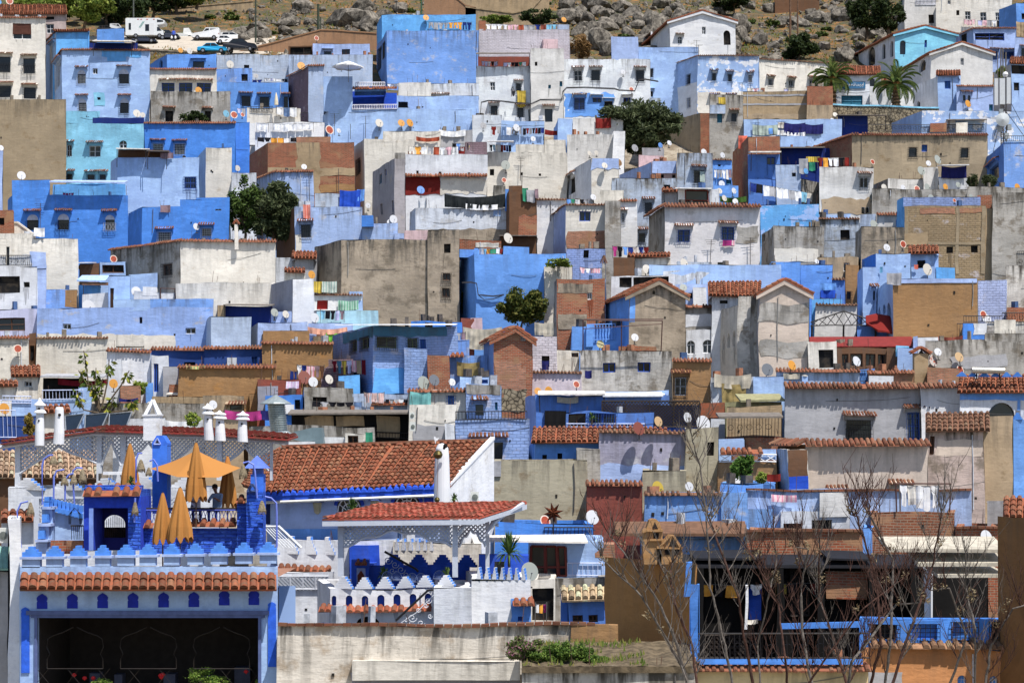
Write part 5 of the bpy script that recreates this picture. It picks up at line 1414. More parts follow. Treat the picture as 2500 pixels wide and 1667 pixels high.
def orange_umb(lab,c,r,x,y0,y1,w,D,tilt=0):
 top=TP(c,r,x,y0,D); bot=TP(c,r,x+tilt,y1,D); Hh=(top-bot).length; W=w/SC_/F*D/2
 root=thing('parasol',lab,'parasol',bot-V((0,0,.9)),'orange parasols on the blue terrace')
 s=MB(); s.bar(bot-V((0,0,1.0)),top+V((0,0,.04)),.025,6); sub(s,'pole',simple((90,70,56),.6),root)
 m=MB(); n=40; lv=12; R=[]
 for i in range(lv+1):
  t=i/lv; c_=top.lerp(bot,t); rad=W*(.12+.88*min(1,t**.8)*(1 if t<.75 else 1-.12*(t-.75)*4)); ring=[]
  for k in range(n):
   a=2*math.pi*k/n; f=1+.16*math.sin(a*8+t*1.5)*min(1,t*1.6); dz=-.12*math.sin(a*8)*t*t if i==lv else 0
   ring.append(c_+V((math.cos(a)*rad*f,math.sin(a)*rad*f*.85,dz)))
  R.append(ring)
 for A,B in zip(R,R[1:]):
  for k in range(n): j=(k+1)%n; m.face([A[k],A[j],B[j],B[k]],[(k*.1,0)]*4)
 m.face(R[0]); sub(m,'canopy',clothmat('ogu'),root,True)
def person(lab,c,r,x,y,D,shirt,hair=(30,24,20),face=-1,cap=False,arm=1):
 "seated upper body; x,y = seat px; skin-modifier figure"
 B=TP(c,r,x,y,D); root=None
 me=bpy.data.meshes.new('person'); v=[]; e=[]; rad=[]
 def j(p,q,rr): v.append(p); rad.append(rr); (e.append((q,len(v)-1)) if q is not None else None); return len(v)-1
 f=face
 pel=j((0,0,.05),None,(.15,.12)); sp=j((0,.02,.28),pel,(.15,.11)); ch=j((.02*f,.03,.47),sp,(.17,.11)); nk=j((.04*f,.02,.62),ch,(.06,.06)); nb=j((.06*f,0,.69),nk,(.055,.055)); hd=j((.08*f,0,.80),nb,(.088,.1)); ht=j((.08*f,.01,.89),hd,(.07,.08))
 for s in(-1,1):
  sh=j((.17*s,.02,.54),ch,(.07,.07)); el=j((.21*s+.08*f,-.16,.32),sh,(.05,.05)); wr=j((.12*s+.1*f,-.34,.42 if s==arm else .30),el,(.033,.033)); hn=j((.1*s+.12*f,-.42,.45 if s==arm else .31),wr,(.04,.022))
  for q in range(4): j((.1*s+.12*f+.02*(q-1.5),-.49-.008*(q%2),.44 if s==arm else .29),hn,(.01,.01))
  hp=j((.1*s,-.05,.02),pel,(.1,.09)); kn=j((.13*s+.1*f,-.46,.06),hp,(.07,.07)); an=j((.13*s+.1*f,-.44,-.38),kn,(.045,.045)); ft=j((.13*s+.1*f,-.6,-.42),an,(.04,.03))
 me.from_pydata(v,e,[]); o=bpy.data.objects.new('person',me); COLL.objects.link(o); o.location=B
 md=o.modifiers.new('s','SKIN'); sv=me.skin_vertices[0] if me.skin_vertices else None
 if sv is None:
  bpy.context.view_layer.objects.active=o;
  me.attributes
 try:
  for i,rr in enumerate(rad): me.skin_vertices[0].data[i].radius=rr
  me.skin_vertices[0].data[0].use_root=True
 except Exception as ex: print('skin',ex)
 o.modifiers.new('u','SUBSURF').levels=2; o.modifiers[-1].render_levels=2
 dg=bpy.context.evaluated_depsgraph_get(); nm=bpy.data.meshes.new_from_object(o.evaluated_get(dg)); o.modifiers.clear(); o.data=nm
 nm.materials.clear(); nm.materials.append(simple(shirt,.9,name='shirt')); nm.materials.append(simple('skn',.6,name='skin')); nm.materials.append(simple((50,52,66),.9,name='trousers'))
 for p in nm.polygons:
  z=p.center.z; y=p.center.y
  p.material_index= 1 if (z>.61 or (y<-.2 and z>.14)) else (2 if z<.08 else 0); p.use_smooth=True
 tag(o,lab,'person','people on the blue terrace')
 m=MB(); hc=B+V((.08*f,.015,.83)); m.lathe(hc,[(.1,-.03),(.108,.03),(.09,.09),(.02,.125)],12); h=sub(m,'cap' if cap else 'hair',simple((24,22,26) if cap else hair,.9),o,True)
 m=MB(); m.lathe(B+V((.08*f-.0,-.1,.8)),[(.018,0),(.008,.035)],6,V((0,-1,0)).to_track_quat('Z','Y'));
 for s in(-1,1): m.box(B+V((.08*f+.095*s,.0,.8)),(.02,.04,.06))
 sub(m,'nose_and_ears',simple('skn',.6),o)
 m=MB()
 for s in(-1,1): m.box(B+V((.08*f+.034*s,-.088,.815)),(.022,.01,.01))
 m.box(B+V((.08*f,-.09,.755)),(.045,.01,.008)); sub(m,'eyes_and_mouth',simple((46,24,20),.5),o)
def basket_lamp(lab,c,r,pts,D,bx,by,bw,bh):
 Q=[TP(c,r,x,y,D) for x,y in pts]; root=thing('terrace_lamp',lab,'lamp',Q[0],'basket lamps on curved posts')
 s=MB(); s.tube(Q,.035,6); sub(s,'post',simple((112,130,214),.5),root)
 s=MB(); b=TP(c,r,bx,by+bh,D); W=bw/SC_/F*D/2; H_=bh/SC_/F*D
 s.lathe(b,[(W,0),(W*1.02,H_*.1),(W*.72,H_*.55),(W*.35,H_*.92),(W*.12,H_)],14)
 for k in range(26):
  a=k*.242; s.bar(b+V((math.cos(a)*W,math.sin(a)*W,.05)),b+V((math.cos(a)*W*1.02,math.sin(a)*W,-random.uniform(.08,.3)*H_)),.012,3)
 sub(s,'woven_shade',simple((132,120,98),.95,var=.35,scale=14,name='woven_straw',bump=.6),root)
def roughblue():
 if 'rb' in _M: return _M['rb']
 m,t,b=nt('rough_blue_stone'); uv=N(t,'ShaderNodeUVMap',uv_map='UVMap').outputs[0]
 n=nz(t,uv,2.2,9,det=6,rough=.65); br=N(t,'ShaderNodeTexBrick'); t.links.new(uv,br.inputs['Vector']); br.inputs['Scale'].default_value=1; br.inputs['Brick Width'].default_value=.4; br.inputs['Row Height'].default_value=.13; br.inputs['Mortar Size'].default_value=.02; br.inputs['Mortar Smooth'].default_value=.8
 t.links.new(mix(t,sm(t,n,.35,.65),lin((34,76,200)),lin((70,120,232))),b.inputs['Base Color'])
 h=mth(t,'ADD',mth(t,'MULTIPLY',br.outputs['Fac'],-.6),n); bp=N(t,'ShaderNodeBump'); bp.inputs['Strength'].default_value=1; bp.inputs['Distance'].default_value=.12; t.links.new(h,bp.inputs['Height']); t.links.new(bp.outputs[0],b.inputs['Normal']); b.inputs['Roughness'].default_value=.85
 _M['rb']=m; return m
def restaurant():
 D=67.0
 A=P(49,1384,D);B=P(678,1384,D); pl=Plane(V((A.x,A.y,0)),V((B.x,B.y,0))); root=thing('restaurant','blue restaurant with stepped battlements over a wide dark opening','restaurant',V(((A.x+B.x)/2,D,ground(D)-2)))
 zt=P(0,1383,D).z; zb=ground(D)-3
 h=[]
 a,z1=pl.hit(87,1501); b,_=pl.hit(636,1501); h=[(a,b,-9.5,z1)]
 mb=MB(); wallgrid(mb,pl,0,pl.L,zb,zt,h,zt,us=3,jit=.0)
 for q0,q1,zz0,zz1 in((a,a,-9.5,z1),(b,b,-9.5,z1)): mb.face([pl.at(q0,zz0),pl.at(q0,zz1),pl.at(q0,zz1,-.5),pl.at(q0,zz0,-.5)],[(0,0),(4,0),(4,.5),(0,.5)])
 mb.face([pl.at(a,z1),pl.at(b,z1),pl.at(b,z1,-.5),pl.at(a,z1,-.5)],[(0,0),(8,0),(8,.5),(0,.5)])
 bk=lambda x,z:(lambda p:V((p.x*1.085,p.y+5.5,z)))(pl.at(x,z))
 for x in(0,pl.L): mb.face([pl.at(x,zb),pl.at(x,zt),bk(x,zt),bk(x,zb)],[(0,zb),(0,zt),(5,zt),(5,zb)])
 mb.face([pl.at(0,zb,-5.5),pl.at(pl.L,zb,-5.5),pl.at(pl.L,zt-1,-5.5),pl.at(0,zt-1,-5.5)])
 mb.face([pl.at(0,zt,0),pl.at(pl.L,zt,0),pl.at(pl.L,zt,-.35),pl.at(0,zt,-.35)])
 mb.build('wall',plaster('lil'),root)
 m=MB(); m.face([pl.at(0,zt-.35,-.35),pl.at(pl.L,zt-.35,-.35),pl.at(pl.L,zt-.35,-5.5),pl.at(0,zt-.35,-5.5)],[(0,0),(9,0),(9,5),(0,5)]); m.build('terrace_floor',simple((150,110,90),.9),root)
 m=MB(); m.face([pl.at(a,-10,-5.2),pl.at(b,-10,-5.2),pl.at(b,z1+.5,-5.2),pl.at(a,z1+.5,-5.2)]); m.face([pl.at(a,z1+.6,-.5),pl.at(b,z1+.6,-.5),pl.at(b,z1+.6,-5.2),pl.at(a,z1+.6,-5.2)]); m.face([pl.at(a,-9.6,-.5),pl.at(b,-9.6,-.5),pl.at(b,-9.6,-5.2),pl.at(a,-9.6,-5.2)])
 for q in(a,b): m.face([pl.at(q,-10,-.5),pl.at(q,z1+.6,-.5),pl.at(q,z1+.6,-5.2),pl.at(q,-10,-5.2)])
 m.build('interior',simple((54,48,46),.9),root)
 # dim furniture inside
 m=MB()
 for x,w,hh in((190,26,30),(250,20,24),(380,30,26),(565,40,60),(470,26,30)):
  A_,z=pl.hit(x,1667-hh); m.box(pl.at(A_,-8.3,-3),(w/72,.6,hh/72+1))
 m.build('counter',simple((70,74,92),.8),root)
 # beam and frame
 m=MB(); zz=P(0,1492,D).z; m.box(pl.at((a+b)/2,zz-.04,.03),(b-a+.6,.16,.14)); m.box(pl.at((a+b)/2,zz-.16,.0),(b-a+.3,.12,.1))
 for q in(a+.02,b-.02): m.box(pl.at(q,(zz-9.5)/2,.02),(.1,.1,zz+9.5))
 m.build('frame',simple((86,100,146),.7),root)
 # ogee niches painted deep blue
 def ogee(cx,y0,y1,w):
  A_=TP(0,4,cx,y0,D); B_=TP(0,4,cx,y1,D); W=w/SC_/F*D/2; H_=A_.z-B_.z; s=[]
  for t,k in((0,1),(.42,1),(.5,.86),(.58,1),(.72,1.02),(.85,.72),(.93,.28),(1,0)): s.append((k,t))
  return [V((A_.x+W*k,0,B_.z+H_*t)) for k,t in s]+[V((A_.x-W*k,0,B_.z+H_*t)) for k,t in reversed(s[:-1])]
 for cx in(483,830,1177,1525,1875,2222,2570,2910):
  m=MB(); yy=545-(cx-483)*.012-(15 if cx>2300 else 0); pts=[V((p.x,D-.006,p.z)) for p in ogee(cx,yy-5,yy+170,122)]; m.prism(pts,V((0,-.012,0))); m.build('niche',simple((30,48,170),.8),root)
 for cx,y0,y1,w in((290,695,1450,92),(3117,635,1380,92)):
  m=MB(); pts=[V((p.x,D-.006,p.z)) for p in ogee(cx,y0,y0+110,w)]; m.prism(pts,V((0,-.02,0))); bxp(m,0,4,cx-w/2,y0+85,cx+w/2,y1,D-.05,.045); m.build('pilaster',simple((48,100,218),.85,bump=.5),root)
 # tile canopy
 m=MB(); E0=TP(0,4,225,512,D-.75);E1=TP(0,4,3170,475,D-.75);R0=TP(0,4,240,360,D+.02);R1=TP(0,4,3165,300,D+.02); E0.z=(E0.z+E1.z)/2;E1.z=E0.z;R0.z=(R0.z+R1.z)/2+.03;R1.z=R0.z
 roofplane(m,E0,E1,R1,R0,.3,.105,.36,6); m.build('tile_canopy',tilemat('til'),root)
 # battlements
 for cx,w in((355,205),(620,185),(893,180),(1172,170),(1440,190),(1690,185),(1965,175),(2235,175),(2507,185),(2790,190),(3070,190)):
  m=MB(); dy=-(cx-355)*.018; bxp(m,0,4,cx-w*.5,150+dy,cx+w*.5,245+dy,D,.3); bt=m.build('battlement',plaster('lil'),root)
  m=MB(); bxp(m,0,4,cx-w*.64,122+dy,cx+w*.64,150+dy,D-.08,.46); sub(m,'ledge',plaster('lil2'),bt)
  m=MB(); bxp(m,0,4,cx-w*.5,68+dy,cx+w*.5,122+dy,D+.0,.3); bxp(m,0,4,cx-w*.32,38+dy,cx+w*.32,68+dy,D+.0,.3); bxp(m,0,4,cx-w*.16,5+dy,cx+w*.16,38+dy,D+.0,.3); sub(m,'stepped_crest',simple('dbl',.85,bump=.3),bt)
 # iron arches behind the opening
 for cx in(860,1700,2540):
  m=MB()
  pts=[(cx-320,1400),(cx-320,1290),(cx-290,1230),(cx-325,1150),(cx-310,1060),(cx-260,1025),(cx-140,985),(cx-20,925)]
  L=[TP(0,4,x,y,D+.25) for x,y in pts]; Rr=[TP(0,4,2*cx-x,y,D+.25) for x,y in pts]
  m.tube(L,.018,4); m.tube(Rr,.018,4); m.bar(L[0],Rr[0],.016); m.build('iron_arch',simple((58,52,48),.4,.4),root)
 m=MB()
 for k in range(9): m.bar(TP(0,4,420+k*350,1400,D+.27),TP(0,4,420+k*350+140,1568,D+.27),.01); m.bar(TP(0,4,560+k*350,1400,D+.27),TP(0,4,420+k*350,1568,D+.27),.01)
 m.build('iron_screen',simple((48,42,38),.4,.4),root)
 fl=leafmat('herb',[(66,96,36),(110,140,60),(160,176,86)])
 for lab,x,y0,y1,w,sd in(('feathery green plant inside the restaurant opening, centre',2290,1370,1600,90,31),('leafy green plant low in the opening, right of centre',2480,1470,1620,80,32),('small plant at the right foot of the opening',3000,1520,1600,40,33),('yellowish plant at the left foot of the opening',1180,1500,1600,50,34)):
  q=_t(0,4,x,y0,y1); tree('potted_plant',lab,'plant',*q,w,D+.9-.3,fl,1500,'plants in the restaurant opening',.02,.045,q[2]+10,sd,asp=1.8)
 m=MB()
 for x,y in((1840,1480),(1865,1470),(1850,1500),(1070,1510),(2820,1435),(850,1475),(970,1510)): m.lathe(TP(0,4,x,y,D+.7),[(0,-.08),(.09,0),(.05,.06),(0,.08)],7)
 tag(m.build('flower',simple((200,40,44),.6)),'scattered red flowers in the restaurant opening','flowers',None,'stuff')
 # ---- terrace structures
 D=70
 k=thing('terrace_kiosk','deep blue terrace kiosk with orange tile edge and arched window','kiosk',TP(0,3,1290,1600,D)); rb=roughblue()
 m=MB(); bxp(m,0,3,960,985,1065,1600,D,2); bxp(m,0,3,1465,985,1615,1600,D,2); bxp(m,0,3,1065,985,1465,1115,D,2); m.build('wall',simple((40,72,196),.85,bump=.4),k)
 m=MB(); bxp(m,0,3,1470,1110,1610,1600,D-.06,.05); m.build('rough_pilaster',rb,k)
 m=MB(); bxp(m,0,3,960,905,1615,985,D+.02,1.9); bxp(m,0,3,972,855,1615,915,D-.04,.5); m.build('parapet',rb,k)
 m=MB(); half_tiles(m,TP(0,3,965,915,D),TP(0,3,1620,905,D),V((0,-1,0)),.34,.3,.3,.125,8); m.build('tile_edge',tilemat('org') if False else tilemat('til'),k)
 m=MB(); bxp(m,0,3,1065,1115,1195,1600,D+1.6,.1); bxp(m,0,3,1435,1115,1470,1600,D+1.6,.1); bxp(m,0,3,1190,1115,1440,1195,D+1.6,.1); bxp(m,0,3,1190,1455,1440,1600,D+1.6,.1)
 c0=TP(0,3,1313,1310,D+1.6); r=122/SC_/F*(D+1.6); top=TP(0,3,0,1195,D+1.6).z
 for sg in(-1,1):
  pts=[V((c0.x+sg*r,D+1.6,top)),V((c0.x,D+1.6,top))]+[V((c0.x+sg*r*math.sin(math.pi/2*t/7),D+1.6,c0.z+ (top-c0.z)*math.cos(math.pi/2*t/7))) for t in range(8)]
  m.face(pts)
 m.build('back_wall',simple((26,40,120),.85),k)
 m=MB(); bxp(m,0,3,1195,1340,1435,1455,D+1.7,.04); m.build('window_pane',dark(),k)
 m=MB()
 for t in range(11):
  x=1197+t*24; m.bar(TP(0,3,x,1195+abs(x-1315)*.6,D+1.58),TP(0,3,x,1455,D+1.58),.012)
 m.bar(TP(0,3,1195,1340,D+1.58),TP(0,3,1435,1340,D+1.58),.015); m.build('window_grille',iron(),k)
 m=MB(); bxp(m,0,3,1020,1120,1068,1600,D-.35,.04); m.build('door',simple((120,150,222),.7),k)
 k=thing('terrace_wall','rough bright blue stone wall and towers behind the battlements','wall',TP(1,3,100,1600,70.6))
 m=MB(); bxp(m,0,3,1615,1350,2347+370,1640,70.6,.4); bxp(m,1,3,368,1060,476,1640,70.3,.6); bxp(m,1,3,478,930,668,1640,69.8,.8); m.build('wall',rb,k)
 m=MB(); bxp(m,1,3,525,728,672,935,69.9,.6); m.build('upper_tower',simple((64,118,226),.85,bump=.3),k)
 m=MB(); c_=TP(1,3,600,660,70.2); e=.42; ap=c_+V((0,0,.46)); q=[c_+V((sx*e,sy*e,0)) for sx,sy in((-1,-1),(1,-1),(1,1),(-1,1))]
 for i in range(4): m.face([q[i],q[(i+1)%4],ap])
 m.face(q); bxp(m,1,3,545,662,660,730,70.0,.4); m.build('pyramid_cap',simple((90,116,196),.7),k)
 m=MB(); a1=TP(1,3,545,840,69.7);a2=TP(1,3,490,930,69.7);a3=TP(1,3,605,925,69.7)
 for u,v_ in((a1,a2),(a2,a3),(a3,a1)): m.bar(u,v_,.055,5)
 m.build('triangle_trim',simple((60,80,130),.9),k)
 for a0,b0,y in((1620,1760,1305),(2180,2347+365,1290)): m=MB(); half_tiles(m,TP(0,3,a0,y,70.6),TP(0,3,b0,y,70.6),V((0,-1,0)),.24,.16,.3,.1,7); m.build('tile_edge',tilemat('til'),k)
 m=MB(); half_tiles(m,TP(1,3,362,1020,70.3),TP(1,3,470,1020,70.3),V((0,-1,0)),.22,.16,.3,.1,7); m.build('tile_edge',tilemat('til'),k)
 A_=TP(0,3,1615,0,71);B_=TP(1,3,365,0,71); rp=Plane(V((A_.x,71,0)),V((B_.x,71,0))); m=MB(); z0=TP(0,3,0,1285,71).z; z1=TP(0,3,0,1140,71).z
 m.bar(rp.at(0,z1),rp.at(rp.L,z1),.03);
 for t in range(26): a_=rp.L*t/26; w=rp.L/26; m.bar(rp.at(a_,z0),rp.at(a_+w,z1),.012); m.bar(rp.at(a_+w,z0),rp.at(a_,z1),.012)
 m.build('railing',simple((70,84,170),.5),k)
 m=MB(); bxp(m,0,3,1610,1112,2347+370,1142,71,.12); m.build('handrail',simple((60,54,50),.7),k)
 # merlon stair wall at left of kiosk
 k=thing('stair_wall','pale blue stair wall topped with bright blue blocks','wall',TP(0,3,700,1600,72)); m=MB()
 for q_ in ((590,1170,960,1600,73,.3),(480,1130,600,1600,71.5,.4),(440,1320,560,1600,71.2,.4),(410,1510,540,1640,71,.4)): m=MB(); bxp(m,0,3,*q_); m.build('wall',plaster('lil'),k)
 for q_ in [(570+t*47,1012+t*11,606+t*47,1100+t*12,72.9,.35,565+t*47,1095+t*12,612+t*47,1150+t*12,72.8,.4) for t in range(8)]+[(508,988,565,1048,71.4,.5,498,1040,562,1100,71.4,.5),(480,1190,540,1280,71.1,.5),(435,1375,505,1470,70.9,.5)]:
  m=MB(); bxp(m,0,3,*q_[:6]); q_[6:] and bxp(m,0,3,*q_[6:]); m.build('crest_block',simple('dbl',.85,bump=.3),k)
 m=MB(); bxp(m,0,3,470,1100,615,1130,71.3,.6); bxp(m,0,3,435,1292,580,1325,71.0,.6); bxp(m,0,3,400,1480,550,1505,70.8,.6); m.build('ledge',plaster('lil2'),k)
 m=MB(); bxp(m,0,3,580,1490,955,1640,70.8,.3); bb=m.build('brick_planter',plaster('brk'),None,loc=TP(0,3,760,1640,70.8)); tag(bb,'low red brick wall left of the terrace kiosk','wall')
 # tall blue chimney
 Dc=72.5; k=thing('chimney','tall bright blue chimney with triangular opening','chimney',TP(0,3,1830,1180,Dc)); m=MB(); bxp(m,0,3,1745,400,1915,1180,Dc,.8); m.build('shaft',simple((62,120,226),.85,var=.08,bump=.25),k)
 m=MB(); A1=[TP(0,3,x,y,Dc) for x,y in((1742,400),(1918,400),(1918,370),(1865,285),(1795,285),(1742,370))]; hole=[TP(0,3,x,y,Dc) for x,y in((1765,385),(1840,385),(1802,315))]
 m.prism(A1,V((0,.8,0))); m.build('cap',simple((58,112,220),.85,bump=.2),k); m=MB(); m.prism([p-V((0,.03,0)) for p in hole],V((0,.02,0))); m.build('vent_opening',dark(),k)
 m=MB();
 for u,v_ in((0,1),(1,2),(2,0)): m.bar(hole[u]-V((0,.03,0)),hole[v_]-V((0,.03,0)),.03)
 m.build('trim',simple((150,170,230),.8),k)
 # parasols
 orange_umb('furled orange parasol behind the kiosk, leftmost',0,3,1490,380,865,215,74)
 orange_umb('furled orange parasol in front of the open canopy, tallest',0,3,2247,370,1015,250,70.2)
 orange_umb('furled orange parasol at lower left of the lower pair',0,3,1865,945,1500,235,68.6)
 orange_umb('furled orange parasol at lower right of the lower pair',0,3,2065,885,1480,290,68.2)
 orange_umb('furled orange parasol half hidden right of the open canopy',1,3,262,525,1090,215,73)
 Du=72.2; k=thing('parasol','large open orange canopy over the blue terrace tables','parasol',TP(1,3,-90,1150,Du),'orange parasols on the blue terrace')
 m=MB(); m.bar(TP(1,3,-90,1150,Du),TP(1,3,-95,455,Du),.035,6); m.build('pole',simple((90,70,56),.6),k)
 m=MB(); ap=TP(1,3,-95,455,Du); zz=TP(1,3,0,665,Du).z; r_=[TP(0,3,1720,665,Du),V((TP(0,3,2150,0,Du).x,Du-2.2,zz-.28)),V((TP(1,3,260,0,Du).x,Du-2.2,zz-.3)),TP(1,3,412,655,Du),V((TP(1,3,260,0,Du).x,Du+2.2,zz)),V((TP(0,3,2150,0,Du).x,Du+2.2,zz))]
 nn=10
 for i in range(6):
  a_,b_=r_[i],r_[(i+1)%6]
  for s in range(nn):
   for t in range(nn):
    def pt(s_,t_):
     e_=a_.lerp(b_,t_/nn); q=ap.lerp(e_,s_/nn); return q-V((0,0,.06*math.sin(math.pi*s_/nn)))
    m.face([pt(s,t),pt(s+1,t),pt(s+1,t+1),pt(s,t+1)])
 m.build('canopy',clothmat('ogu'),k,True,merge=1e-4)
 person('person in pale shirt and dark cap seated under orange canopy',0,3,2245,1140,71.8,(210,204,214),cap=True,face=1)
 person('person in slate blue shirt seated with hand at chin',1,3,140,1140,71.6,(120,140,170),face=-1)
 for lab,pts,bx,by,bw,bh in (('basket lamp on the tallest curved post, far left pair',[(485,1080),(483,640),(500,560),(560,515),(608,508)],615,525,95,80),('basket lamp on second curved post from the left',[(615,1010),(618,760),(650,690),(735,675)],740,745,85,95),('basket lamp hanging just right of the second one',[(745,1030),(748,790),(790,735),(840,720)],845,735,85,95),
  ('shaggy basket lamp on the fourth curved post',[(852,1060),(836,800),(835,690),(880,655),(945,660)],945,670,90,130),('low basket lamp beside the white annex wall',[(240,1568),(215,1330),(195,1160),(240,1060),(320,1040)],350,1050,85,130),
  ('basket lamp in front of the pavilion lattice',[(1560,860),(1560,560),(1585,490),(1630,488)],1615,560,95,120),('basket lamp left of the blue chimney foot',[(1810,810),(1800,620),(1760,560),(1715,580)],1705,650,70,80),('basket lamp on the kiosk pilaster',[(1540,1280),(1543,1180),(1550,1000)],1548,1040,75,130)):
  basket_lamp(lab,0,3,pts,71.2 if 'kiosk' not in lab else 69.7,bx,by,bw,bh)
 basket_lamp('basket lamp above the pyramid capped tower',1,3,[(600,1000),(575,700),(560,620),(500,585),(440,600)],69.4,440,620,90,130)
 basket_lamp('double-post basket lamp right of the blue tower',1,3,[(825,1568),(825,1180),(820,1060),(760,1000),(690,985)],69.4,655,1030,95,130)
 # birdcage furniture and table
 k=thing('garden_table','white folding table by the leftmost furled parasol','table',TP(0,3,1300,860,75.5)); m=MB(); bxp(m,0,3,1180,702,1400,735,75,1); m.build('table_top',simple('wht',.6),k)
 for x,x2 in((1270,1240),(1380,1410)): m=MB(); m.bar(TP(0,3,x,735,75.2),TP(0,3,x2,860,75.2),.03); m.build('leg',simple('wht',.6),k)
 k=thing('wrought_table','wrought iron table and frame left of the kiosk door','table',TP(0,3,890,1480,70.5)); m=MB()
 for t in range(7): x=820+t*23; m.bar(TP(0,3,x,1320,70.5),TP(0,3,x+8*math.sin(t),1475,70.5),.014)
 for a_ in range(3):
  pts=[(790+a_*10,1300),(790+a_*12,1190),(830,1140),(855,1115),(890,1150),(930-a_*12,1190),(935-a_*10,1300)]; m.tube([TP(0,3,x,y,70.5) for x,y in pts],.012,4)
 m.bar(TP(0,3,810,1318,70.4),TP(0,3,955,1318,70.4),.03); m.build('frame',iron(),k)
 # ac units
 def ac(lab,c,r,x0,y0,x1,y1,D,face=0):
  k=thing('air_conditioner',lab,'air conditioner',TP(c,r,(x0+x1)/2,y1,D),'air conditioner units on walls'); m=MB(); bxp(m,c,r,x0,y0,x1,y1,D,.35); m.build('case',simple((214,216,210),.5,var=.05),k)
  w=x1-x0; cx=x0+w*.55; cy=(y0+y1)/2; rr=min(w,y1-y0)*.38/SC_/F*D; m=MB(); m.lathe(TP(c,r,cx,cy,D-.01),[(rr*1.0,0),(rr,.02),(rr*.3,.03),(0,.03)],16,V((0,-1,0)).to_track_quat('Z','Y')); m.build('fan_grille',simple((110,116,112),.6),k)
 ac('white air conditioner on brown wall at left edge',0,3,-30,1345,92,1515,71); ac('white air conditioner with fan on the gable side wall',2,3,700,930,790,1050,83.6); ac('dark louvred air conditioner below cream wall at terrace',2,3,5,130,65,235,107.5); ac('small louvred air conditioner above the other one',2,3,0,20,55,95,107.6)
 # solar panels
 for i,(a_,b_) in enumerate(((745,940),(960,1215),(1235,1480))):
  m=MB(); D0=99.5; q=[TP(0,3,a_+10,235-i*8,D0),TP(0,3,b_+-60 if i<2 else b_-40,225-i*6,D0),TP(0,3,b_+25 if i<2 else 1510,42-i*10,D0+1.6),TP(0,3,a_+(0 if i==0 else 20),68-i*12,D0+1.6)]; m.prism(q,V((0,.0,-.08))); o=m.build('solar_panel',simple((26,34,44),.18,0,.5,.1),None,loc=q[0]); tag(o,('left','middle','right')[i]+' black solar collector of three above the red pavilion roof','solar panel','solar collectors on the roof')
  s=MB();
  for u,v_ in((0,1),(1,2),(2,3),(3,0)): s.bar(q[u]+V((0,-.02,.02)),q[v_]+V((0,-.02,.02)),.03)
  sub(s,'frame',simple((170,174,178),.4,.6),o)
def tiltsheet(): pass
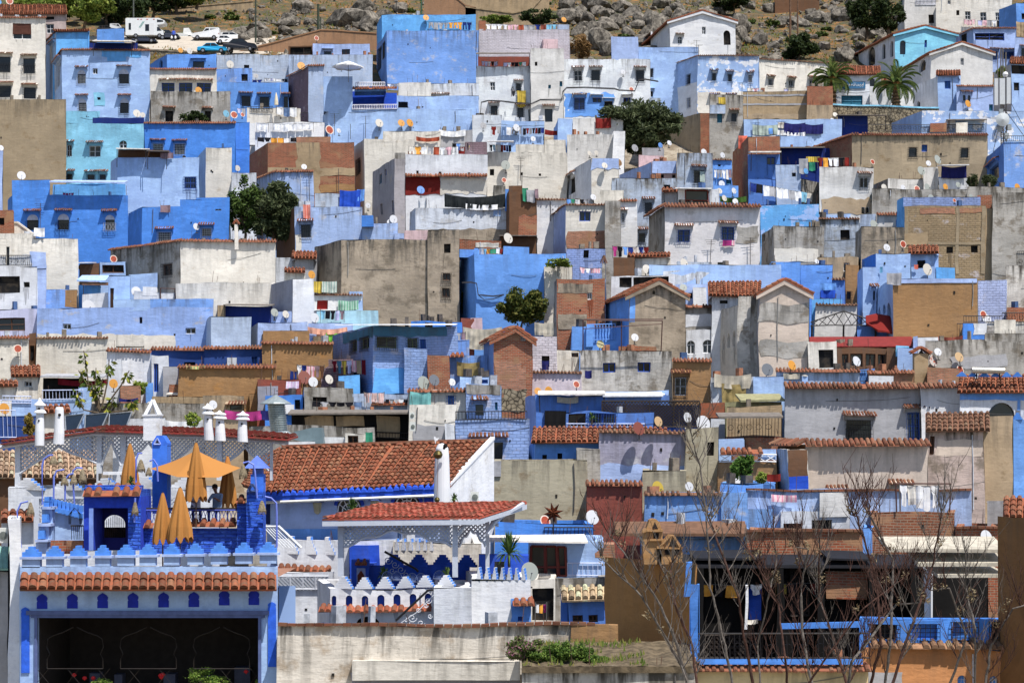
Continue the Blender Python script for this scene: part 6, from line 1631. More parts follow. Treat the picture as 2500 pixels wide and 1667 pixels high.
def pavilion():
 # lattice pavilion with red roof
 D=80; root=thing('lattice_pavilion','long white lattice arcade pavilion under thin red tiled roof','pavilion',TP(0,3,1100,860,D))
 wt=simple((196,200,208),.7,name='white_timber',var=.06)
 topl=[(0,385),(1080,232),(2347,268),(2347+960,335)]
 def ty(x):
  for (a,b),(c,d) in zip(topl,topl[1:]):
   if x<=c: return b+(d-b)*(x-a)/(c-a)
  return topl[-1][1]
 posts=[200,1135,1410,2347+165,2347+760]
 for x in posts:
  w=30 if x!=2347+760 else 14
  m=MB(); bxp(m,0,3,x-w,ty(x)+15,x+w,870 if x<1300 else 800,D,.28); m.build('post',wt,root)
 bays=[(230,1105,.62,1),(1165,1380,.55,1),(1440,2480,.5,2),(2540,3080,.55,1)]
 for a,b,dr,n in bays:
  for i in range(n):
   m=MB(); fr=MB(); x0=a+(b-a)*i/n; x1=a+(b-a)*(i+1)/n; w=x1-x0; xm=(x0+x1)/2
   base=ty(x0)+60;
   bot=[]
   for t in range(17):
    u=t/16; s=abs(2*u-1); y=(ty(x0)+(ty(x1)-ty(x0))*u)+ (180 if w>400 else 160)+ (190 if w>400 else 230)*s**1.5 - (60 if s<.3 else 0)*(1-s/.3 if s<.3 else 0)
    bot.append((x0+w*u,y))
   poly=[TP(0,3,x,y,D) for x,y in bot]; tp=[TP(0,3,x1,ty(x1)+45,D),TP(0,3,x0,ty(x0)+45,D)]
   pg=[(p.x,p.z) for p in poly+tp]; lattice(m,pg,D+.1,.17,.03)
   fr.tube([TP(0,3,x,y,D) for x,y in bot],.05,4)
   m.build('lattice',wt,root); fr.build('arch_trim',wt,root)
 m=MB()
 for (a,b),(c,d) in zip(topl,topl[1:]): m.bar(TP(0,3,a,b+25,D),TP(0,3,c,d+25,D),.12)
 m.build('beam',wt,root)
 m=MB()
 for (a,b),(c,d) in zip(topl,topl[1:]):
  A=TP(0,3,a,b-8,D-.5);B=TP(0,3,c,d-8,D-.5); R0=A+V((0,3.6,.16)); R1=B+V((0,3.6,.16)); roofplane(m,A,B,R1,R0,.26,.09,.42)
 m.build('roof',tilemat('red2') if 'red2' in COL else tilemat('til'),root)
 # lower pavilion strip behind lamps
 root=thing('lattice_pavilion','low lattice arcade partly hidden behind the blue stair wall','pavilion',TP(0,3,700,1500,75.5));
 for nm_,*q_ in (('post',385,1010,445,1560),('beam',270,985,960,1010),('post',1620,985,1660,1120)): m=MB(); bxp(m,0,3,*q_,75.5,.2); m.build(nm_,wt,root)
 l=MB(); pg=[(p.x,p.z) for p in (TP(0,3,450,1015,75.5),TP(0,3,960,1000,75.5),TP(0,3,960,1120,75.5),TP(0,3,450,1260,75.5))]; lattice(l,pg,75.6,.14,.022); l.build('lattice',wt,root); l=MB()
 pg=[(p.x,p.z) for p in (TP(0,3,1660,990,75.5),TP(0,3,2100,1000,75.5),TP(0,3,2100,1120,75.5),TP(0,3,1660,1120,75.5))]; lattice(l,pg,75.6,.14,.022); l.build('lattice',wt,root)
 # big tiled roof house
 root=thing('house','white house with the broad terracotta tiled roof and blue eave','house',TP(1,3,1500,1560,85))
 E0=TP(1,3,690,955,84);E1=TP(2,3,462,868,84.6);R0=TP(1,3,880,430,88.3);R1=TP(2,3,948,352,88.8); Lx=TP(1,3,440,850,86)
 m=MB(); roofplane(m,E0,E1,R1,R0,.27,.105,.36,6)
 Lr=TP(1,3,640,620,88); roofplane(m,TP(1,3,430,860,87),E0,R0,TP(1,3,620,560,89.5),.27,.105,.36,6); m.build('roof',tilemat('til'),root)
 m=MB(); half_tiles(m,E0+V((0,-.02,-.02)),E1+V((0,-.02,-.02)),V((0,-1,0)),.16,.1,.27,.12,7); m.prism([E0-V((0,.1,.06)),E1-V((0,.1,.06)),E1-V((0,.1,.3)),E0-V((0,.1,.3))],V((0,.15,0))); m.build('blue_eave',simple((40,84,200),.7),root)
 m=MB(); m.tube([E0+V((0,-.2,-.36)),E0.lerp(E1,.5)+V((0,-.2,-.36)),E1+V((0,-.2,-.36))],.07,6); m.build('gutter',simple((190,192,190),.4,.4),root)
 m=MB(); m.tube([R0+V((0,0,.05)),R1+V((0,0,.05))],.11,6); m.build('ridge_tiles',tilemat('til'),root)
 # front wall under the eave with windows, gable side wall
 A=V((E0.x,E0.y+.7,0));B=V((E1.x,E1.y+.7,0)); pl=Plane(A,B); mb=MB(); zt=E1.z-.15; wallgrid(mb,pl,0,pl.L,-9,zt,[],zt,us=2); mb.build('wall',plaster('lil2'),root)
 G0=V((E1.x,E1.y+.1,0)); G1=V((TP(2,3,968,0,88.6).x,88.6,0)); gp=Plane(G0,G1); m=MB()
 m.face([gp.at(0,-9),gp.at(gp.L,-9),gp.at(gp.L,R1.z+.12),gp.at(0,E1.z+.1)],[(0,-9),(5,-9),(5,0),(0,-1)],[(9,0),(9,0),(0,0),(0,0)]); m.face([gp.at(gp.L,-9),gp.at(gp.L,-9,-4),gp.at(gp.L,R1.z-.9,-4),gp.at(gp.L,R1.z+.12)]); m.build('gable_wall',plaster('wht'),root)
 m=MB(); m.prism([gp.at(0,E1.z+.02,.04),gp.at(gp.L,R1.z+.08,.04),gp.at(gp.L,R1.z+.2,.04),gp.at(0,E1.z+.14,.04)],-gp.n*.22); m.build('verge',plaster('wht'),root)
 m=MB(); z0=pl.hit(*T(1,3,900,1355))[1]; z1=-9; a0=pl.hit(*T(1,3,880,1355))[0]; a1=pl.hit(*T(1,3,1520,1355))[0];
 m.face([pl.at(a0,-9,.02),pl.at(a1,-9,.02),pl.at(a1,z0,.02),pl.at(a0,z0,.02)],[(0,0),(8,0),(8,5),(0,5)]); m.build('blue_dado',plaster('blu'),root)
 def archwin(c,r,x0,y0,x1,y1,blue=True,pane=True):
  a,z1=pl.hit(*T(c,r,x0,y0)); b,z0=pl.hit(*T(c,r,x1,y1)); m=MB(); ap=archpts(a,b,z0,z1,'a',14); out=[pl.at(p,q,.03) for p,q in ap]; ce=(a+b)/2
  inn=[pl.at(ce+(p-ce)*.78,z0+(q-z0)*.9,.03) for p,q in ap]
  for i in range(len(out)-1): m.prism([out[i],out[i+1],inn[i+1],inn[i]],pl.n*.03)
  w=m.build('window_surround',simple((40,74,190),.7),root); m=MB(); m.face([pl.at(ce+(p-ce)*.78,z0+(q-z0)*.9,.02) for p,q in ap]+[pl.at(ce+(b-ce)*.78,z0,.02),pl.at(ce+(a-ce)*.78,z0,.02)]); win=m.build('window',glass(),root)
  m=MB();
  for t in range(1,6):
   an=math.pi*t/6; m.bar(pl.at(ce,z0,.04),pl.at(ce-math.cos(an)*(b-a)*.36,z0+math.sin(an)*(z1-z0)*.85,.04),.02)
  for k_ in(.6,1): m.tube([pl.at(ce-math.cos(math.pi*t/8)*(b-a)*.38*k_,z0+math.sin(math.pi*t/8)*(z1-z0)*.85*k_,.04) for t in range(9)],.025,4)
  sub(m,'frame',simple('wht',.6),win)
 archwin(1,3,2130,935,2500,1120); archwin(1,3,1480,965,1830,1160)
 m=MB(); a,z1=pl.hit(*T(1,3,670,1000)); b,z0=pl.hit(*T(1,3,750,1300)); ap=archpts(a,b,z0,z1,'a'); m.face([pl.at(p,q,.03) for p,q in ap]+[pl.at(b,z0,.03),pl.at(a,z0,.03)]); m.build('blue_door',simple((24,36,90),.7),root)
 m=MB(); bxp(m,2,3,165,975,275,1060,84.9,.05); m.build('blue_door',simple((30,60,160),.7),root)
 for lab,x,y in(('left of two wall lanterns below the broad tiled roof',1290,1065),('right of two wall lanterns below the broad tiled roof',1948,1045)):
  p=TP(1,3,x,y,84.5); k=thing('wall_lantern',lab,'lantern',p,'lanterns under the tiled eave'); m=MB(); m.lathe(p-V((0,0,.45)),[(.06,0),(.14,.08),(.2,.5),(.02,.55)],6); sub(m,'lamp_glass',simple((170,160,130),.3),k); m=MB(); m.lathe(p+V((0,0,.05)),[(.3,0),(.24,.06),(.03,.3)],6); m.bar(p+V((0,0,.1)),p+V((0,.5,.1)),.03); sub(m,'lamp_cap',simple((74,96,160),.6),k)
 # white bulb-topped chimney
 k=thing('chimney','white round-topped chimney with brass lanterns before the tiled roof','chimney',TP(2,3,370,1100,83)); m=MB(); b=TP(2,3,372,1110,83); W=96/SC_/F*83; Hh=TP(2,3,0,375,83).z-b.z
 m.lathe(b,[(W,0),(W*.97,Hh*.3),(W*.9,Hh*.6),(W*.84,Hh*.8),(W*.75,Hh*.92),(W*.5,Hh*.985),(.02,Hh)],20); m.build('shaft',plaster('wht'),k,True)
 m=MB(); m.lathe(TP(2,3,410,405,82.4),[(.09,0),(.1,.05)],8,V((0,-1,0)).to_track_quat('Z','Y')); m.lathe(TP(2,3,395,430,82.4),[(.06,0),(.06,.05)],8,V((0,-1,0)).to_track_quat('Z','Y')); m.build('vent_hole',dark(),k)
 for y,r in((505,.2),(1020,.12)):
  m=MB(); c_=TP(2,3,325 if y<900 else 315,y,82); m.lathe(c_-V((0,0,r)),[(0,0),(r*.7,r*.3),(r,r),(r*.7,r*1.7),(0,r*2)],12); o=m.build('brass_ball_lantern',simple((96,86,50),.4,.7),None,True,loc=c_); tag(o,'large dark brass ball lantern high on the white chimney' if y<900 else 'small brass ball lantern hanging low on the chimney','lantern','brass ball lanterns')
 m=MB(); m.bar(TP(2,3,325,560,82),TP(2,3,315,985,82),.012); tag(m.build('chain',simple((120,90,76),.6),None,loc=TP(2,3,320,900,82)),'thin chain between the two brass ball lanterns','chain')
 # duct and grey box
 k=thing('ventilation_duct','bent galvanised duct rising from the roofs','duct',TP(1,3,870,330,99)); m=MB(); pts=[(1,3,950,340),(1,3,890,300),(1,3,850,240),(1,3,830,60),(1,3,815,-90)]; m.tube([TP(*p,99) for p in pts],.42,14); m.build('pipe',simple((168,176,176),.35,.6),k,True)
 m=MB()
 for t in range(16): p=TP(1,3,818+t*2.2,-80+t*20,99); m.lathe(p,[(.44,-.02),(.46,.0),(.44,.02)],14)
 m.build('rib',simple((140,148,150),.35,.6),k); m=MB(); c_=TP(1,2,812,1470,99); m.lathe(c_-V((0,0,.1)),[(.8,0),(.75,.06),(.05,.45)],16); m.build('cowl',simple((150,160,162),.5,.4),k)
 m=MB(); q=[TP(1,3,x,y,97) for x,y in((1015,245),(1230,195),(1330,195),(1360,395),(1270,395),(1010,330))]; m.prism(q,V((0,1.4,0))); o=m.build('roof_vent_box',simple((112,130,136),.5,.3,var=.08),None,loc=q[5]); tag(o,'blue-grey metal vent box beside the bent duct','vent box')
def gazebo():
 D=76; root=thing('gazebo','white lattice gazebo under shallow coral tiled roof','gazebo',TP(2,3,200,1500,D)); wt=simple((190,196,208),.7,name='white_timber',var=.06)
 m=MB(); A=TP(1,3,1345,1240,D-.5);B=TP(2,3,800,1222,D-.5);C=TP(2,3,1345,1048,D+4.6);Dd=TP(1,3,2010,1075,D+4.6)
 roofplane(m,A,B,C,Dd,.22,.06,.5); m.build('roof',tilemat('cor'),root)
 m=MB(); Lf=TP(1,3,1345,1240,D-.5)
 m.prism([A-V((0,0,.1)),B-V((0,0,.1)),B-V((0,0,.28)),A-V((0,0,.28))],V((0,.12,0))); m.prism([B-V((0,0,.1)),C-V((0,0,.1)),C-V((0,0,.28)),B-V((0,0,.28))],V((-.1,.05,0))); m.build('beam',wt,root)

 for q_ in ((1,3,1525,1250,1590,1568+330,D,.25),(2,3,490,1250,552,1568+340,D,.25),(2,3,870,1215,915,1568+250,D+2.2,.25)): m=MB(); bxp(m,*q_); m.build('post',wt,root)
 def panel(c0,xs,xe,yt,yb0,D0,n=1,D1=None,mid=.42):
  m=MB(); fr=MB(); bot=[]
  for t in range(21):
   u=t/20; s=abs(2*u-1); y=yb0-(yb0-yt)*(1-mid)*(1-s**1.4)+18*math.sin(u*math.pi*8); bot.append((xs+(xe-xs)*u,y))
  poly=[TP(c0,3,x,y,D0) for x,y in bot]+[TP(c0,3,xe,yt,D0),TP(c0,3,xs,yt,D0)]; lattice(m,[(p.x,p.z) for p in poly],D0+.1,.17,.03); fr.tube([TP(c0,3,x,y,D0) for x,y in bot],.05,4); m.build('lattice',wt,root); fr.build('arch_trim',wt,root)
 panel(1,1590,2830,1285,1560,D,mid=.35); panel(2,555,870,1250,1560,D+1.2,mid=.4); panel(2,920,1010,1230,1330,D+2.4)
 m=MB(); m.tube([TP(2,3,890,1420,D+1),TP(2,3,960,1290,D+1.5),TP(2,3,1100,1180,D+2.5),TP(2,3,1300,1070,D+4)],.09,5); m.build('brace',wt,root); m=MB(); m.tube([TP(2,3,555,1430,D-.1),TP(2,3,620,1330,D-.1),TP(2,3,760,1260,D-.1)],.07,5); m.build('brace',wt,root)
 # stairs, railings
 k=thing('stair_railing','white slanted railing beside the blue tower','railing',TP(1,3,1000,1560,76.5)); m=MB()
 for t in range(6): m.bar(TP(1,3,670+t*34,1330+t*2,76.5),TP(1,3,900+t*36,1570,76.5),.02)
 m.bar(TP(1,3,660,1325,76.5),TP(1,3,845,1325,76.5),.04); m.bar(TP(1,3,845,1320,76.5),TP(1,3,1110,1570,76.5),.05); m.build('bars',simple((222,226,230),.5),k)
 k=thing('stair_railing','black stair handrail with white scrolls, lower terrace','railing',TP(2,4,50,900,72.5),'scrolled handrails'); m=MB(); m.tube([TP(1,4,2190,850,72.5),TP(1,4,2347,700,72.5),TP(2,4,210,505,72.5),TP(2,4,275,500,72.5)],.045,5); m.build('handrail',iron(),k)
 m=MB()
 def scroll(c,x,y,s,D,f=1): m.tube([TP(c,4,x+f*s*(1-t/16)*math.cos(t*.62),y+s*(1-t/16)*math.sin(t*.62),D) for t in range(15)],.018,4)
 for c,x,y,s in((1,2300,850,60),(2,30,820,55),(2,130,880,45),(2,100,730,30),(2,185,680,28),(2,215,620,40),(2,235,800,30)): scroll(c,x,y,s,72.6)
 m.tube([TP(1,4,2200,910,72.6),TP(2,4,80,760,72.6),TP(2,4,275,560,72.6)],.02,4); m.build('scrollwork',simple((208,210,216),.4),k)
 k=thing('stair_railing','black stair handrail under the gazebo with pale scrolls','railing',TP(1,4,2200,400,78),'scrolled handrails'); m=MB(); m.tube([TP(1,4,2060,60,78),TP(2,4,70,260,78),TP(2,4,100,290,78)],.05,5); m.build('handrail',iron(),k); m=MB()
 for x,y,s in((2100,160,50),(2180,210,45),(2250,270,50),(2150,280,40),(2310,330,45)): scroll(1,x,y,s,78.1)
 m.build('scrollwork',simple((150,160,190),.4),k)
 # fan-backed chairs
 for i,(x,y) in enumerate(((30,400),(130,400),(335,370),(400,400),(-150,380),(-260,380))):
  D=76.3; k=thing('garden_chair','','chair',TP(2,4,x,y+60,D),'fan-backed wire chairs on the white terrace'); k['label']=['fan-backed wire chair, second pair left one behind merlons','fan-backed wire chair, second pair right one behind merlons','fan-backed wire chair left of the gazebo corner post','fan-backed wire chair closest to the gazebo corner post','fan-backed wire chair nearest the potted palm on terrace','fan-backed wire chair farthest left on the white terrace'][i]
  m=MB(); s=62
  m.tube([TP(2,4,x-s*math.cos(math.pi*t/10),y-s*1.5*math.sin(math.pi*t/10),D) for t in range(11)],.016,4)
  for t in range(1,10): m.bar(TP(2,4,x,y,D),TP(2,4,x-s*math.cos(math.pi*t/10),y-s*1.5*math.sin(math.pi*t/10),D),.008)
  m.build('backrest',simple((96,112,150),.4),k); m=MB(); p=TP(2,4,x,y+10,D-.25); m.lathe(p,[(.24,0),(.24,.04)],12); m.build('seat',simple((90,100,130),.5),k)
  for sx in(-1,1): m=MB(); m.bar(p+V((sx*.18,0,0)),p+V((sx*.22,0,-.4)),.015); m.build('leg',simple((90,100,130),.5),k)
 # blue archway niche under gazebo
 D=79.5; k=thing('fountain_niche','royal blue wall niche with pointed arch and tile cap','niche',TP(1,4,1790,470,D)); m=MB(); bxp(m,1,4,1680,155,1880,480,D,.5); m.build('surround',simple('roy',.8),k); m=MB(); bxp(m,1,4,1740,250,1840,470,D-.03,.04); m.build('panel',simple((150,160,200),.8),k); m=MB(); a=[TP(1,4,x,y,D-.05) for x,y in((1750,470),(1825,470),(1825,330),(1790,275),(1750,330))]; m.prism(a,V((0,.03,0))); m.build('arch',simple((104,50,36),.8),k); m=MB(); half_tiles(m,TP(1,4,1725,180,D),TP(1,4,1860,180,D),V((0,-1,0)),.25,.15,.2,.08); m.build('tile_cap',tilemat('til'),k)
 # spiky plants
 def spiky(lab,c,r,x,y0,y1,w,D,n=60,pot=True,col='spiky'):
  b=TP(c,r,x,y1,D); t_=TP(c,r,x,y0,D); Hh=t_.z-b.z; W=w/SC_/F*D; random.seed(int(x)); k=thing('spiky_plant',lab,'plant',b,'spiky potted plants'); m=MB(); cz=b+V((0,0,Hh*.35))
  for i in range(n):
   a=random.random()*6.28; e=random.uniform(-.2,1.5); L=W*random.uniform(.5,.62) if e<.9 else Hh*.65; d=V((math.cos(a)*math.cos(e),math.sin(a)*math.cos(e),math.sin(e))); s=d.cross(V((0,0,1))).normalized()*.035; mid=cz+d*L*.55+V((0,0,.03)); end=cz+d*L-V((0,0,L*.25*(1.3-e))); rr=random.random()
   m.face([cz,mid+s,end,mid-s],[(rr,0)]*4)
  m.build('leaves',leafmat(col,[(40,62,30),(72,98,46),(120,140,80)]),k); m=MB(); m.bar(b,cz,.06,6); m.build('stem',BARK(),k)
 spiky('spiky yucca on the blue terrace beside the gazebo',2,4,1140,-180,240,370,74.6,120); spiky('upright green plant under the broad tiled eave',1,3,1690,980,1230,200,82.5,70); spiky('small spiky plant by the white gable wall',2,3,510,940,1060,110,82.6,40); spiky('agave with pale green rosette on upper blue terrace',2,3,2090,0,160,170,111.4,40,col='agave')
 spiky('small yucca pot beside the orange parasol',0,3,1500,740,870,150,72.8,36); spiky('bushy pot plant at the gazebo corner',2,4,430,230,420,110,75.3,50); spiky('dark potted palm under the gazebo stairs',1,4,2050,220,420,190,76.8,60)
def misc():
 # kasbah chimneys, rubber plant, twigs
 D=66.3; oc=plaster('och'); T3=lambda *p:[TP(3,3,x,y,D) for x,y in p]
 def kas(lab,outl,trim,holes,px):
  k=thing('chimney',lab,'chimney',TP(3,3,px,1568+190,D),'ochre kasbah chimneys'); m=MB(); m.prism(T3(*outl),V((0,.7,0)))
  for t in trim: m.prism([p-V((0,.1,0)) for p in T3(*t)],V((0,.2,0)))
  m.build('shaft',oc,k)
  for h in holes: m=MB(); m.prism([p-V((0,.012,0)) for p in T3(*h)],V((0,.01,0))); m.build('opening',dark(),k)
 kas('sculpted ochre chimney with triangular and square openings, left',((330,1760),(330,1375),(368,1350),(402,1255),(440,1238),(480,1245),(515,1275),(552,1380),(552,1470),(540,1480),(540,1760)),[((320,1380),(370,1355),(370,1385),(320,1400)),((368,1385),(556,1385),(556,1362),(368,1362)),((400,1490),(556,1490),(556,1470),(400,1470))],[((432,1355),(500,1355),(462,1272)),((447,1465),(508,1465),(508,1400),(447,1400))],440)
 kas('lower ochre house-shaped chimney with open gable, right',((490,1760),(490,1560),(520,1545),(630,1425),(690,1430),(780,1568),(780,1760)),[((484,1580),(484,1552),(560,1552),(560,1580)),((500,1560),(636,1420),(652,1432),(530,1560)),((775,1575),(680,1425),(664,1432),(748,1575)),((560,1585),(784,1585),(784,1568),(560,1568))],[((620,1555),(710,1555),(664,1470)),((575,1650),(640,1650),(640,1590),(575,1590)),((690,1655),(745,1655),(745,1590),(690,1590))],640)
 # rubber plant
 D=120.5; lf=leafmat('rubber',[(44,64,28),(96,112,44),(176,170,70)]); k=thing('rubber_plant','tall leggy rubber plant with drooping yellow-green leaves','plant',TP(0,2,1130,1568+60,D)); st=MB(); m=MB(); random.seed(8)
 ends=[((960,860),(1020,1300)),((1100,1060),(1090,1300)),((900,1090),(1040,1340)),((1250,970),(1230,1250)),((1480,1090),(1400,1260)),((880,1330),(960,1560)),((1180,1180),(1130,1350)),((1050,1230),(1080,1400)),((1300,1400),(1260,1520)),((1500,1430),(1530,1560)),((1230,1500),(1200,1560)),((1120,1330),(1110,1450))]
 for (x,y),(bx,by) in ends:
  a=TP(0,2,bx,by,D);t_=TP(0,2,x,y+20,D); st.tube([TP(0,2,1150,1600,D),a,t_],[.06,.045,.03],5)
  for j in range(24):
   h=random.random(); p=t_.lerp(a,h*.55); d=V((random.uniform(-1,1),random.uniform(-1,1),random.uniform(-1.6,.5-h))).normalized(); L=random.uniform(.3,.5); s=d.cross(noise.random_unit_vector()).normalized()*L*.24; q=p+d*.1; rr=random.random(); m.face([q,q+d*L*.5+s,q+d*L,q+d*L*.5-s],[(rr,0)]*4)
 m.build('leaves',lf,k); st.build('stem',BARK(),k)
 # star lantern, ornaments
 k=thing('star_ornament','rusty eight-pointed star on a pole above blue parapet','ornament',TP(2,3,1650,1440,86.5)); m=MB(); c_=TP(2,3,1645,1170,86.5)
 for i in range(8):
  a=i*math.pi/4+.2; d=V((math.cos(a),0,math.sin(a))); s=V((-d.z,0,d.x))*.13; m.face([c_+s,c_+d*.95*.5+V((0,-.02,0)),c_-s,c_+V((0,-.15,0))]); m.face([c_+s,c_+d*.475,c_-s,c_+V((0,.15,0))]); m.face([c_+s,c_+d*.475+V((0,-.02,0)),c_+V((0,-.15,0))]); m.face([c_-s,c_+d*.475+V((0,-.02,0)),c_+V((0,-.15,0))])
 m.build('star',simple((110,58,36),.5,.5),k); m=MB(); m.bar(c_,TP(2,3,1650,1440,86.5),.03); m.build('pole',iron(),k)
 # flowers and shrubs on planter
 fl=leafmat('shrub',[(44,66,28),(80,108,44),(130,150,70)]); pk=leafmat('blossom',[(70,96,44),(100,118,60),(170,110,140)])
 for lab,x,y0,y1,w,sd,mt in (('left bush with pink blossom on the planter',2,0,0,0,41,pk),):
  pass
 for lab,x,y0,y1,w,sd,mt in (('pink-flowering bush at the left end of planter',1310,1040,1345,110,41,pk),('green bush beside the pink-flowering one',1520,1150,1370,90,42,fl),('large leafy green bush right on the planter',1840,1040,1350,110,43,fl),('small weed clump by the ochre wall',2100,1250,1360,90,44,fl)):
  q=_t(2,4,x,y0,y1); tree('shrub',lab,'shrub',*q,w,62.8,mt,4200,'shrubs on the planter terrace',.02,.05,q[2]+6,sd)
 m=MB(); A=TP(2,4,1285,1375,61.9);B=TP(3,4,940,1375,61.9); n_=24
 for i_ in range(n_):
  for j_ in range(4):
   f_=lambda i,j:A.lerp(B,i/n_)+V((0,3.6*j/4,.42*j/4+(.09*noise.noise(V((i*.7,j*.9,0))) if 0<i<n_ else 0)))
   m.face([f_(i_,j_),f_(i_+1,j_),f_(i_+1,j_+1),f_(i_,j_+1)])
 m.prism([A,B,B+V((0,.02,0)),A+V((0,.02,0))],V((0,0,-.2))); tag(m.build('planter_soil',simple((98,86,68),.95,var=.4,bump=.8),None),'weedy earth bed on the planter terrace','soil bed')
 m=MB(); random.seed(4)
 for _ in range(2600):
  u=random.random(); v=random.random(); p=A.lerp(B,u)+V((0,3.5*v,.42*v+.02))
  if noise.noise(V((p.x*1.1,p.y*1.5,2)))<.0 or u>.72: continue
  h_=random.uniform(.05,.22); d=V((random.uniform(-.03,.03),.01,0)); m.face([p-d-V((.012,0,0)),p+d+V((.012,0,0)),p+V((random.uniform(-.06,.06),0,h_))],[(random.random(),0)]*3)
 tag(m.build('weeds',leafmat('weed',[(70,92,40),(110,128,58),(150,140,80)])),'low weeds on the planter bed',None,None,'stuff')
 q=_t(3,3,1460,510,830); tree('climbing_plant','leafy climber filling the white truss courtyard','plant',*q,62,92.5,leafmat('climb',[(40,70,28),(76,110,46),(130,160,80)]),3200,None,.05,.12,q[2]+10,45)
 q=_t(3,3,1690,700,830); tree('shrub','yellow-green shrub beside the big paired dishes','shrub',*q,30,92,gl2(),900,None,.03,.09,q[2]+6,46)
 q=_t(0,2,1600,1220,1400); tree('shrub','pale fern-like shrub by the blue boarding','shrub',*q,40,128.4,gl2(),1000,None,.03,.1,q[2]+8,47)
 q=_t(0,3,330,10,300); tree('shrub','dry yellow shrub beside the cone-capped chimney','shrub',*q,32,98,leafmat('dryy',[(120,104,50),(160,140,70)]),1600,None,.03,.08,q[2]+8,48)
 q=_t(0,3,2210,0,220); tree('shrub','thin shrub between white sheets and chimneys','shrub',*q,36,98,gl2(),800,None,.03,.08,q[2]+8,49)
 q=_t(2,3,1200,1330,1500)
 # black birds cutouts
 k=thing('metal_bird','white metal bird figure on the tiled ridge','ornament',TP(2,3,300,365,87)); m=MB(); m.prism([TP(2,3,x,y,87) for x,y in((278,295),(295,300),(310,318),(340,310),(318,345),(290,352),(280,320))],V((0,.05,0))); m.bar(TP(2,3,295,350,87),TP(2,3,295,375,87),.02); m.build('body',simple('wht',.6),k)
def gl2(): return leafmat('fresh',[(84,110,40),(130,150,60),(180,184,100)])
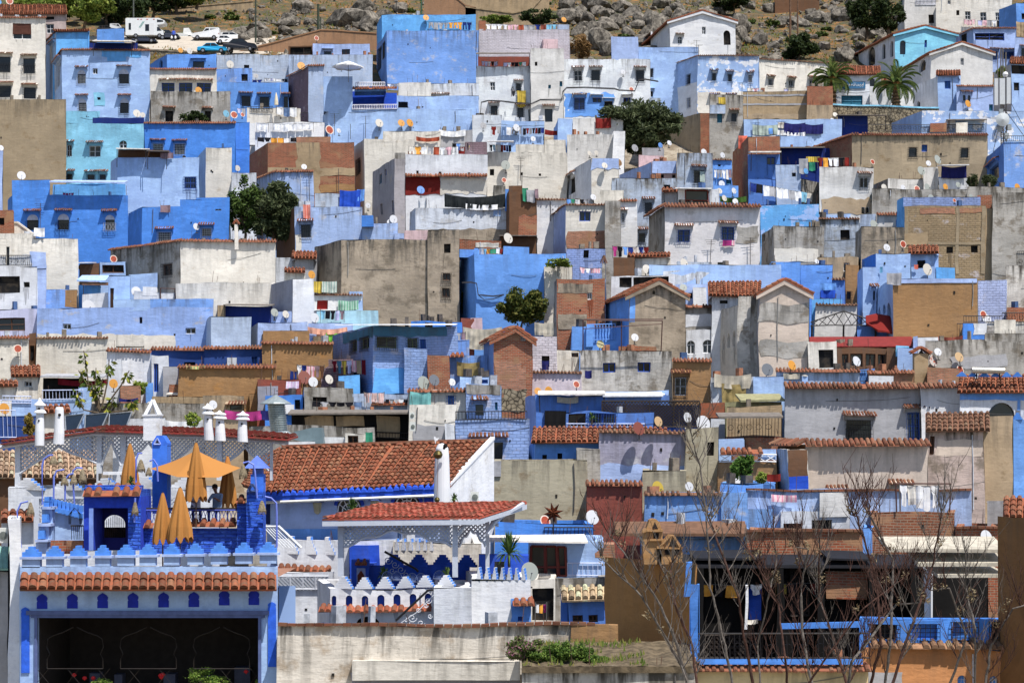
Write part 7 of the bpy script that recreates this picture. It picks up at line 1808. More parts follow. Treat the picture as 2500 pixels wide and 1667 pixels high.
def twigs():
 random.seed(77)
 G='bare saplings in the foreground'
 mats=[simple((98,91,85),.85,var=.35,scale=9,name='grey_twig'),simple((74,50,42),.85,var=.35,scale=9,name='brown_twig')]
 # trunk polylines in native px
 TR=[([(1700,1720),(1660,1600),(1560,1420),(1470,1290)],'bare sapling leaning far left over the garden wall',0),
  ([(1690,1720),(1655,1560),(1600,1430),(1540,1300),(1500,1210)],'bare sapling in front of the shaded ochre wall',0),
  ([(1710,1720),(1690,1560),(1645,1440),(1640,1330),(1645,1270)],'bare sapling with fan of twigs at the ochre chimneys',1),
  ([(1800,1720),(1770,1560),(1735,1400),(1722,1200),(1712,1030),(1700,960)],'tallest bare sapling crossing the worn blue wall',0),
  ([(1850,1720),(1820,1560),(1790,1420),(1735,1200),(1730,1140)],'bare sapling leaning against the tallest one',1),
  ([(1860,1720),(1850,1560),(1870,1410),(1895,1300),(1900,1190)],'bare sapling forked left of the pink cloth',0),
  ([(1930,1720),(1915,1590),(1900,1440),(1840,1290),(1825,1250)],'dark bare sapling before the long brick wall',1),
  ([(1990,1720),(1960,1540),(1945,1400),(1975,1270),(1950,1230)],'pale bare sapling in the middle of the thicket',0),
  ([(2080,1720),(2040,1560),(2010,1420),(2000,1240)],'straight bare sapling right of the thicket middle',1),
  ([(2110,1720),(2150,1560),(2140,1380),(2080,1190),(2075,1150)],'bare sapling bending left below five white sheets',1),
  ([(2150,1720),(2175,1560),(2170,1330),(2136,1190),(2120,1150)],'grey bare sapling against the crude brick balcony',0),
  ([(2160,1720),(2230,1500),(2280,1350),(2300,1180)],'dark bare sapling crossing the white sheets',1),
  ([(2380,1720),(2382,1520),(2365,1400),(2358,1280)],'slim pale sapling over the cream awning',0),
  ([(2400,1720),(2420,1560),(2480,1450),(2530,1400)],'bare sapling leaning right against mud pillar',0),
  ([(2060,1720),(2080,1600),(2200,1440),(2260,1400)],'low curved sapling over the blue balustrade',0),
  ([(1940,1720),(2010,1600),(2110,1450),(2230,1330)],'long slanting sapling rising to the right',1),
  ([(2300,1720),(2360,1540),(2310,1400),(2280,1370)],'short sapling beside the white roof post',0)]
 n=0
 for i,(pl_,lab,mi) in enumerate(TR):
  D=50+ (i*37%11)*.75; root=thing('bare_sapling',lab,'sapling',P(*pl_[0],D),G)
  pts=[];
  pl_=[(x+(0 if k<2 else random.uniform(-12,12)),y+(0,15,35,70,105,105)[min(k,5)]) for k,(x,y) in enumerate(pl_)]
  P3=[P(x,y,D+random.uniform(-.6,.6)) for x,y in pl_]
  m=MB(); br=MB()
  # smooth
  sp=[]
  for a,b in zip(P3,P3[1:]):
   for t in range(6): sp.append(a.lerp(b,t/6)+V((random.uniform(-.02,.02),random.uniform(-.03,.03),0)))
  sp.append(P3[-1]); L=len(sp); r0=random.uniform(.026,.043)
  m.tube(sp,[r0*(1-.72*k/L)+.006 for k in range(L)],6); m.build('trunk',mats[mi],root)
  def shoot(p,d,Ln,r,lv):
   q=[p]; n_=6
   for t in range(n_):
    d=(d+V((random.uniform(-.12,.12),random.uniform(-.12,.12),.09))).normalized(); q.append(q[-1]+d*Ln/n_)
   br.tube(q,[r*(1-.85*t/(n_))+.002 for t in range(n_+1)],4)
   if lv>0:
    for _ in range(random.randint(3,5)):
     t=random.randint(1,n_-1); dd=(d+V((random.uniform(-.9,.9),random.uniform(-.8,.8),random.uniform(0,.5)))).normalized(); shoot(q[t],dd,Ln*random.uniform(.35,.65),r*.55,lv-1)
  for _ in range(16):
   t=random.randint(int(L*.12),L-1); sx=random.choice((-1,1)); d=V((sx*random.uniform(.2,.9),random.uniform(-.7,.7),random.uniform(.7,1.2))).normalized(); shoot(sp[t],d,random.uniform(.6,1.6),r0*.36,random.choice((1,2)))
  for _ in range(5): shoot(sp[-1],V((random.uniform(-.5,.5),random.uniform(-.3,.3),1)).normalized(),random.uniform(.35,.8),.008,1)
  br.build('twigs',mats[1-mi] if i%3 else mats[mi],root)
  for _ in range(3):
   lf=MB(); c_=sp[random.randint(int(L*.5),L-1)]+V((random.uniform(-.2,.2),0,random.uniform(0,.2))); leafcloud(lf,c_,(.13,.1,.14),20,.045,2.5); lf.build('seed_cluster',leafmat('seed',[(110,96,74),(150,136,108),(96,70,44)]),root)
DATA='''
T 0 0
B -120 -120 755 172 480 pkg rf=shed:62 D=243 | greyish house under a long sagging terracotta tile roof
w p 230 182 425 215
w p 500 192 620 230
w f 525 280 615 385
B -120 -120 525 205 1150 crm cop=t D=224 dep=5 | cream three-storey house with brown roller shutter
w s 145 270 360 450
w Gh -60 650 120 830
w Gh 262 670 400 845
w gh -60 985 125 1120
w gh 268 1005 405 1135
d -10 25 30 sky
d 110 15 45 rst
B 520 640 1010 366 620 sky cop=t rf=shed:350 D=226 lc=lil | small bright blue house with tiled parapet beside road
l gh 585 540 630 680
B 1110 1110 1420 338 480 blu D=245 | blue rooftop room beside the parked camper van
B 640 712 1715 575 1345 lil cop=t D=216 dl=5 | tall lilac house with four arched hooded windows
w gAh 890 845 985 960
w f 1065 790 1125 855
w gAh 1372 840 1485 965
w gAh 893 1165 985 1295
w gAh 1375 1170 1480 1300
w o 1112 1115 1150 1145
q 1165 590 1612 660 sky
q 1230 655 1440 705 sky
q 1075 1070 1198 1215 tur
q 870 1280 1140 1345 tur
l gh 640 760 695 970
l gh 585 845 635 1010
R 1020 1570 495 600 nav 0.6
s 1085 470 1530 500 crm
R 1110 1190 560 600 sky 0
R 1600 1700 555 590 brk 0
B 1720 1910 2485 625 800 blu D=228 | blue rooftop storey above the long tiled white house
l a 1825 700 1860 770
w H 2205 705 2335 780
d 2068 580 32 org
d 2172 588 37 crm
B 1720 1720 2485 795 1060 crm cop=t D=217 | long white house with four blue hooded loggia windows
w Fh 1850 950 2000 1050
w Fh 2050 950 2205 1060
w Fh 2255 950 2415 1060
B 1725 1725 2640 1050 1415 gst D=214 | grey stained wall house below the blue loggias
w ph 1890 1275 1985 1400
w ph 2345 1275 2420 1400
d 2275 1038 42 org
B 755 755 1120 1280 1460 tur D=206 | turquoise lean-to under the tall lilac house
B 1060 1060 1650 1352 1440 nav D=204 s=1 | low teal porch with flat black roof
d 1568 1302 48 crm
d 1635 1320 32 crm
T 1 0
W 640 262 csl 250 640 600 545 1000 440 1330 352 1500 352 1975 392 | brown rendered retaining wall climbing past the lilac rooftop rooms
B 1240 1240 1895 505 640 lil2 D=250 | pale lilac rooftop flat against the brown wall
w H 1370 590 1450 627
w k 1570 565 1665 628
d 1280 440 30 rst
B 965 965 1240 533 640 brn D=252 | dark brown open shed beside the lilac rooftop flat
w o 985 545 1230 628
B 135 135 960 632 950 bgr D=240 | long weathered pale house with stained top edge
d 290 740 46 crm
w o 455 750 515 800
c 690 910 945 945 wht wht lav wht wht wht blk blk
B 960 960 1925 632 950 bgr2 D=236 | pale blue-grey house behind the white parasol
d 1105 757 50 org
B 135 135 545 790 960 blw D=226 | small blue rooftop room with black window
w o 415 855 492 935
d 585 872 32 gry
B 135 135 960 948 1265 blu D=218 | blue house with green-curtained hooded windows
w gh 420 1100 525 1220
w gh 630 1110 740 1235
w gh 905 1110 955 1235
w hg 190 1085 275 1100
c 545 905 655 950 nav nav
B 960 1185 1365 758 1410 bgr2 lc=mau cop=t dl=6 D=214 | narrow pale tower house with mauve brick side
B 1975 2025 3107 172 380 sky D=252 dl=6 | bright blue upper block with washing on its terrace
c 2575 265 3060 350 gry gry gry gry org org org nav nav
d 2535 205 38 org
B 1975 2083 3137 358 970 blw D=240 dl=9 | huge windowless blue slab house
l g 2050 505 2070 640
l g 1990 580 2020 780
B 1355 1420 3067 1258 1560 lil D=206 dl=4 | wide lilac terrace house with arched blue loggia
R 1365 1690 880 1250 lil 0
R 1690 2050 1050 1250 roy 2.5
R 2050 2190 1070 1250 roy 1.2
R 2200 2340 1240 1255 lil 0
s 1690 1015 2195 1045 til
r 1690 1205 2195 1258 b
r 1728 950 2060 998 b
u 1640 700 880 white
R 1720 2070 990 1025 blu 0
d 2000 1412 52 crm
d 2252 1412 45 org
d 2350 1410 48 org
a 1490 1300 1510
a 1845 1330 1560
a 1675 1420 1560
B 2225 2225 2600 950 1100 crm D=212 | white roof parapet with hanging grey cloth beside loggia
c 2100 965 2225 1010 wht gry gry
B 2105 2105 3140 1100 1280 lil D=211 | shaded blue porch with white posts behind lilac terrace
w o 2220 1165 2330 1235
B 490 490 1100 1240 1420 crm D=208 | cream balcony terrace draped with three towels
r 525 1225 775 1295 i
c 820 1240 1060 1345 wht dnm wht
u 812 1065 1235 closedcream
c 380 1255 480 1330 lav gry
d 435 1315 28 rst
d 245 1305 42 tur
d 335 1318 45 rst
r 1100 1290 1190 1400 i
B 580 580 1375 1403 1560 wht D=203 | low white terrace with a row of white sheets
c 600 1415 730 1515 wht wht
c 780 1425 1250 1510 wht wht wht wht wht
d 1430 1490 55 rst
d 1535 1500 30 wht
T 2 0
B 795 795 1835 345 680 pnw D=240 dep=6 | mauve-white rubble house topped with pink washing
R 1690 1830 285 345 bgr2 0
R 790 870 240 335 brk 0
c 870 275 1690 350 wht wht wht wht pnk pnk rst gry gry nav ter tur tur
d 1768 228 34 org
w o 1670 630 1730 680
R 1540 1810 430 640 gst 0.1
B 1480 1530 1700 455 560 pnk D=238 | small pink rooftop cabin beside yellow dish
B 765 765 1385 758 1330 wh2 D=222 dep=5 | white house with wrought pergola and hanging yellow cloth
w f 928 940 985 1040
w gh 1225 960 1280 1055
w gh 928 1215 1005 1345
w gh 1230 1235 1305 1360
w dh 1360 1255 1430 1425
c 825 690 1010 750 lav lav wht blk lav
c 1080 720 1335 770 lav wht blk blk grn wht
s 765 600 1380 640 mtl
R 780 1380 650 760 ter 3.5
k 1230 1050 1330 1230 yel
f 1190 1010 1110
B 1385 1385 1765 560 1400 wst D=221 dep=5 | tall grey-stained white house with tiny teal windows
w o 1435 712 1463 758
w t 1582 980 1612 1025
w t 1712 940 1745 1000
w dh 1550 1250 1640 1400
B 1765 1765 2760 680 1300 wh2 D=224 dep=6 | white house with hooded grilles above blue base
w gfh 1888 805 1980 925
w gh 2085 805 2180 925
w gh 2595 805 2690 935
q 1775 1070 2345 1340 blu
w gFh 1885 1120 2005 1260
w FH 2095 1120 2200 1180
w pH 2235 1160 2330 1235
w pFH 2450 1120 2530 1200
d 2445 828 30 wht
d 2542 1025 30 rst
R 2315 2620 425 690 lil2 0
w gh 2452 540 2530 605
B 130 130 790 960 1290 wh2 D=213 cop=0 | white annex with patterned red cloth hung out
w h 235 1115 430 1210
w gh 620 1180 695 1275
c 185 1175 415 1255 pnk pnk pnk
c 440 1215 555 1255 mau gry
k 195 1258 330 1380 red
B 720 720 1060 1320 1560 wh2 D=204 | white sunlit corner house behind the steep street
d 845 1440 40 gry
d 1090 1440 32 crm
B 1050 1050 1540 1390 1560 lil D=201 | lilac roof parapet with red and dark washing
d 1225 1465 45 wht
c 940 1460 1280 1560 red gry dnm wht gry gry
c 1300 1480 1540 1560 blk red gry blk red blk nav
k 1548 1495 1770 1555 red
B 1650 1700 1868 1360 1560 lil D=200 | small lilac wall beside red striped sheet
B 1868 1868 2450 1355 1690 wst D=201 | white wall with red towel below the olive tree
k 2122 1352 2308 1475 red
B 330 330 720 1500 1600 gry D=199 | grey roof edge under white crumpled tarpaulin
k 335 1490 640 1560 wht
T 3 0
B 0 275 960 540 1010 lil D=226 | periwinkle house with tiled eaves and rooftop poles
w g 370 785 440 885
w pH 385 1045 440 1110
a 945 460 560
a 965 515 620
d 195 1025 28 rst
G 180 635 1390 255 1010 130 650 wht D=248 dl=22 | big white gabled house beside the boulders
w ahf 720 425 775 505
w f 1003 305 1045 390
w ao 1245 355 1328 520
l ok 340 430 410 530
B 510 955 1660 640 1290 lil p=wht cop=g D=222 dl=8 | large periwinkle corner house with flaking white patches
w gh 1115 840 1160 925
w gh 1300 855 1345 935
w gh 1540 865 1580 945
w h 1118 1115 1180 1200
w h 1300 1115 1360 1190
q 960 1055 1660 1300 crm
Q 590 1055 960 1390 whs
l g 605 905 650 1005
l g 830 860 875 955
l g 610 1185 655 1280
l g 835 1130 878 1225
B 1660 1660 2700 680 1060 crm cop=g D=225 dr=3 | long cream house with three small hooded windows
w fgh 1768 905 1815 980
w fgh 2003 920 2050 990
w fgh 2240 920 2290 985
B 590 985 1110 1295 1650 brk lc=con D=214 dl=6 | unplastered brick and concrete base of periwinkle house
B 1090 1090 1480 1090 1640 gst D=206 dep=6 | grey plaster house with green shutter
w t 1175 1300 1235 1410
w gh 1345 1300 1405 1395
l o 1 1 2 2
y 1185 1125 1270 1200 yel
d 1408 1040 34 wht
a 1465 945 1060
R 1090 1270 1210 1280 bgr2 -0.2
B 1478 1478 2205 1050 1370 tan D=212 | brown banded block wall house with clothes on top
q 1478 1085 2205 1105 gry
q 1478 1190 2205 1210 gry
q 1478 1310 2205 1370 tan2
c 1535 1000 1665 1045 crm pnk
c 1680 1020 1720 1048 wht
c 1950 1010 2000 1050 lav
B 2205 2205 2500 992 1210 brk D=211 | bare red brick rooftop wall beside the palms
B 2205 2205 2500 1210 1370 tan2 D=210.8 | lower tan render beneath red brick wall
B 1480 1480 2600 1370 1600 lil D=205 | lilac wall behind bedding hung to dry
k 1580 1430 1880 1545 sag
k 1875 1405 1945 1470 crm
k 1945 1405 2180 1530 nvy
k 2180 1420 2380 1530 nvy
k 1830 1490 1980 1550 wht
k 1980 1510 2180 1560 wht
k 1740 1475 1815 1545 blu
a 1650 1320 1560
a 1915 1390 1500
B 395 395 520 1130 1400 bgr D=208 | narrow pale blue passage wall beside olive tree
T 4 0
B 900 980 1340 -60 310 wst D=272 dl=6 | pale house with baluster balcony at top edge
r 1110 2 1335 60 b
w p 1250 170 1315 270
l t 900 10 960 150
B 1340 1340 2215 -20 330 crm D=268 dl=3 | cream house with cross-barred windows near top edge
w o 1568 125 1603 182
w f 1670 135 1735 225
w f 1848 145 1918 245
w f 2020 150 2065 240
w f 1470 5 1505 55
c 1650 235 1780 300 pnk pnk pnk pnk
c 1810 245 2230 320 lav pnk gry wht blk pnk pnk lav
B 2060 2260 2700 35 260 blu lc=blu D=262 dl=4 | deep shaded blue house at the top right corner
w o 2320 150 2400 220
k 2250 250 2400 430 tan
B 1500 1770 2250 325 600 lil2 D=250 dl=6 cop=t | lilac house with wide open veranda window
w oF 1785 380 2120 465
w gFh 1955 595 2040 690
w gFh 2100 595 2230 680
l o 1615 410 1690 520
B 2240 2240 2900 440 780 lil2 D=246 | pale lilac house with hooded windows at right border
w gh 2320 555 2420 680
G 0 868 1565 395 1215 300 720 aqu D=244 dl=26 lc=whs | bright aqua gabled house with shaded arched side
w a 925 465 990 628
w F 1205 455 1235 540
l a 370 625 455 770
l a 552 563 640 735
l a 722 515 758 675
l a 815 480 848 648
G 850 1280 1990 610 1635 495 980 wst D=232 dl=14 lc=whs | stained white gabled house behind the palms
w f 1618 672 1658 752
l a 1150 712 1225 805
B 1080 1360 1590 875 1260 lil lc=whs rf=shed:810 D=219 dl=6 | shaded white and lilac house between palm and gable
w F 1438 930 1505 1020
l a 1120 1175 1155 1235
B 1575 1575 2000 990 1290 lil2 cop=t D=216 | pale lilac house with twin arched window
w ah 1648 1090 1680 1160
w ah 1703 1090 1735 1160
d 1705 1190 45 org
w t 1950 1190 2005 1270
B 2000 2200 2600 740 1300 lil lc=gry D=226 dl=5 rf=shed:665 | blue house with tiled lean-to behind the phone mast
w o 2200 740 2500 850
w o 2225 950 2290 1040
B 150 150 680 860 1215 whs rf=shed:765 D=222 | white building with blue banner between palms
w t 250 1095 500 1208
w a 580 895 640 990
q 232 940 530 1020 ban
B 575 575 1080 1000 1225 wht D=218 | sunlit white wall behind the right palm
W 1260 214 stn 150 1205 750 1230 1370 1250 | stone terrace wall with pale edge painted blue under palms
B 835 1175 2700 1275 1560 lil p=wht D=205 dl=7 | long periwinkle wall with worn white edge
R 1270 1460 1410 1480 brk -1
R 1570 1700 1410 1500 crm -1
d 1740 1283 45 crm
s 1450 1370 1900 1395 mtl
r 570 1430 1900 1510 i
d 2100 1375 58 gry
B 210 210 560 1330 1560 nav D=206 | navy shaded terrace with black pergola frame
s 200 1325 750 1340 mtl
d 182 1315 30 crm
d 150 1378 27 wht
T 0 1
B -100 -100 757 -425 500 con D=192 dl=0 dep=10 cop=0 | windowless raw concrete block at the left edge
B 757 757 1650 -150 500 tur D=193 | turquoise house with charcoal windows and tiled hoods
w fh 757 100 822 235
w fh 1025 105 1158 228
w fa 1365 50 1452 140
w gh 757 430 830 490
w gh 1010 435 1090 490
w gh 1150 435 1215 490
B 1650 1650 2700 -155 560 dbl D=195 cop=t | strong blue house with pair of barred windows
w gh 1748 78 1865 165
w gh 1998 88 2110 210
B 2347 2347 2860 -160 420 dbl D=198 dep=8 | broad blue wall beside the red brick house
w f 2530 110 2572 155
d 2455 48 50 wht
d 2722 362 36 crm
B 1265 1340 2280 240 830 lil D=179 dl=3 | lilac house with rusty streaks under a tarp shelter
w gF 2115 465 2250 600
R 1350 1930 150 245 brn 0.8
s 1345 135 1695 160 crm
s 1695 165 1930 180 mtl
k 1830 180 1980 245 mau
d 2112 240 26 blk
B 2250 2355 2655 130 690 crs lc=lil D=182 dep=5 | pale rough tower with stepped tiled top
d 245 445 53 wht
B 90 140 1470 672 1480 dbl D=171 dl=3 | big saturated blue house with three tiled window hoods
R 140 565 495 672 dbl 0
w o 305 530 425 672
w gAh 305 940 435 1070
w GAh 665 940 800 1070
w GAh 1202 940 1312 1070
s 590 495 1450 545 lil2
R 600 1440 545 665 sky 2.5
c 700 635 825 665 mag mag mag mag
a 460 760 1040
B 1470 1625 2625 800 1250 dbl D=163 dl=5 | royal blue house with notched roofline and white-barred windows
R 2060 2625 722 800 dbl 0
R 2250 2625 700 722 dbl 0
w gh 1812 1095 1955 1200
w gh 2310 1060 2420 1140
w f 2460 765 2532 855
d 2250 1030 42 wht
k 1838 785 1950 865 mau
B -100 -100 28 165 900 lil2 D=176 | pale blue wall sliver at left border
d 8 130 36 wht
B -100 -100 160 850 1070 brk D=162 | small red brick building at left border
w o -40 930 50 1010
B -100 -100 895 1165 2340 crm D=156 dep=9 | cream stuccoed house with metal railed balcony
q -100 1365 370 1570 whs
q 345 1325 525 1568 lil2
r -60 1365 370 1485 i
w d 65 1260 105 1480
R -100 395 1110 1170 crm 0
k 398 1050 520 1150 wht
W 1130 165 crm 60 1000 200 1000 390 1135 | low sloping cream wall before the big saturated blue house
B 1085 1140 1440 1440 1568 lil D=158 | small open lilac porch with square frame
w ko 1165 1470 1420 1560
d 1302 1400 45 rst
B 1265 2070 3155 1200 2000 crm lc=gst D=153 dl=7 cop=t | long cream house with bowed tiled parapet
l gk 1860 1465 1975 1580
n 2705 945 1230 40 crm
B 905 905 1130 1450 1600 brn D=157 | dark lean-to beneath crumpled white sheeting
s 905 1440 1070 1460 crm
T 1 1
B 515 720 1715 65 640 brk D=186 dl=8 | large patched red brick house
q 1050 0 1325 640 tan
q 720 360 1720 450 tan
q 1330 550 1720 640 och
R 1050 1440 0 65 brt 0
R 520 580 -150 65 wht -0.5
c 600 0 1040 65 blk blk org org wht blk
a 1535 370 640
d 1138 345 35 wht
B 1720 1830 2400 35 800 crs D=186 dl=4 lc=crs | tall cream house beside the red brick house
R 2050 2400 -60 35 crm 0
l g 1740 275 1785 405
d 1870 788 33 wht
B 1920 2180 2300 250 1050 wea lc=wea D=172 dl=8 | shaded weathered house with small blue shutters
l t 2000 435 2035 530
l F 2068 380 2085 440
l o 2020 780 2040 890
R 2180 2300 190 250 gst 0
l F 2145 740 2170 860
B 590 808 1245 400 830 bgw D=178 dl=5 cop=t | speckled blue-white house above the olive trees
a 1195 400 800
B 1260 1260 1560 650 830 bgr D=174 | low stained pale blue wall next to blue tarp
k 1550 612 1785 815 roy
k 1745 608 1830 740 blu
B 300 300 590 410 680 whb D=177 | whitewashed wall behind the dark tree
B 820 1030 1810 812 1210 bgw lc=brn D=162 dl=6 | washed-out blue house with brick side and red towel
w gh 1100 1010 1210 1150
k 1130 785 1210 940 rdw
q 1035 1120 1100 1390 crs
B 1800 1800 2210 990 1200 bgw D=159 | pale brick wall with huge paired dishes
d 2130 992 50 wht
d 2162 945 50 wht
R 1800 1935 900 990 dbl -0.5
B 810 810 1045 1395 1568 whb D=154 | rough white wall between cream and stained houses
B 1255 1565 2585 1180 2080 cst lc=cst D=150 dl=5 | big stained raw plaster house with irregular windows
R 2590 2920 -1 0 cst 0
B 2170 2170 2420 1110 1200 lil2 D=158 | tiny lilac shed with dark vent
w p 2225 1170 2310 1200
B 1045 1045 1255 1400 1600 gry lc=gry rf=shed:1315 D=152.5 | tiled lean-to against the stained plaster house
T 2 1
B -60 -60 885 205 640 whs D=181 | white terrace wall over a red and beige band
q -60 455 350 660 red
q 350 480 885 660 crs
w p 335 400 365 450
w p 665 410 695 460
w p 75 385 100 440
s -60 440 885 480 til
c -10 105 630 205 crm org wht gry rst wht pnk wht red
c 490 65 720 170 blk blu gry blk yel
R 630 880 60 205 mau 0.5
B 20 20 350 -60 130 crm D=196 | cream rooftop storey with rusty red panel
k 75 0 335 50 rst
B 885 885 1805 180 660 crs D=184 dep=7 | sunlit cream slab house with two tiny square holes
R 1215 1540 90 180 crs 0
R 1545 1795 35 180 crs 0
s 890 55 1190 75 wht
c 915 90 1160 175 blk tur crm wht red red nav blk
w p 915 378 963 450
w p 1280 410 1305 445
w p 1485 420 1510 450
d 1100 325 57 whg
d 1083 497 32 rst
a 1275 235 470
d 1415 25 32 wht
B 1805 1805 2347 -20 250 wst D=195 | cream wall washed with a blue stain
d 2060 190 30 crm
d 2140 185 28 crm
B 1805 2085 2400 250 660 crm lc=whs D=176 dl=9 | house with grey flank and rooftop metal hoops
l hp 1830 485 1900 635
q 2090 250 2400 375 lil2
d 2235 330 38 crm
B 960 960 1100 560 640 gst D=172 | stained grey roof box beside black sheeting
B 0 70 1130 815 1200 whb D=165 dl=3 | long white house under black plastic awning
R 100 185 695 815 wht 1
R 190 400 680 815 wht 0.8
w t 222 690 285 800
k 400 655 1095 800 blt
k 640 765 1070 830 wht
d 128 610 50 blu
R 1095 1145 600 815 blu -0.2
q 960 840 1050 910 lil
q 75 1060 1130 1200 cst
B 1110 1140 1460 620 1140 brn D=163 dl=2 | dark narrow brick ruin with broken top
q 1245 900 1460 1130 brk
R 1140 1300 560 620 brn 0
k 1300 590 1365 740 grn
k 1345 610 1440 750 gry
k 1440 600 1480 705 mau
B 1460 1460 1800 720 1250 wht D=164 cop=g | slim white house beside the dark ruin
B 1650 1790 2240 780 1300 crs lc=lil2 D=158 dl=6 cop=g | house with blue square shutter over brickwork
w F 1945 850 2070 970
q 1800 1085 2240 1280 brt
c 1800 700 2100 770 blu grn wht blk gry gry
d 2105 692 38 wht
B 2180 2180 2450 610 760 crs D=166 | small round-shouldered cream block
B 2240 2240 2420 740 1240 gst D=157 | mould-streaked grey wall at the narrow passage
d 1130 1163 63 crm
B 570 570 1050 1180 1400 brk D=156 | broken brick wall behind blue notched house
q 755 1205 1020 1260 crs
B 1030 1030 1470 1140 1300 brn D=158 | black-roofed shack behind the pale big dish
s 1030 1130 1470 1150 mtl
B 575 745 1790 1345 1860 blu D=148 dl=5 | bright blue house with stepped parapet and vine
R 745 790 1280 1345 blu 0
R 1080 1370 1262 1345 blu 0
c 780 1275 1070 1345 blu org tur org grn grn wht red
l e 600 1280 690 1370
w o 1115 1875 1175 1990
B 1790 1790 2250 1275 1700 bgb D=150 | shaded brickwork lilac wall with dark window
w p 1990 1290 2055 1380
R 570 745 1290 1345 blu 0
B 1540 1540 1860 1490 1800 crs D=146 | short cream wall topped by leafy vine
c 1950 1500 2240 1568 pnk wht pnk pnk wht
n 2225 1355 1800 35 gst
B -420 -420 230 1225 1300 cst D=151.5 | stained wall section with little stair hut
R -70 210 1080 1225 pnk 1.5
B 210 210 570 1070 2080 cst D=149.8 | upright stained plaster tower with square windows
w o 395 1230 470 1335
w gk 385 1560 470 1640
w gh 88 1510 160 1600
w gk 380 1730 465 1830
w gh 90 1720 160 1800
T 3 1
B -20 -20 112 -60 280 wht D=193 | narrow white end wall by the olive tree
B 60 430 715 290 470 pnb lc=lil2 D=176 dl=8 | pink house with lilac parapet and barred windows
R 440 715 285 385 lil2 -0.2
w p 530 430 578 470
w p 668 430 705 470
B 280 280 560 215 300 pnk D=182 | pink rooftop box with turquoise shelter window
w t 395 165 470 215
d 235 130 45 gry
d 527 98 32 blu
d 630 72 32 wht
d 55 297 42 och
R 320 570 130 215 gry 2
B -40 -40 720 475 900 bst D=170 | mouldy blue-grey house with reddish hooded window
w gh 355 760 435 885
w p 570 550 640 620
w gh 275 1100 350 1200
w h 160 690 250 700
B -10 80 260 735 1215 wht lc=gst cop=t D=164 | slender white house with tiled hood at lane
w gh 90 880 120 975
B 715 715 1130 190 600 bst D=172 | blotchy pale house with patterned curtain window
w gh 910 385 1025 530
d 1025 175 38 wht
k 975 395 1030 520 sag
B 1130 1130 1350 260 600 blu D=176 cop=g | blue courtyard wall with hanging shirts
w p 1195 310 1225 335
c 1140 380 1340 500 wht gry gry wht crm mau
w t 1285 490 1350 540
d 1240 212 34 wht
B 1350 1530 1900 0 660 brk lc=brk D=178 dl=9 | tall orange brick flank with blue extension
B 1530 1530 1905 200 660 mbl D=176 | shaded blue wall with open white terrace room
s 1545 170 1900 200 crm
w F 1750 230 1850 320
w g 1560 540 1585 610
B 1900 1900 2265 0 140 lil D=186 | periwinkle block beneath bedding
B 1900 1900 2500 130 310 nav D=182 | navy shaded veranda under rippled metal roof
s 1890 120 2400 145 mtl
k 1415 -10 1520 130 sal
k 1520 0 1580 110 grn
k 1580 -10 1850 90 wht
B 1855 1855 2130 320 640 bgr2 D=170 | plain pale blue wall with small square hole
w o 2035 415 2078 460
k 2110 260 2210 430 gry
k 2190 240 2347 300 yel
k 2220 300 2290 400 grn
d 2195 395 35 sky
B 2130 2130 2410 480 820 gst D=170 dr=3 | weathered grey wall beside washing and vines
c 1520 640 2230 770 nav blk wht gry wht wht gry wht tur crm
B 1140 1140 1430 555 780 blu D=164 | blue rooftop clutter terrace with four dishes
d 1230 540 40 wht
d 1205 622 36 crm
d 1370 620 36 wht
d 1260 705 38 crm
d 1385 740 36 wht
k 1210 680 1520 745 lea
B 575 575 720 640 790 gry lc=gry rf=shed:610 D=163 | small grey shed with tiny tiled roof
B 720 720 1085 600 780 wht D=161 | glazed rooftop room with red wooden frame
w kW 810 615 1080 780
s 680 590 1110 610 wht
B 1090 1090 1200 600 780 whb D=161.5 | white stub wall beside the glazed rooftop room
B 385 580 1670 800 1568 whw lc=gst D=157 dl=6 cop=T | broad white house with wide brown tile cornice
w gFh 722 1065 858 1205
w gFh 1222 1035 1370 1190
w d 1192 1445 1280 1568
w f 1515 1495 1580 1555
q 1400 1020 1650 1215 gst
k 1235 1190 1345 1258 mag
k 1340 1190 1378 1250 pnk
a 1555 1150 1568
a 1105 1180 1440
q 1285 1515 1690 1600 lil2
B 1670 1670 2347 775 1060 sky p=lil D=163 | sky blue wall with cloudy whitewash
B 2347 2347 2700 895 920 lil D=163 | low tin-roof ledge beside cloudy blue wall
B 1690 1820 2400 1030 1500 gst lc=gst D=155 | flaking white ruin wall with crooked window
l o 1700 1090 1735 1190
q 1830 1280 2347 1430 crs
B 1750 1800 2125 1440 1600 blu D=148 | bright blue box parapet
B 2125 2125 2500 1465 1700 blu D=150 | lower blue parapet beside potted pans
d 2320 1430 28 wht
c -10 1245 395 1375 mag blk blu nav crm nav red
B 0 0 240 1380 1568 brn D=149 | scrubby brown bank wall under laundry
d 372 1520 60 crm
d 800 1455 62 crm
B 190 190 600 1380 1500 crs rf=shed:1375 D=150 | metal-sheeted tan shed by big white house
B 720 720 1115 1435 1568 bgr D=149 | pale blue box before white house
B 560 560 1110 1540 1700 whb D=146 | jumbled low white roof edge with broken tiles
T 4 1
B -60 380 1940 -20 560 tanb lc=brk D=178 dl=7 cop=t | long tan banded house with four blue-edged windows
w g 1030 125 1120 235
w F 1175 88 1240 170
w g 1620 130 1710 240
B 1925 2115 2700 70 600 blw lc=mbl D=170 dl=8 | bright blue house at the right edge
r 2120 0 2600 65 i
l h 1950 380 2060 470
B 0 0 625 355 900 wst D=168 dep=5 | white peeling house with frilly barred window
w fgh 470 470 570 590
q 35 715 625 890 tan2
w a 480 810 515 885
w a 530 810 565 885
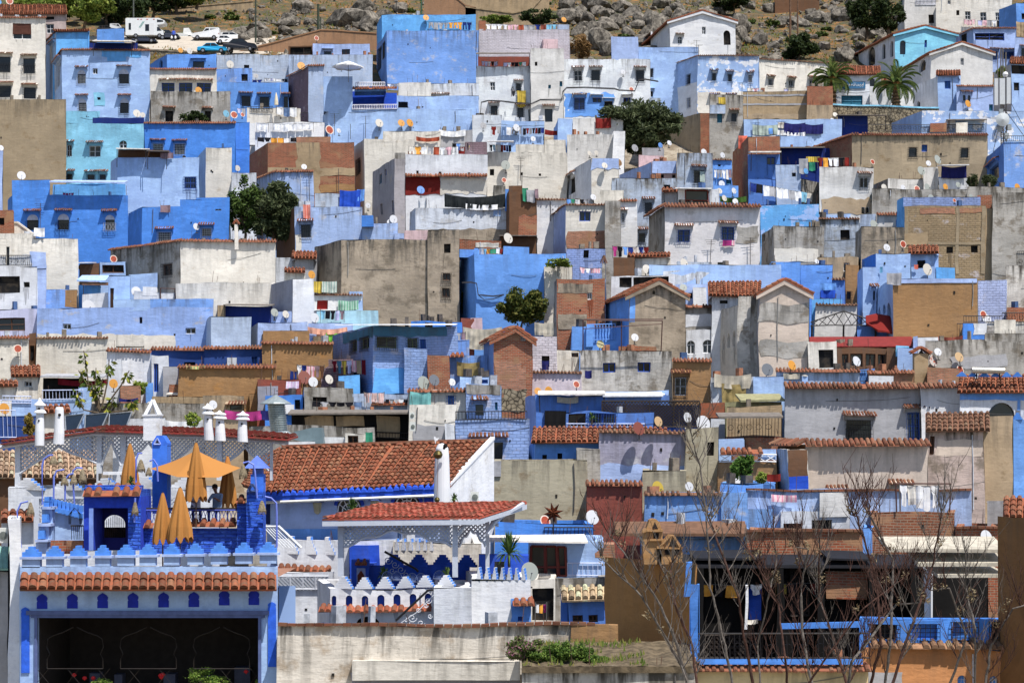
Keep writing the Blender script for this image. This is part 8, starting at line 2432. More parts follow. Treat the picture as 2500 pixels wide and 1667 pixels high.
c -10 230 360 350 red org wht wht blk red
d 612 288 33 rst
d 602 695 35 whg
B 605 790 1190 480 600 wst lc=gst D=172 dl=4 | weathered white parapet with thin rods
B 1190 1190 1370 350 600 wst D=171 | blotched white chimney block with two big dishes
d 1170 390 55 whg
d 1253 305 35 wht
d 1358 262 56 whg
B 1370 1370 1725 480 600 whs D=170 | white balcony hung with navy awning
k 1400 340 1690 478 nvy
s 1385 330 1700 345 wht
B 600 600 1850 600 870 gst D=166 | long mouldy wall carrying a row of dishes
d 742 577 37 crm
d 962 585 36 wht
d 1120 595 38 rst
d 1240 580 48 whg
d 1447 573 37 org
d 1592 550 34 whg
B 1700 1700 2500 578 660 gst D=164 | stained wall top below bright blue house
d 2270 575 40 org
B 890 960 1850 690 1030 bgb lc=sky D=160 dl=3 | faded turquoise parapet behind unplastered brick house
d 1280 697 37 whg
d 1550 730 24 rst
d 1740 688 34 whg
R 1815 1980 670 820 brk 0
B 890 970 1905 795 1568 blo lc=sky D=156 dl=4 | tall unplastered hollow block house with concrete frame
q 1150 820 1550 885 brt
q 1600 815 1860 870 brt
q 1565 800 1605 1568 con
q 970 800 1010 1150 con
q 1240 1210 1905 1240 con
q 1860 800 1905 1568 con
q 975 1100 1240 1240 tan
w p 1460 1262 1540 1335
w p 1748 1250 1828 1328
B 1905 1905 2000 820 1568 tan D=156 | tan concrete strip beside hollow block house
B 1985 1985 2700 640 1568 gst D=155.5 | high mottled grey wall at right edge
q 1985 1340 2270 1568 gst
r 2275 1315 2420 1540 i
B 0 0 470 940 1380 bst cop=g D=158 | grey-blue house with single black window
w o 245 1070 352 1190
B 470 470 650 890 1010 bgr2 D=162 | small pale roof cube near big dish
B 665 665 900 890 1030 wst cop=t D=161 | low white annex with tiled edge
q 885 950 915 1020 dbl
B 420 480 970 1035 1568 cst lc=gst D=152 dl=4 | brown-stained plaster house with giant dish shadow
d 630 1012 63 whg
B -20 -20 450 1380 1568 tan2 D=152 | crumbling mud-coloured wall with small white window
w f 275 1440 345 1540
w p 1 1 2 2
B 485 650 1050 1340 1700 lil lc=dbl D=147 dl=4 | curved lilac house front with green tarpaulin roof
k 690 1490 722 1560 tur
d 775 1270 45 wht
d 962 1232 45 rst
B 1050 1050 1320 1350 1700 lil D=148 rf=shed:1265 | gable-ended blue house with open dark window
w p 1125 1420 1215 1510
k 1080 1468 1125 1520 sal
d 1240 1520 70 crm
B 1330 1330 1550 1500 1700 sky D=149 | light blue block under hollow brick wall
T 0 2
B -100 -100 415 -80 420 whs D=146 dep=7 | white house with dark veranda opening at left edge
w o -60 25 220 215
w p 258 95 328 155
q 415 -60 520 380 lil2
B 415 415 520 -60 380 lil2 D=147 | narrow pale blue wall strip
B -100 -100 415 405 690 lc1 D=145 | shaded lilac storey with half shuttered window
w k -40 500 270 655
B -100 -100 330 735 1290 crs D=138 cop=t | cream house with long oval dish shadow
d 205 860 52 rst
B 325 325 405 690 1100 brn D=141 | narrow dark red doorway recess
w o 335 820 385 990
B 515 515 895 180 390 blw D=148 | small rooftop hut with straw side
q 750 185 895 390 och
B 905 905 1160 130 290 sky D=152 | sky blue yard wall under slatted awning
s 975 105 1425 140 brn
s 915 20 1240 100 lil
B 960 960 1250 228 400 whs D=148 | white low box with round white dish top
d 1015 380 80 wht
B 1245 1245 1490 20 420 lil D=146.5 dep=2 | blue stair wall with narrow brown door
w dk 1265 165 1308 405
B 1480 1480 1800 0 200 lil D=155 | blue yard wall with lilac base
B 1540 1540 2190 215 340 whs D=149 | low whitewashed terrace with red metal frame
d 1560 205 60 wht
R 1645 1810 155 215 wht 0
r 1850 170 2010 290 f
B 415 415 2440 395 860 lmx D=144 dep=5 | long blue and bare plaster wall with tiny windows
w f 722 575 815 640
w f 2128 620 2245 690
w p 1595 505 1630 575
R 1300 1720 300 395 lil 0
R 1720 2440 295 395 blw 0
q 1300 700 2020 860 crs
q 430 690 1320 860 crs
B 410 410 1240 740 1200 crs D=140.5 cop=g dep=3 | old cream wall with row of clay spouts
R 1330 1650 700 790 crs 0
z 665 940 4 40
B 1225 1225 1730 890 1400 whs D=133 cop=t lc=whs dep=4 | white curved house under terracotta tile edge
w x 1 1 2 2
q 1400 930 1640 1300 wht
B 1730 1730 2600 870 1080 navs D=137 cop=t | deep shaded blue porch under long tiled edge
w p 2110 1020 2240 1070
B 1740 1740 1935 930 1370 whs D=132.5 | white stub with electric blue door
w dF 1765 1020 1820 1350
B 1870 1870 2035 1060 1380 gry D=131.5 | grey plaster panel with bare twigs
B 2035 2035 3160 1075 2600 och D=128 cop=t dep=4 | ochre house with straw-shadowed wall
w p 1 1 2 2
R 2860 2950 1370 2000 och -0.3
k 2130 1055 2347 1095 flo
B 1935 1935 2100 1270 1390 brk D=130 | low red brick stub beside ochre house
s 1935 1365 2800 1400 crm
s 2340 1370 2810 1415 crm
B 1740 1740 2800 1420 1660 tan D=127 | beige panelled terrace screen under cream rail
B 40 185 445 1180 1320 crm rf=shed:1065 D=134 lc=whs | small cream hut with terracotta lean-to roof
w f 285 1235 375 1300
B -100 -100 180 1290 1560 crm rf=shed:1290 D=128 | low tiled roof behind pale railings
B 500 500 1000 1200 1350 blk1 D=131 | dark scrap roof shack with crimson awning
k 680 1200 1240 1270 mrn
s 500 1160 1230 1195 gry
B 120 120 1060 1440 1900 lil D=122 dep=4 | lilac terrace wall with pale baluster railings
r 480 1330 960 1440 w
r -100 1450 350 1485 w
r 20 1400 350 1450 w
d 50 1545 65 org
R 900 1060 1300 1440 lil 0
B 1060 1060 2350 1490 1800 gst D=121 | grey plaster roof edge below rubber plant
q 1380 1285 1475 1400 brt
d 1300 1260 55 org
B 1380 1380 1610 1280 1400 brt D=128 | pair of rough brick piers
k 1370 1430 1590 1470 nvy
B 1680 1680 1760 1260 1400 blu D=130 | bright blue boarding beside the blue door
d 1730 1520 62 wht
T 1 2
B -40 -40 810 105 500 crm D=147 | cream wall base with stepped corner
R -330 -20 110 400 crm 0
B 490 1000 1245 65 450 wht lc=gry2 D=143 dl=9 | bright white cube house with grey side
d 1225 12 47 org
B 960 960 1130 0 60 crm rf=shed:5 D=149 | small tiled hut top behind white cube
d 655 303 63 org
B 1245 1245 1800 240 420 wht D=146 cop=g | white yard wall with red hatch and striped sheets
w r 1280 300 1400 410
k 1245 85 1335 218 yel
k 1335 85 1505 215 plaid
k 1520 305 1760 418 grs
R 1650 1805 200 420 lil 0
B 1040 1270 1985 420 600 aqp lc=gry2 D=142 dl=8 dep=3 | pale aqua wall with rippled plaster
c 1320 425 1600 550 tur blk blk lav mau
d 1260 507 58 wht
B 140 140 780 370 500 nav D=144 s=1 | shady roof kiosk on dark posts with birdcage
s 230 355 790 375 mtl
R 145 235 365 485 tan -0.5
B 20 75 530 490 860 bgr3 D=140 dl=4 | plain pale blue cube house
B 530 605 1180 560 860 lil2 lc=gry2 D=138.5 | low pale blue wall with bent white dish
R 760 1000 430 560 lil2 0.5
d 928 466 45 crm
d 800 445 50 whg
B 1190 1190 1700 570 620 lil2 D=140 | white stair parapet above peach blanket
k 1180 610 1640 680 pch
k 1400 680 1590 780 grn2
k 1290 660 1380 720 pch
B 1240 1240 1420 710 800 tan D=137 | dim shed between ochre block and green sheet
B 650 665 1195 660 790 och D=134.5 | low ochre rooftop block
B 660 660 1470 800 1240 och D=130 cop=t dep=5 | ochre roughcast house with long tiled eave
R 1470 1330 0 1 och 0
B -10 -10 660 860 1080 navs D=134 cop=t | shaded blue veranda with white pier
R 250 355 960 1050 whb -1
w F 530 960 600 1060
B 1460 1930 2900 600 1380 blb lc=bgb D=128 dl=9 dep=7 | washed blue brick house with teal roof fascia
q 1930 600 2790 710 tel
Q 1590 690 1930 740 tel
w gn 1970 725 2200 850
w gn 2330 730 2450 850
l gn 1675 775 1745 890
l gn 1790 745 1885 860
w F 2480 740 2545 850
s 1500 590 2900 600 wht
q 1935 1080 2347 1380 sky
B 1340 1340 1700 980 1300 mau D=130 | dim rubble wall under washing lines
c 985 1130 1070 1240 nav nav
c 1060 1060 1380 1230 wht nav pnk pnk mau brn2
c 1470 1000 1850 1170 mrn tel yel lav pnk tan mrn
B 1530 1530 1775 1160 1370 sky D=126.5 | sky blue terrace parapet
B 605 605 1100 1215 1560 ter D=125 | dark red roof parapet over grey gable
q 605 1280 840 1560 gry2
d 1140 1190 80 ter
d 1242 1240 60 wht
k 935 1235 1080 1320 lavp
d 1425 1210 55 crm
B 1120 1140 1700 1315 1560 gst lc=bgr2 D=121 | mouldy white house front with black opening
w o 1235 1415 1400 1500
c 1235 1465 1800 1525 blk gry blk blk blk dnm
B 700 700 1120 1400 1560 dbl D=122 | deep blue stair block beside mouldy house
w p 1030 1450 1090 1560
R 870 1020 1510 1560 wht -0.5
B 1690 1690 2400 1370 1560 bgr2 D=121 | striped washing terrace behind tiled edge
c 1825 1360 2050 1480 pns pns pns
c 1950 1430 2330 1480 wht blk blk gry gry wht blk
s 1900 1480 2900 1500 til
B -20 -20 450 1400 1560 tan2 D=122 | terrace recess with small tiled hood
w h 290 1500 430 1560
d 95 1500 52 wht
T 2 2
B 15 15 600 555 740 dbl D=141.5 | vivid blue terrace wall behind teal roofed house
w gk 1 1 2 2
R 0 1 2 3 dbl 0
B 590 590 740 510 610 ter D=142 | little red shed beside blue cliff wall
R 700 830 500 600 pnk 0
k 610 610 1050 855 cvs
B 210 210 690 760 930 blw D=132 | pale blue parapet below the drying clothes
c 210 700 330 770 red red
c 390 670 640 760 yel nav tan gry mau
d 260 845 50 rst
d 455 880 48 whg
B 210 210 465 940 1300 brk D=125.5 | orange brick stub with oval dish shadow
B 460 460 890 940 1110 blw D=127 | light blue wall behind collapsed mats
k 540 1015 800 1170 mat
s 470 940 625 980 til
B -60 -60 210 850 1350 blb D=127.5 | crumbling blue brick strip left of orange bricks
B 580 580 960 1180 1300 lil D=121.5 | lilac cabin with dark red shutter
w F 812 1215 905 1260
d 160 1252 82 whg
d 282 1220 68 slt
d 487 1242 45 wht
d 670 1290 40 wht
G 850 965 1410 760 1215 620 1320 brk lc=lil2s D=124 dl=5 col2=brt | orange brick gabled tower with single square window
w f 1268 705 1325 770
w p 1050 1215 1080 1235
q 970 1000 1320 1315 brt
q 970 1315 1330 1568 stn
B -20 -20 660 1350 1520 crm D=119 cop=t | cream house behind turquoise hung sheet
k 5 1350 255 1510 aqs
w gF 448 1408 525 1530
R 255 660 1330 1350 crm 0
B 660 660 1060 1275 1568 blb D=118 | round-topped pale brick house with black doorway
q 665 1275 1050 1380 gst
w dh 770 1500 860 1620
w t 990 1470 1020 1560
B 1540 1540 1650 60 640 crs D=147 | narrow cream wall behind the bushy tree
B 1640 1690 2240 60 800 brk lc=gst D=139 dl=3 | brick-banded plaster tower behind blue balustrade
q 1700 110 2100 215 cst
q 1700 455 2030 640 cst
w f 2040 210 2095 290
k 1440 560 1650 710 cvs
B 1850 1850 2500 600 800 blu D=135 | bright blue terrace with turned balustrade
r 2100 580 2347 760 l
R 2020 2100 570 790 blu -0.3
B 1380 1380 1690 715 1100 pnw D=130 | whitewashed brick house with hung navy cloth
w o 1510 940 1600 1070
k 1515 1000 1595 1105 nvy
B 1685 1685 1950 870 1090 crs D=130.5 | cream plaster middle section
w k 1860 900 1940 950
B 1950 1950 3010 880 1450 gws D=128 | big stained house with two black square windows
w F 2215 1018 2365 1130
w F 2625 1015 2775 1130
d 2185 808 48 yls
R 2400 2830 830 880 brk 1
r 1980 540 2890 880 p
B 1340 1340 1970 1130 1400 pnk2 D=126 cop=g | pinkish wall with two yellow dish tops
d 1470 1345 45 org
d 1595 1345 55 org
d 1912 1268 45 rst
k 2005 1100 2080 1190 nvy
B 1330 1450 2980 1390 2200 mbl lc=lil2 D=119 dl=4 dep=6 | shaded blue roof terrace under pale awnings
s 1480 1355 2240 1390 crm
s 2210 1375 2900 1415 wht
k 1690 1400 1930 1470 cvs
u 1 1 2 none
T 3 2
B -40 -40 690 20 180 whs D=141 | white rooftop with long shaded openings
w o 55 35 195 150
w o 215 35 620 150
G -100 170 815 255 510 90 960 cst lc=blu D=133.5 dl=7 rr=1 | plaster gable house with blue side and red roof
w a 432 200 465 245
q 175 230 235 560 blu
d 235 730 47 wht
B 700 700 1080 130 370 lil2 D=140 | white and blue stair maze behind grey gables
d 790 160 47 whg
w p 960 240 972 280
w p 850 230 905 290
R 910 1060 160 370 wht -1
B 1110 1110 1640 268 420 whs D=135.5 rf=shed:98 | white loggia beneath red roof end
w p 1200 305 1300 345
B 820 820 1150 375 640 gst D=137 cop=t | mould-black parapet over white arcade
q 820 465 1150 610 whs
B 820 820 1140 640 1170 whs D=135.5 | white arcade with fanlight windows
w af 830 760 920 920
w af 1010 755 1135 915
B 1130 1432 1442 365 1170 gws lc=crs D=132 dl=5 | receding cream side with pointed niches
l an 1188 725 1220 885
l an 1245 705 1280 868
l an 1305 680 1340 845
l an 1367 655 1402 835
B 1415 1415 1650 262 1140 gws D=131.6 dep=3 | mottled plaster pier with black damp streak
q 1560 260 1605 1140 gst
G 1590 1660 2235 235 1945 80 1120 cpk lc=gry D=130 dl=5 dep=5 rr=1 | pinkish plaster gable house with long red tile roof
q 1665 340 2235 555 gst
q 1670 770 2240 960 gst
B 670 670 1110 1000 1470 och D=124 cop=t | ochre house end with barred tiled window
w gfh 695 1190 830 1400
B 1110 1110 1600 1190 1480 whb D=123 | derelict plaster yard beneath slumped canvas
k 1145 1150 1560 1310 cvs
k 1230 1260 1500 1480 mat
B 1600 1600 1950 1175 1410 lil D=121.5 | smooth lilac box on the roof
d 1755 1100 77 slt
d 2035 1050 60 org
B 1860 1860 2800 1120 1270 bgr2 D=123 cop=t | pale blue low house under red tile rim
k 1940 1150 2130 1210 cvs
n 2190 1160 1260 60 lil
B -100 -100 620 1350 1460 lil D=120 | light blue parapet behind dark lattice screens
s -50 1380 570 1410 wht
k 0 1415 350 1455 nvy
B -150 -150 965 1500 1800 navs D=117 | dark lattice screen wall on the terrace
r -150 1455 965 1750 x
R 980 1270 1480 1600 til 0.5
B 1270 1270 1920 1480 1600 olv D=117.5 | olive beam shed with slanting props
s 1420 1400 1920 1480 olv
B 400 400 1910 -100 80 lil D=146 | soft blue flat roof range behind red tiles
T 4 2
B 150 150 300 60 350 mbl lc=mbl D=147 cop=g | shaded blue tower with white tile cap
B 300 300 450 -100 420 och D=150 | shadowed brown wall with little window
w g 315 210 365 295
B 440 495 650 -80 730 lil lc=lil2 D=141 dl=5 | tall slim blue facade in alley shade
w ah 610 190 635 300
B 640 850 1815 65 760 och lc=lil D=134 dl=8 cop=0 | large windowless ochre house with blue side
l a 680 390 710 470
l a 735 365 765 460
l a 785 340 818 480
R 855 1815 60 68 lil2 -0.05
k 770 0 940 130 gry
B 1820 1820 2140 80 480 bwb D=138 | pale whitewashed brick panel beside ochre house
B 2135 2135 2700 -100 400 gws D=142 | grey-white wall at right with stains
B 2150 2150 2700 385 470 brk D=137 | brick strip at the right border
B 1920 1920 2700 560 760 gws D=132 | grey terrace block with ornate black railing
r 1660 490 2100 560 i
r 2100 455 2700 560 i
d 1880 465 45 rst
d 1920 520 60 wht
B 1650 1650 1920 560 760 dbl D=130 | deep blue stair box with rusty frame
r 1585 570 1650 760 i
q 1775 565 1920 690 whs
R 2010 2250 530 680 crs -1
B -50 -50 430 360 760 wst D=138 cop=g | white house behind iron pergola frame
k 0 190 170 280 roy
k 0 110 180 190 blu
B -80 -80 255 285 360 sky D=140 | bright blue roof tray beneath blue tarpaulin
B 440 440 860 600 760 mbl D=136 | recessed blue terrace below the red parasol
r -100 440 660 760 P
u 780 475 735 red
B -100 -100 1030 845 1000 brn D=130.7 rf=shed:738 rc=red | dark timber restaurant beneath flat red roof
B 210 210 770 850 1080 brn D=130 | glazed dark restaurant front with brown posts
w k 265 925 340 1075
w k 360 925 500 1075
w k 530 925 640 1075
w k 665 925 750 1075
B -120 -120 210 780 1100 crs D=129.5 | cream lean-to beside red roofed restaurant
w o 0 870 170 1080
B 770 770 900 860 1080 brn D=129 | brown wooden stair side
d 428 1003 60 wht
B 900 900 1090 850 1080 lil D=128 | small light blue yard with black hose
R 880 1030 830 900 tur 0.2
B 1030 1125 1460 720 820 wht lc=lil2 D=130 | stepped white parapet before ochre house
B 1080 1080 1130 720 1080 lil2 D=128.5 | slender lilac wall edge beside chimney
k 1360 715 1650 768 ter
B 1220 1220 2700 760 1200 gst D=126 dep=5 | long mildewed grey wall with dishes
R 1900 2700 690 760 gst 0
q 1500 940 2150 1080 gry
n 1160 830 1210 150 tile
d 1305 995 70 rsp
d 1360 897 48 wht
d 1603 955 60 tnd
d 1615 1105 58 rst
B 130 130 640 1090 1250 blu D=125 | blue terrace with arched white metal chairs
r 130 1110 540 1240 i
w F 1 1 2 2
B 550 550 1100 1130 1230 brt D=124 cop=t | brown wall under broken tile rim
R 560 860 1165 1230 wht -0.3
B 1250 1250 1600 1080 1300 brt D=123.5 | rusty plaster bank below dishes
B -400 -400 1155 1300 1900 gry lc=gry cop=T D=116 | grey house with barred windows and big tile eave
w gh 315 1680 600 1900
w ghF 1000 1590 1230 1900
B 1155 1155 1640 1300 1700 wht D=115.5 cop=T | white end wall with iron bracket
B 1620 1620 2700 1370 2100 whs D=113 rf=shed:1180 | white and blue arched house with tiled roof
q 1620 1370 2700 1450 blu
q 1880 1440 1900 2100 blu
q 2265 1440 2300 2100 blu
w a 1940 1480 2240 1800
r 1570 1125 2347 1180 m
t 1745 1070 2120 1140
d 1790 1160 45 wht
T 0 3
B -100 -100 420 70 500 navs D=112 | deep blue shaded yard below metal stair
r -60 0 180 320 w
B 500 500 770 30 330 crm rf=shed:15 D=104 | low tiled roof between two white chimneys
B 1300 1300 1900 90 330 whs D=102 | white parapet carrying a triangular chimney
k 1850 100 2330 235 wht
B -150 -150 1080 770 1700 brn D=88 rf=shed:470 rc=tst | brown wall house under sunbleached straw coloured tiles
B 90 90 2500 880 2600 whs D=79 | long white house wall with stepped merlons behind blue restaurant
r 100 770 2347 900 M
B 100 100 395 1275 1700 whs D=77 rf=shed:1195 | small annex with clay tile hood near the air conditioner
n 460 -128 290 110 cone
n 685 -40 265 125 tube
n 1755 -115 230 190 tri
n 2390 -70 225 110 cone
n 2520 0 225 120 cone
n 2778 0 235 120 cone
T 1 3
B 500 500 1950 185 420 gst D=108 | low grey rendered roof parapet with metal duct
k 230 0 650 110 mag
k 640 0 780 110 nvy
B 1360 1360 1610 300 420 wht D=98 | white box beside the weathered little window
B 1610 1610 1850 265 420 crs D=97 | pale box with crooked shuttered opening
w kp 1640 290 1765 395
k 1850 250 1930 390 grn
B 1000 1000 2347 30 340 blk1 D=111 | black framed steel veranda with beige panels
q 1150 60 1480 180 tan
q 1510 60 1830 180 tan
q 1970 60 2230 320 tan
s 980 5 2500 45 mtl
r 1975 255 2347 325 i
B 880 880 1270 360 450 wht D=92 | rounded white parapet at end of tiled roof
T 2 3
B -10 -10 540 -60 400 crm D=109 | cream rendered wall with air conditioners
q 60 165 430 360 gry
B 425 425 530 170 370 whs D=106 | bright wall strip behind cut-out birds
B 540 540 1360 95 570 blb D=106 lc=blu | pale brick house with black railed terrace
w h 745 365 1055 560
r 545 10 1330 110 i
w p 1 1 2 2
B 1360 1450 2900 380 600 blu lc=blu rf=shed:200 D=103 | bright blue house under double terracotta roof
w p 1700 490 1755 560
w p 1530 510 1580 560
B 1450 1450 2800 20 340 mbl D=112 | shaded blue terrace with carved wooden door
w kd 1815 15 2005 195
w gF 2040 20 2347 180
R 1550 1785 0 240 blk1 -0.2
r 1795 150 2700 195 w
B 970 970 2035 570 1310 con2 D=96 cop=0 | windowless cracked tan plaster block
R 970 1050 570 690 gry -0.1
B 1910 1910 2180 450 700 gst D=98 | blackened stub wall next to cracked tan block
R 2030 2170 610 710 brt 0.5
B 2175 2175 3150 250 900 pls D=99 cop=g dr=0 | peeling lilac-grey wall with dark rim
q 2175 630 3150 900 lil2
B 3150 3150 3540 195 950 con2 D=98 | narrow tan tower with blind window
w p 3410 360 3490 520
d 3365 150 95 wht
d 3185 80 60 wht
d 2625 205 80 ter
d 2850 125 60 tnd
B 2030 2030 2670 850 1500 ter D=92 cop=t | brick red plaster house below tiled edge
B 975 975 2100 1300 1500 dbl D=88 | blue roof parapet with hand painted flowers
r 1525 1340 2095 1440 i
d 1555 1265 72 rst
d 2095 1222 86 wht
B 2670 2670 3180 680 960 con2 D=94 | stained tan yard wall with brick coping
d 2845 890 85 yel
d 3205 870 55 wht
T 3 3
B 330 330 1225 960 1360 bl2 D=86 cop=g | worn blue wall with triangular shadow
B 1225 1225 1520 950 1360 bl2 D=85.8 | faded blue plaster return wall
R 1520 1800 1130 1360 bl2 0
B 1200 1200 1500 330 500 lil D=101 | light blue slip of wall near red canopy
B 1290 1290 1930 300 480 brk D=103 | red brick balcony front below iron grille
r 1290 60 1925 310 i
w gf 1420 325 1500 470
s 1190 40 1920 85 mtl
B 1290 1290 1920 -40 310 tan D=105 | tan veranda interior behind scrollwork grille
B 1180 1180 1850 590 900 och D=95 | plant filled courtyard under white truss
r 1190 510 1850 590 T
s 1200 470 1690 510 til
R 1680 1850 450 510 lil 0
d 1430 775 97 wht
d 1405 885 76 rsp
B 1230 1230 1840 830 920 blu D=90 | blue parapet in front of the courtyard plants
k 1755 725 1900 810 red
B 1850 1980 2210 440 910 crs lc=bgr2 D=93 dl=3 | shaded cream corner of old tile-rimmed house
q 1985 440 2205 780 brn
q 1985 750 2205 910 roy
B 1520 1520 4090 920 1150 bgw D=87 cop=b | whitewashed terrace wall with brick rim
R 2347 2680 935 1140 wst -0.5
k 1780 955 2070 1035 pnk
B 1890 1890 2700 1150 1390 whs D=86.6 | white ground storey with dark square windows
w p 1920 1280 2135 1385
w p 2260 1240 2500 1375
B 280 280 1540 1360 1800 bl2 D=78 | blue wall below brown pergola slats
s 0 1310 1520 1440 brn
B 1530 1530 2840 1400 1600 brk D=77 cop=b | long brick wall behind the bare twigs
T 4 3
B -480 -150 1240 385 1500 cpk lc=brn D=94 dl=3 cop=T | pinkish old house with heavy tile eave
w ah 120 910 250 945
w agh 840 910 1010 1150
B 1240 1240 1890 240 1500 psp D=95.5 rf=shed:40 rc=tdk | rust-stained house under dark mossy tiled roof
w k 1240 290 1310 510
q 1240 520 1890 1340 psp
q 1330 330 1880 520 cpk
B 1890 1890 2230 70 1500 tan2 D=97 | tall tan wall beside dark mossy tiles
B 2210 2210 2700 100 1100 blu D=100 | tall blue wall at the right margin
r 2210 20 2347 100 m
B 570 570 1565 1160 1568 brc D=84 | crude brick balcony under five white sheets
r 865 830 1500 1150 f
c 945 845 1400 1140 wht crm wht wht wht
B 1565 1565 2060 1340 1568 brk D=83 cop=b | brick parapet with lone white dish
d 1915 1450 85 wht
B 1920 1920 2180 1060 1340 gry D=86 | angular grey stub with rusty bracket
B 2150 2150 2700 1240 1500 och D=84 rf=shed:1020 | small tiled hood house right border
B 2060 2790 2800 1262 3200 brd D=60 dl=4 | dark brown mud wall pillar in right foreground
B 490 490 600 1350 1600 blu D=80 | thin blue post wall among twigs
T 0 4
B -150 -150 95 290 1600 gry D=72 rf=shed:30 rc=grr | grey wall under corrugated green sheet roof
B 95 95 235 -300 1400 wht D=70 | tall white wall end left of blue restaurant
T 1 4
B 835 835 1480 305 900 whs D=82 | white annex wall under a clay tile row
r 835 340 1430 490 X
B 830 830 2347 -80 235 whs D=84 | white stepped terrace with blue cut-outs
r 880 -120 1500 85 W
w p 1 1 2 2
R 1650 1990 -20 470 roy -0.5
s 840 240 1440 300 til
s 835 600 1300 680 crm
w ao 960 830 1090 920
s 855 705 1150 735 til
B 1300 1440 3050 490 1000 wht D=75 lc=whs | white terrace house with row of pointed blue niches
w an1 1440 560 1510 715
w an1 1615 550 1690 715
w an1 1795 550 1870 715
w an1 1970 545 2050 715
w an1 2150 540 2230 715
w an1 2335 545 2415 715
w an1 2512 545 2590 715
s 1320 710 2600 770 tib
w ao 1740 795 2000 930
r 1480 340 2870 475 W
k 1360 870 1630 935 lav
k 1955 860 2180 915 gry
T 2 4
B -500 -500 700 220 700 roy D=80 | royal blue patio wall with tall stepped crests
r -300 100 800 240 B
R 800 1360 105 250 roy -1
B -190 -190 830 -45 240 crm D=82 | white upper terrace wall with blue-white dentil crest
r -180 -85 290 55 D
B 280 280 710 490 1000 whs D=73.5 | plain white panel with flaking mark
B 655 710 1390 385 900 wht D=74 lc=whs | tall white corner wall with blue dentil rim
r 755 245 1360 385 D
q 1165 605 1400 880 blu
s 1175 630 1425 700 til
w F 1240 815 1295 875
d 1375 290 110 whg
B 1390 1390 1670 400 900 crs D=76 | worn plaster lean-to filled with hanging clothes
w o 1395 490 1655 870
c 1440 670 1570 780 wht org mag
B 1380 1380 2240 355 900 gst D=79 | stained plaster base under glazed loggia
B 1360 1360 2230 -60 350 lil D=81 | blue loggia with brown framed glazing
w kW 1390 0 1550 340
w kW 1560 0 1690 340
w kW 1700 0 1790 340
R 2120 2347 -30 50 brt 0
s 900 -100 2030 -60 crm
r 1800 185 2200 340 w
B 1810 1810 2230 620 1000 mbl D=72 rf=shed:505 rc=tan | blue hut with two rattan shutters
w k 1855 790 1975 875
w k 2040 795 2150 880
B -1510 -1510 2140 915 2200 crs2 D=66 dep=.8 cop=b | long mottled cream garden wall with tile capping
R -650 1280 1310 1440 crs -0.35
q -650 1440 1280 1568 gry2
B 1280 1280 3290 1395 2200 gws D=62 dep=3.4 | stained planter terrace edge with wild flowers
B 1850 1850 2400 910 1300 och D=65.9 dep=.7 | orange ochre wall segment by planter
B 2250 3285 3300 205 1600 brd2 D=65 dl=4.5 | large shaded ochre side wall with blue trim
T 3 4
R 890 985 440 1400 dbl -0.1
R 820 890 185 480 dbl -0.1
R 600 950 1270 1500 och -0.5
B 950 950 2900 1400 2400 crl D=62.5 dep=1 cop=t | cream lower wall with diagonal lattice lines
r 980 1285 2820 1345 z
r 980 1000 2900 1290 i
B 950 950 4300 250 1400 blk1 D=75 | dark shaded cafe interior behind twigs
q 1540 460 1680 830 roy
q 1690 300 1880 460 tan
R 2400 2880 290 530 brk -0.5
s 700 150 3560 240 blk
s 900 100 1700 150 blk
s 2400 110 2900 150 blk
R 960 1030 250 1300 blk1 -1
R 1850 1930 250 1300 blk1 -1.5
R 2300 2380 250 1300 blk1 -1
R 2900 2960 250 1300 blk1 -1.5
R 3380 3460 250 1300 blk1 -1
r 960 1000 1700 1290 x
R 1950 2150 260 760 brn 1
r 2380 560 2900 560 i
c 1000 420 2340 560 org blk org blk wht blk yel blk blk red
k 1500 820 1640 870 crm
r 2000 260 2200 800 x
R 1500 1530 440 860 wht -1
T 4 4
B 470 470 2085 830 1130 dbl D=64 dep=.8 | vivid blue balustrade with black lattice openings
r -440 860 470 925 z
w gp 605 895 895 1065
w gp 1065 880 1345 1050
w gp 1530 860 1785 1085
w gp 1970 860 2090 1080
s 590 1110 2085 1170 tbr
B 500 500 2085 1170 2300 och2 D=63.85 dep=.6 | caramel wall beneath blue balustrade
w af 1590 1470 1690 1700
w af 1960 1470 2060 1700
q 560 1440 960 1568 gry
B 1200 1200 1275 280 830 whs D=66 | slender white roof post
s 720 -60 2070 70 cvs
s 1040 80 2070 220 cvs
s 1280 270 2075 345 cvs
'''
COL['cor']=((160,76,60),'coral'); COL['red2']=((128,46,42),'red')
FAST=False
WOB[0]=True
for it in parse(DATA):
 build_house(it)
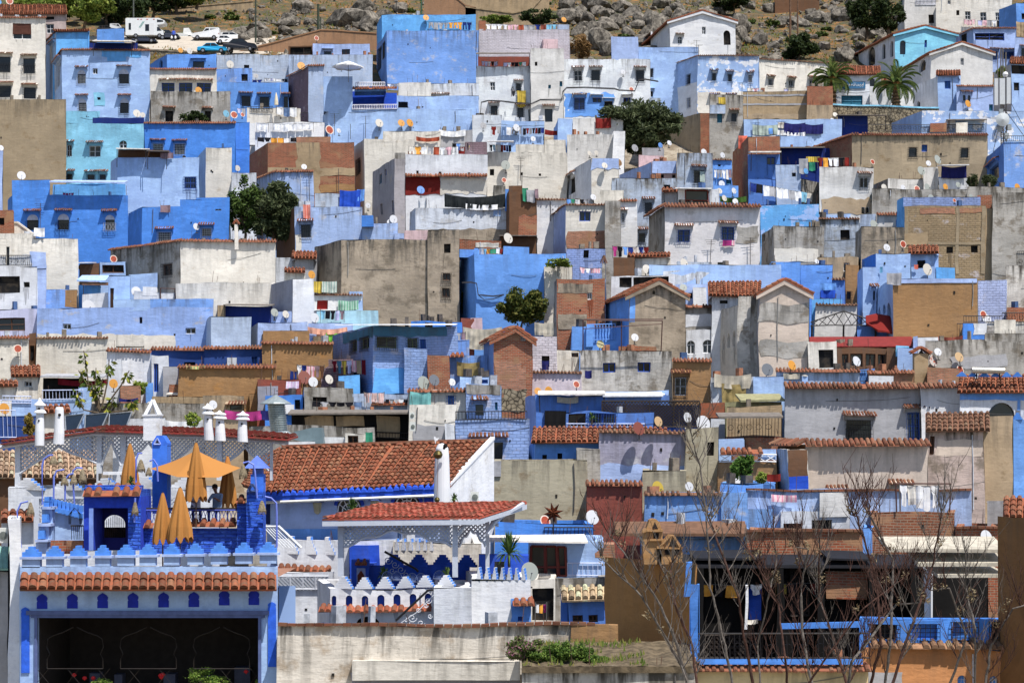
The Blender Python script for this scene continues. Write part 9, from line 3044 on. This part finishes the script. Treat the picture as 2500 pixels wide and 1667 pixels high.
flush_reveals(); WOB[0]=False
upper(); restaurant(); pavilion(); gazebo(); misc(); twigs()
letter_dishes(); finish_labels()
from collections import Counter as _C
_cl=_C();
for o in COLL.objects:
 if o.parent is None and 'label' in o:
  _cl[o['label']]+=1
  w=len(o['label'].split())
  if w>16 or w<4: print('LABELLEN',w,o['label'])
for l,c in _cl.items():
 if c>1: print('DUP',c,l)
# camera, light
cam=bpy.data.cameras.new('Camera'); co=bpy.data.objects.new('Camera',cam); COLL.objects.link(co); SC.camera=co
cam.sensor_width=36; cam.lens=36*F/2500; cam.shift_y=(HZ-833.5)/2500; cam.clip_end=2000; cam.clip_start=1
co.location=(0,0,0); co.rotation_euler=(math.pi/2,0,0)
w=bpy.data.worlds.new('World'); SC.world=w; w.use_nodes=True; nt_=w.node_tree; bg=nt_.nodes['Background']
sky=nt_.nodes.new('ShaderNodeTexSky'); sky.sky_type='NISHITA'; sky.sun_disc=False; sky.sun_elevation=math.asin(SUNV.z); sky.sun_rotation=math.radians(142)
nt_.links.new(sky.outputs[0],bg.inputs[0]); bg.inputs[1].default_value=.105
sl=bpy.data.lights.new('Sun','SUN'); so=bpy.data.objects.new('Sun',sl); COLL.objects.link(so); sl.energy=4.7; sl.angle=math.radians(.53); sl.color=(1,.955,.89)
so.rotation_mode='QUATERNION'; so.rotation_quaternion=(-SUNV).to_track_quat('-Z','Y')
vs=SC.view_settings; vs.view_transform='Standard'; vs.look='None'; vs.gamma=1; vs.exposure=.36
SC.render.engine='CYCLES'; SC.cycles.max_bounces=4; SC.cycles.diffuse_bounces=2; SC.cycles.glossy_bounces=2; SC.cycles.transmission_bounces=2; SC.cycles.use_denoising=True
print('OBJS',len(COLL.objects))
for o in COLL.objects:
 if o.parent is None and o.type in('MESH','EMPTY') and not o.get('label') and not o.get('kind') in('structure',): print('NOLABEL',o.name,[round(c,1) for c in o.location],len(o.children))
 if o.parent is None and o.get('label')=='' : print('EMPTYLABEL',o.name,[round(c,1) for c in o.location])
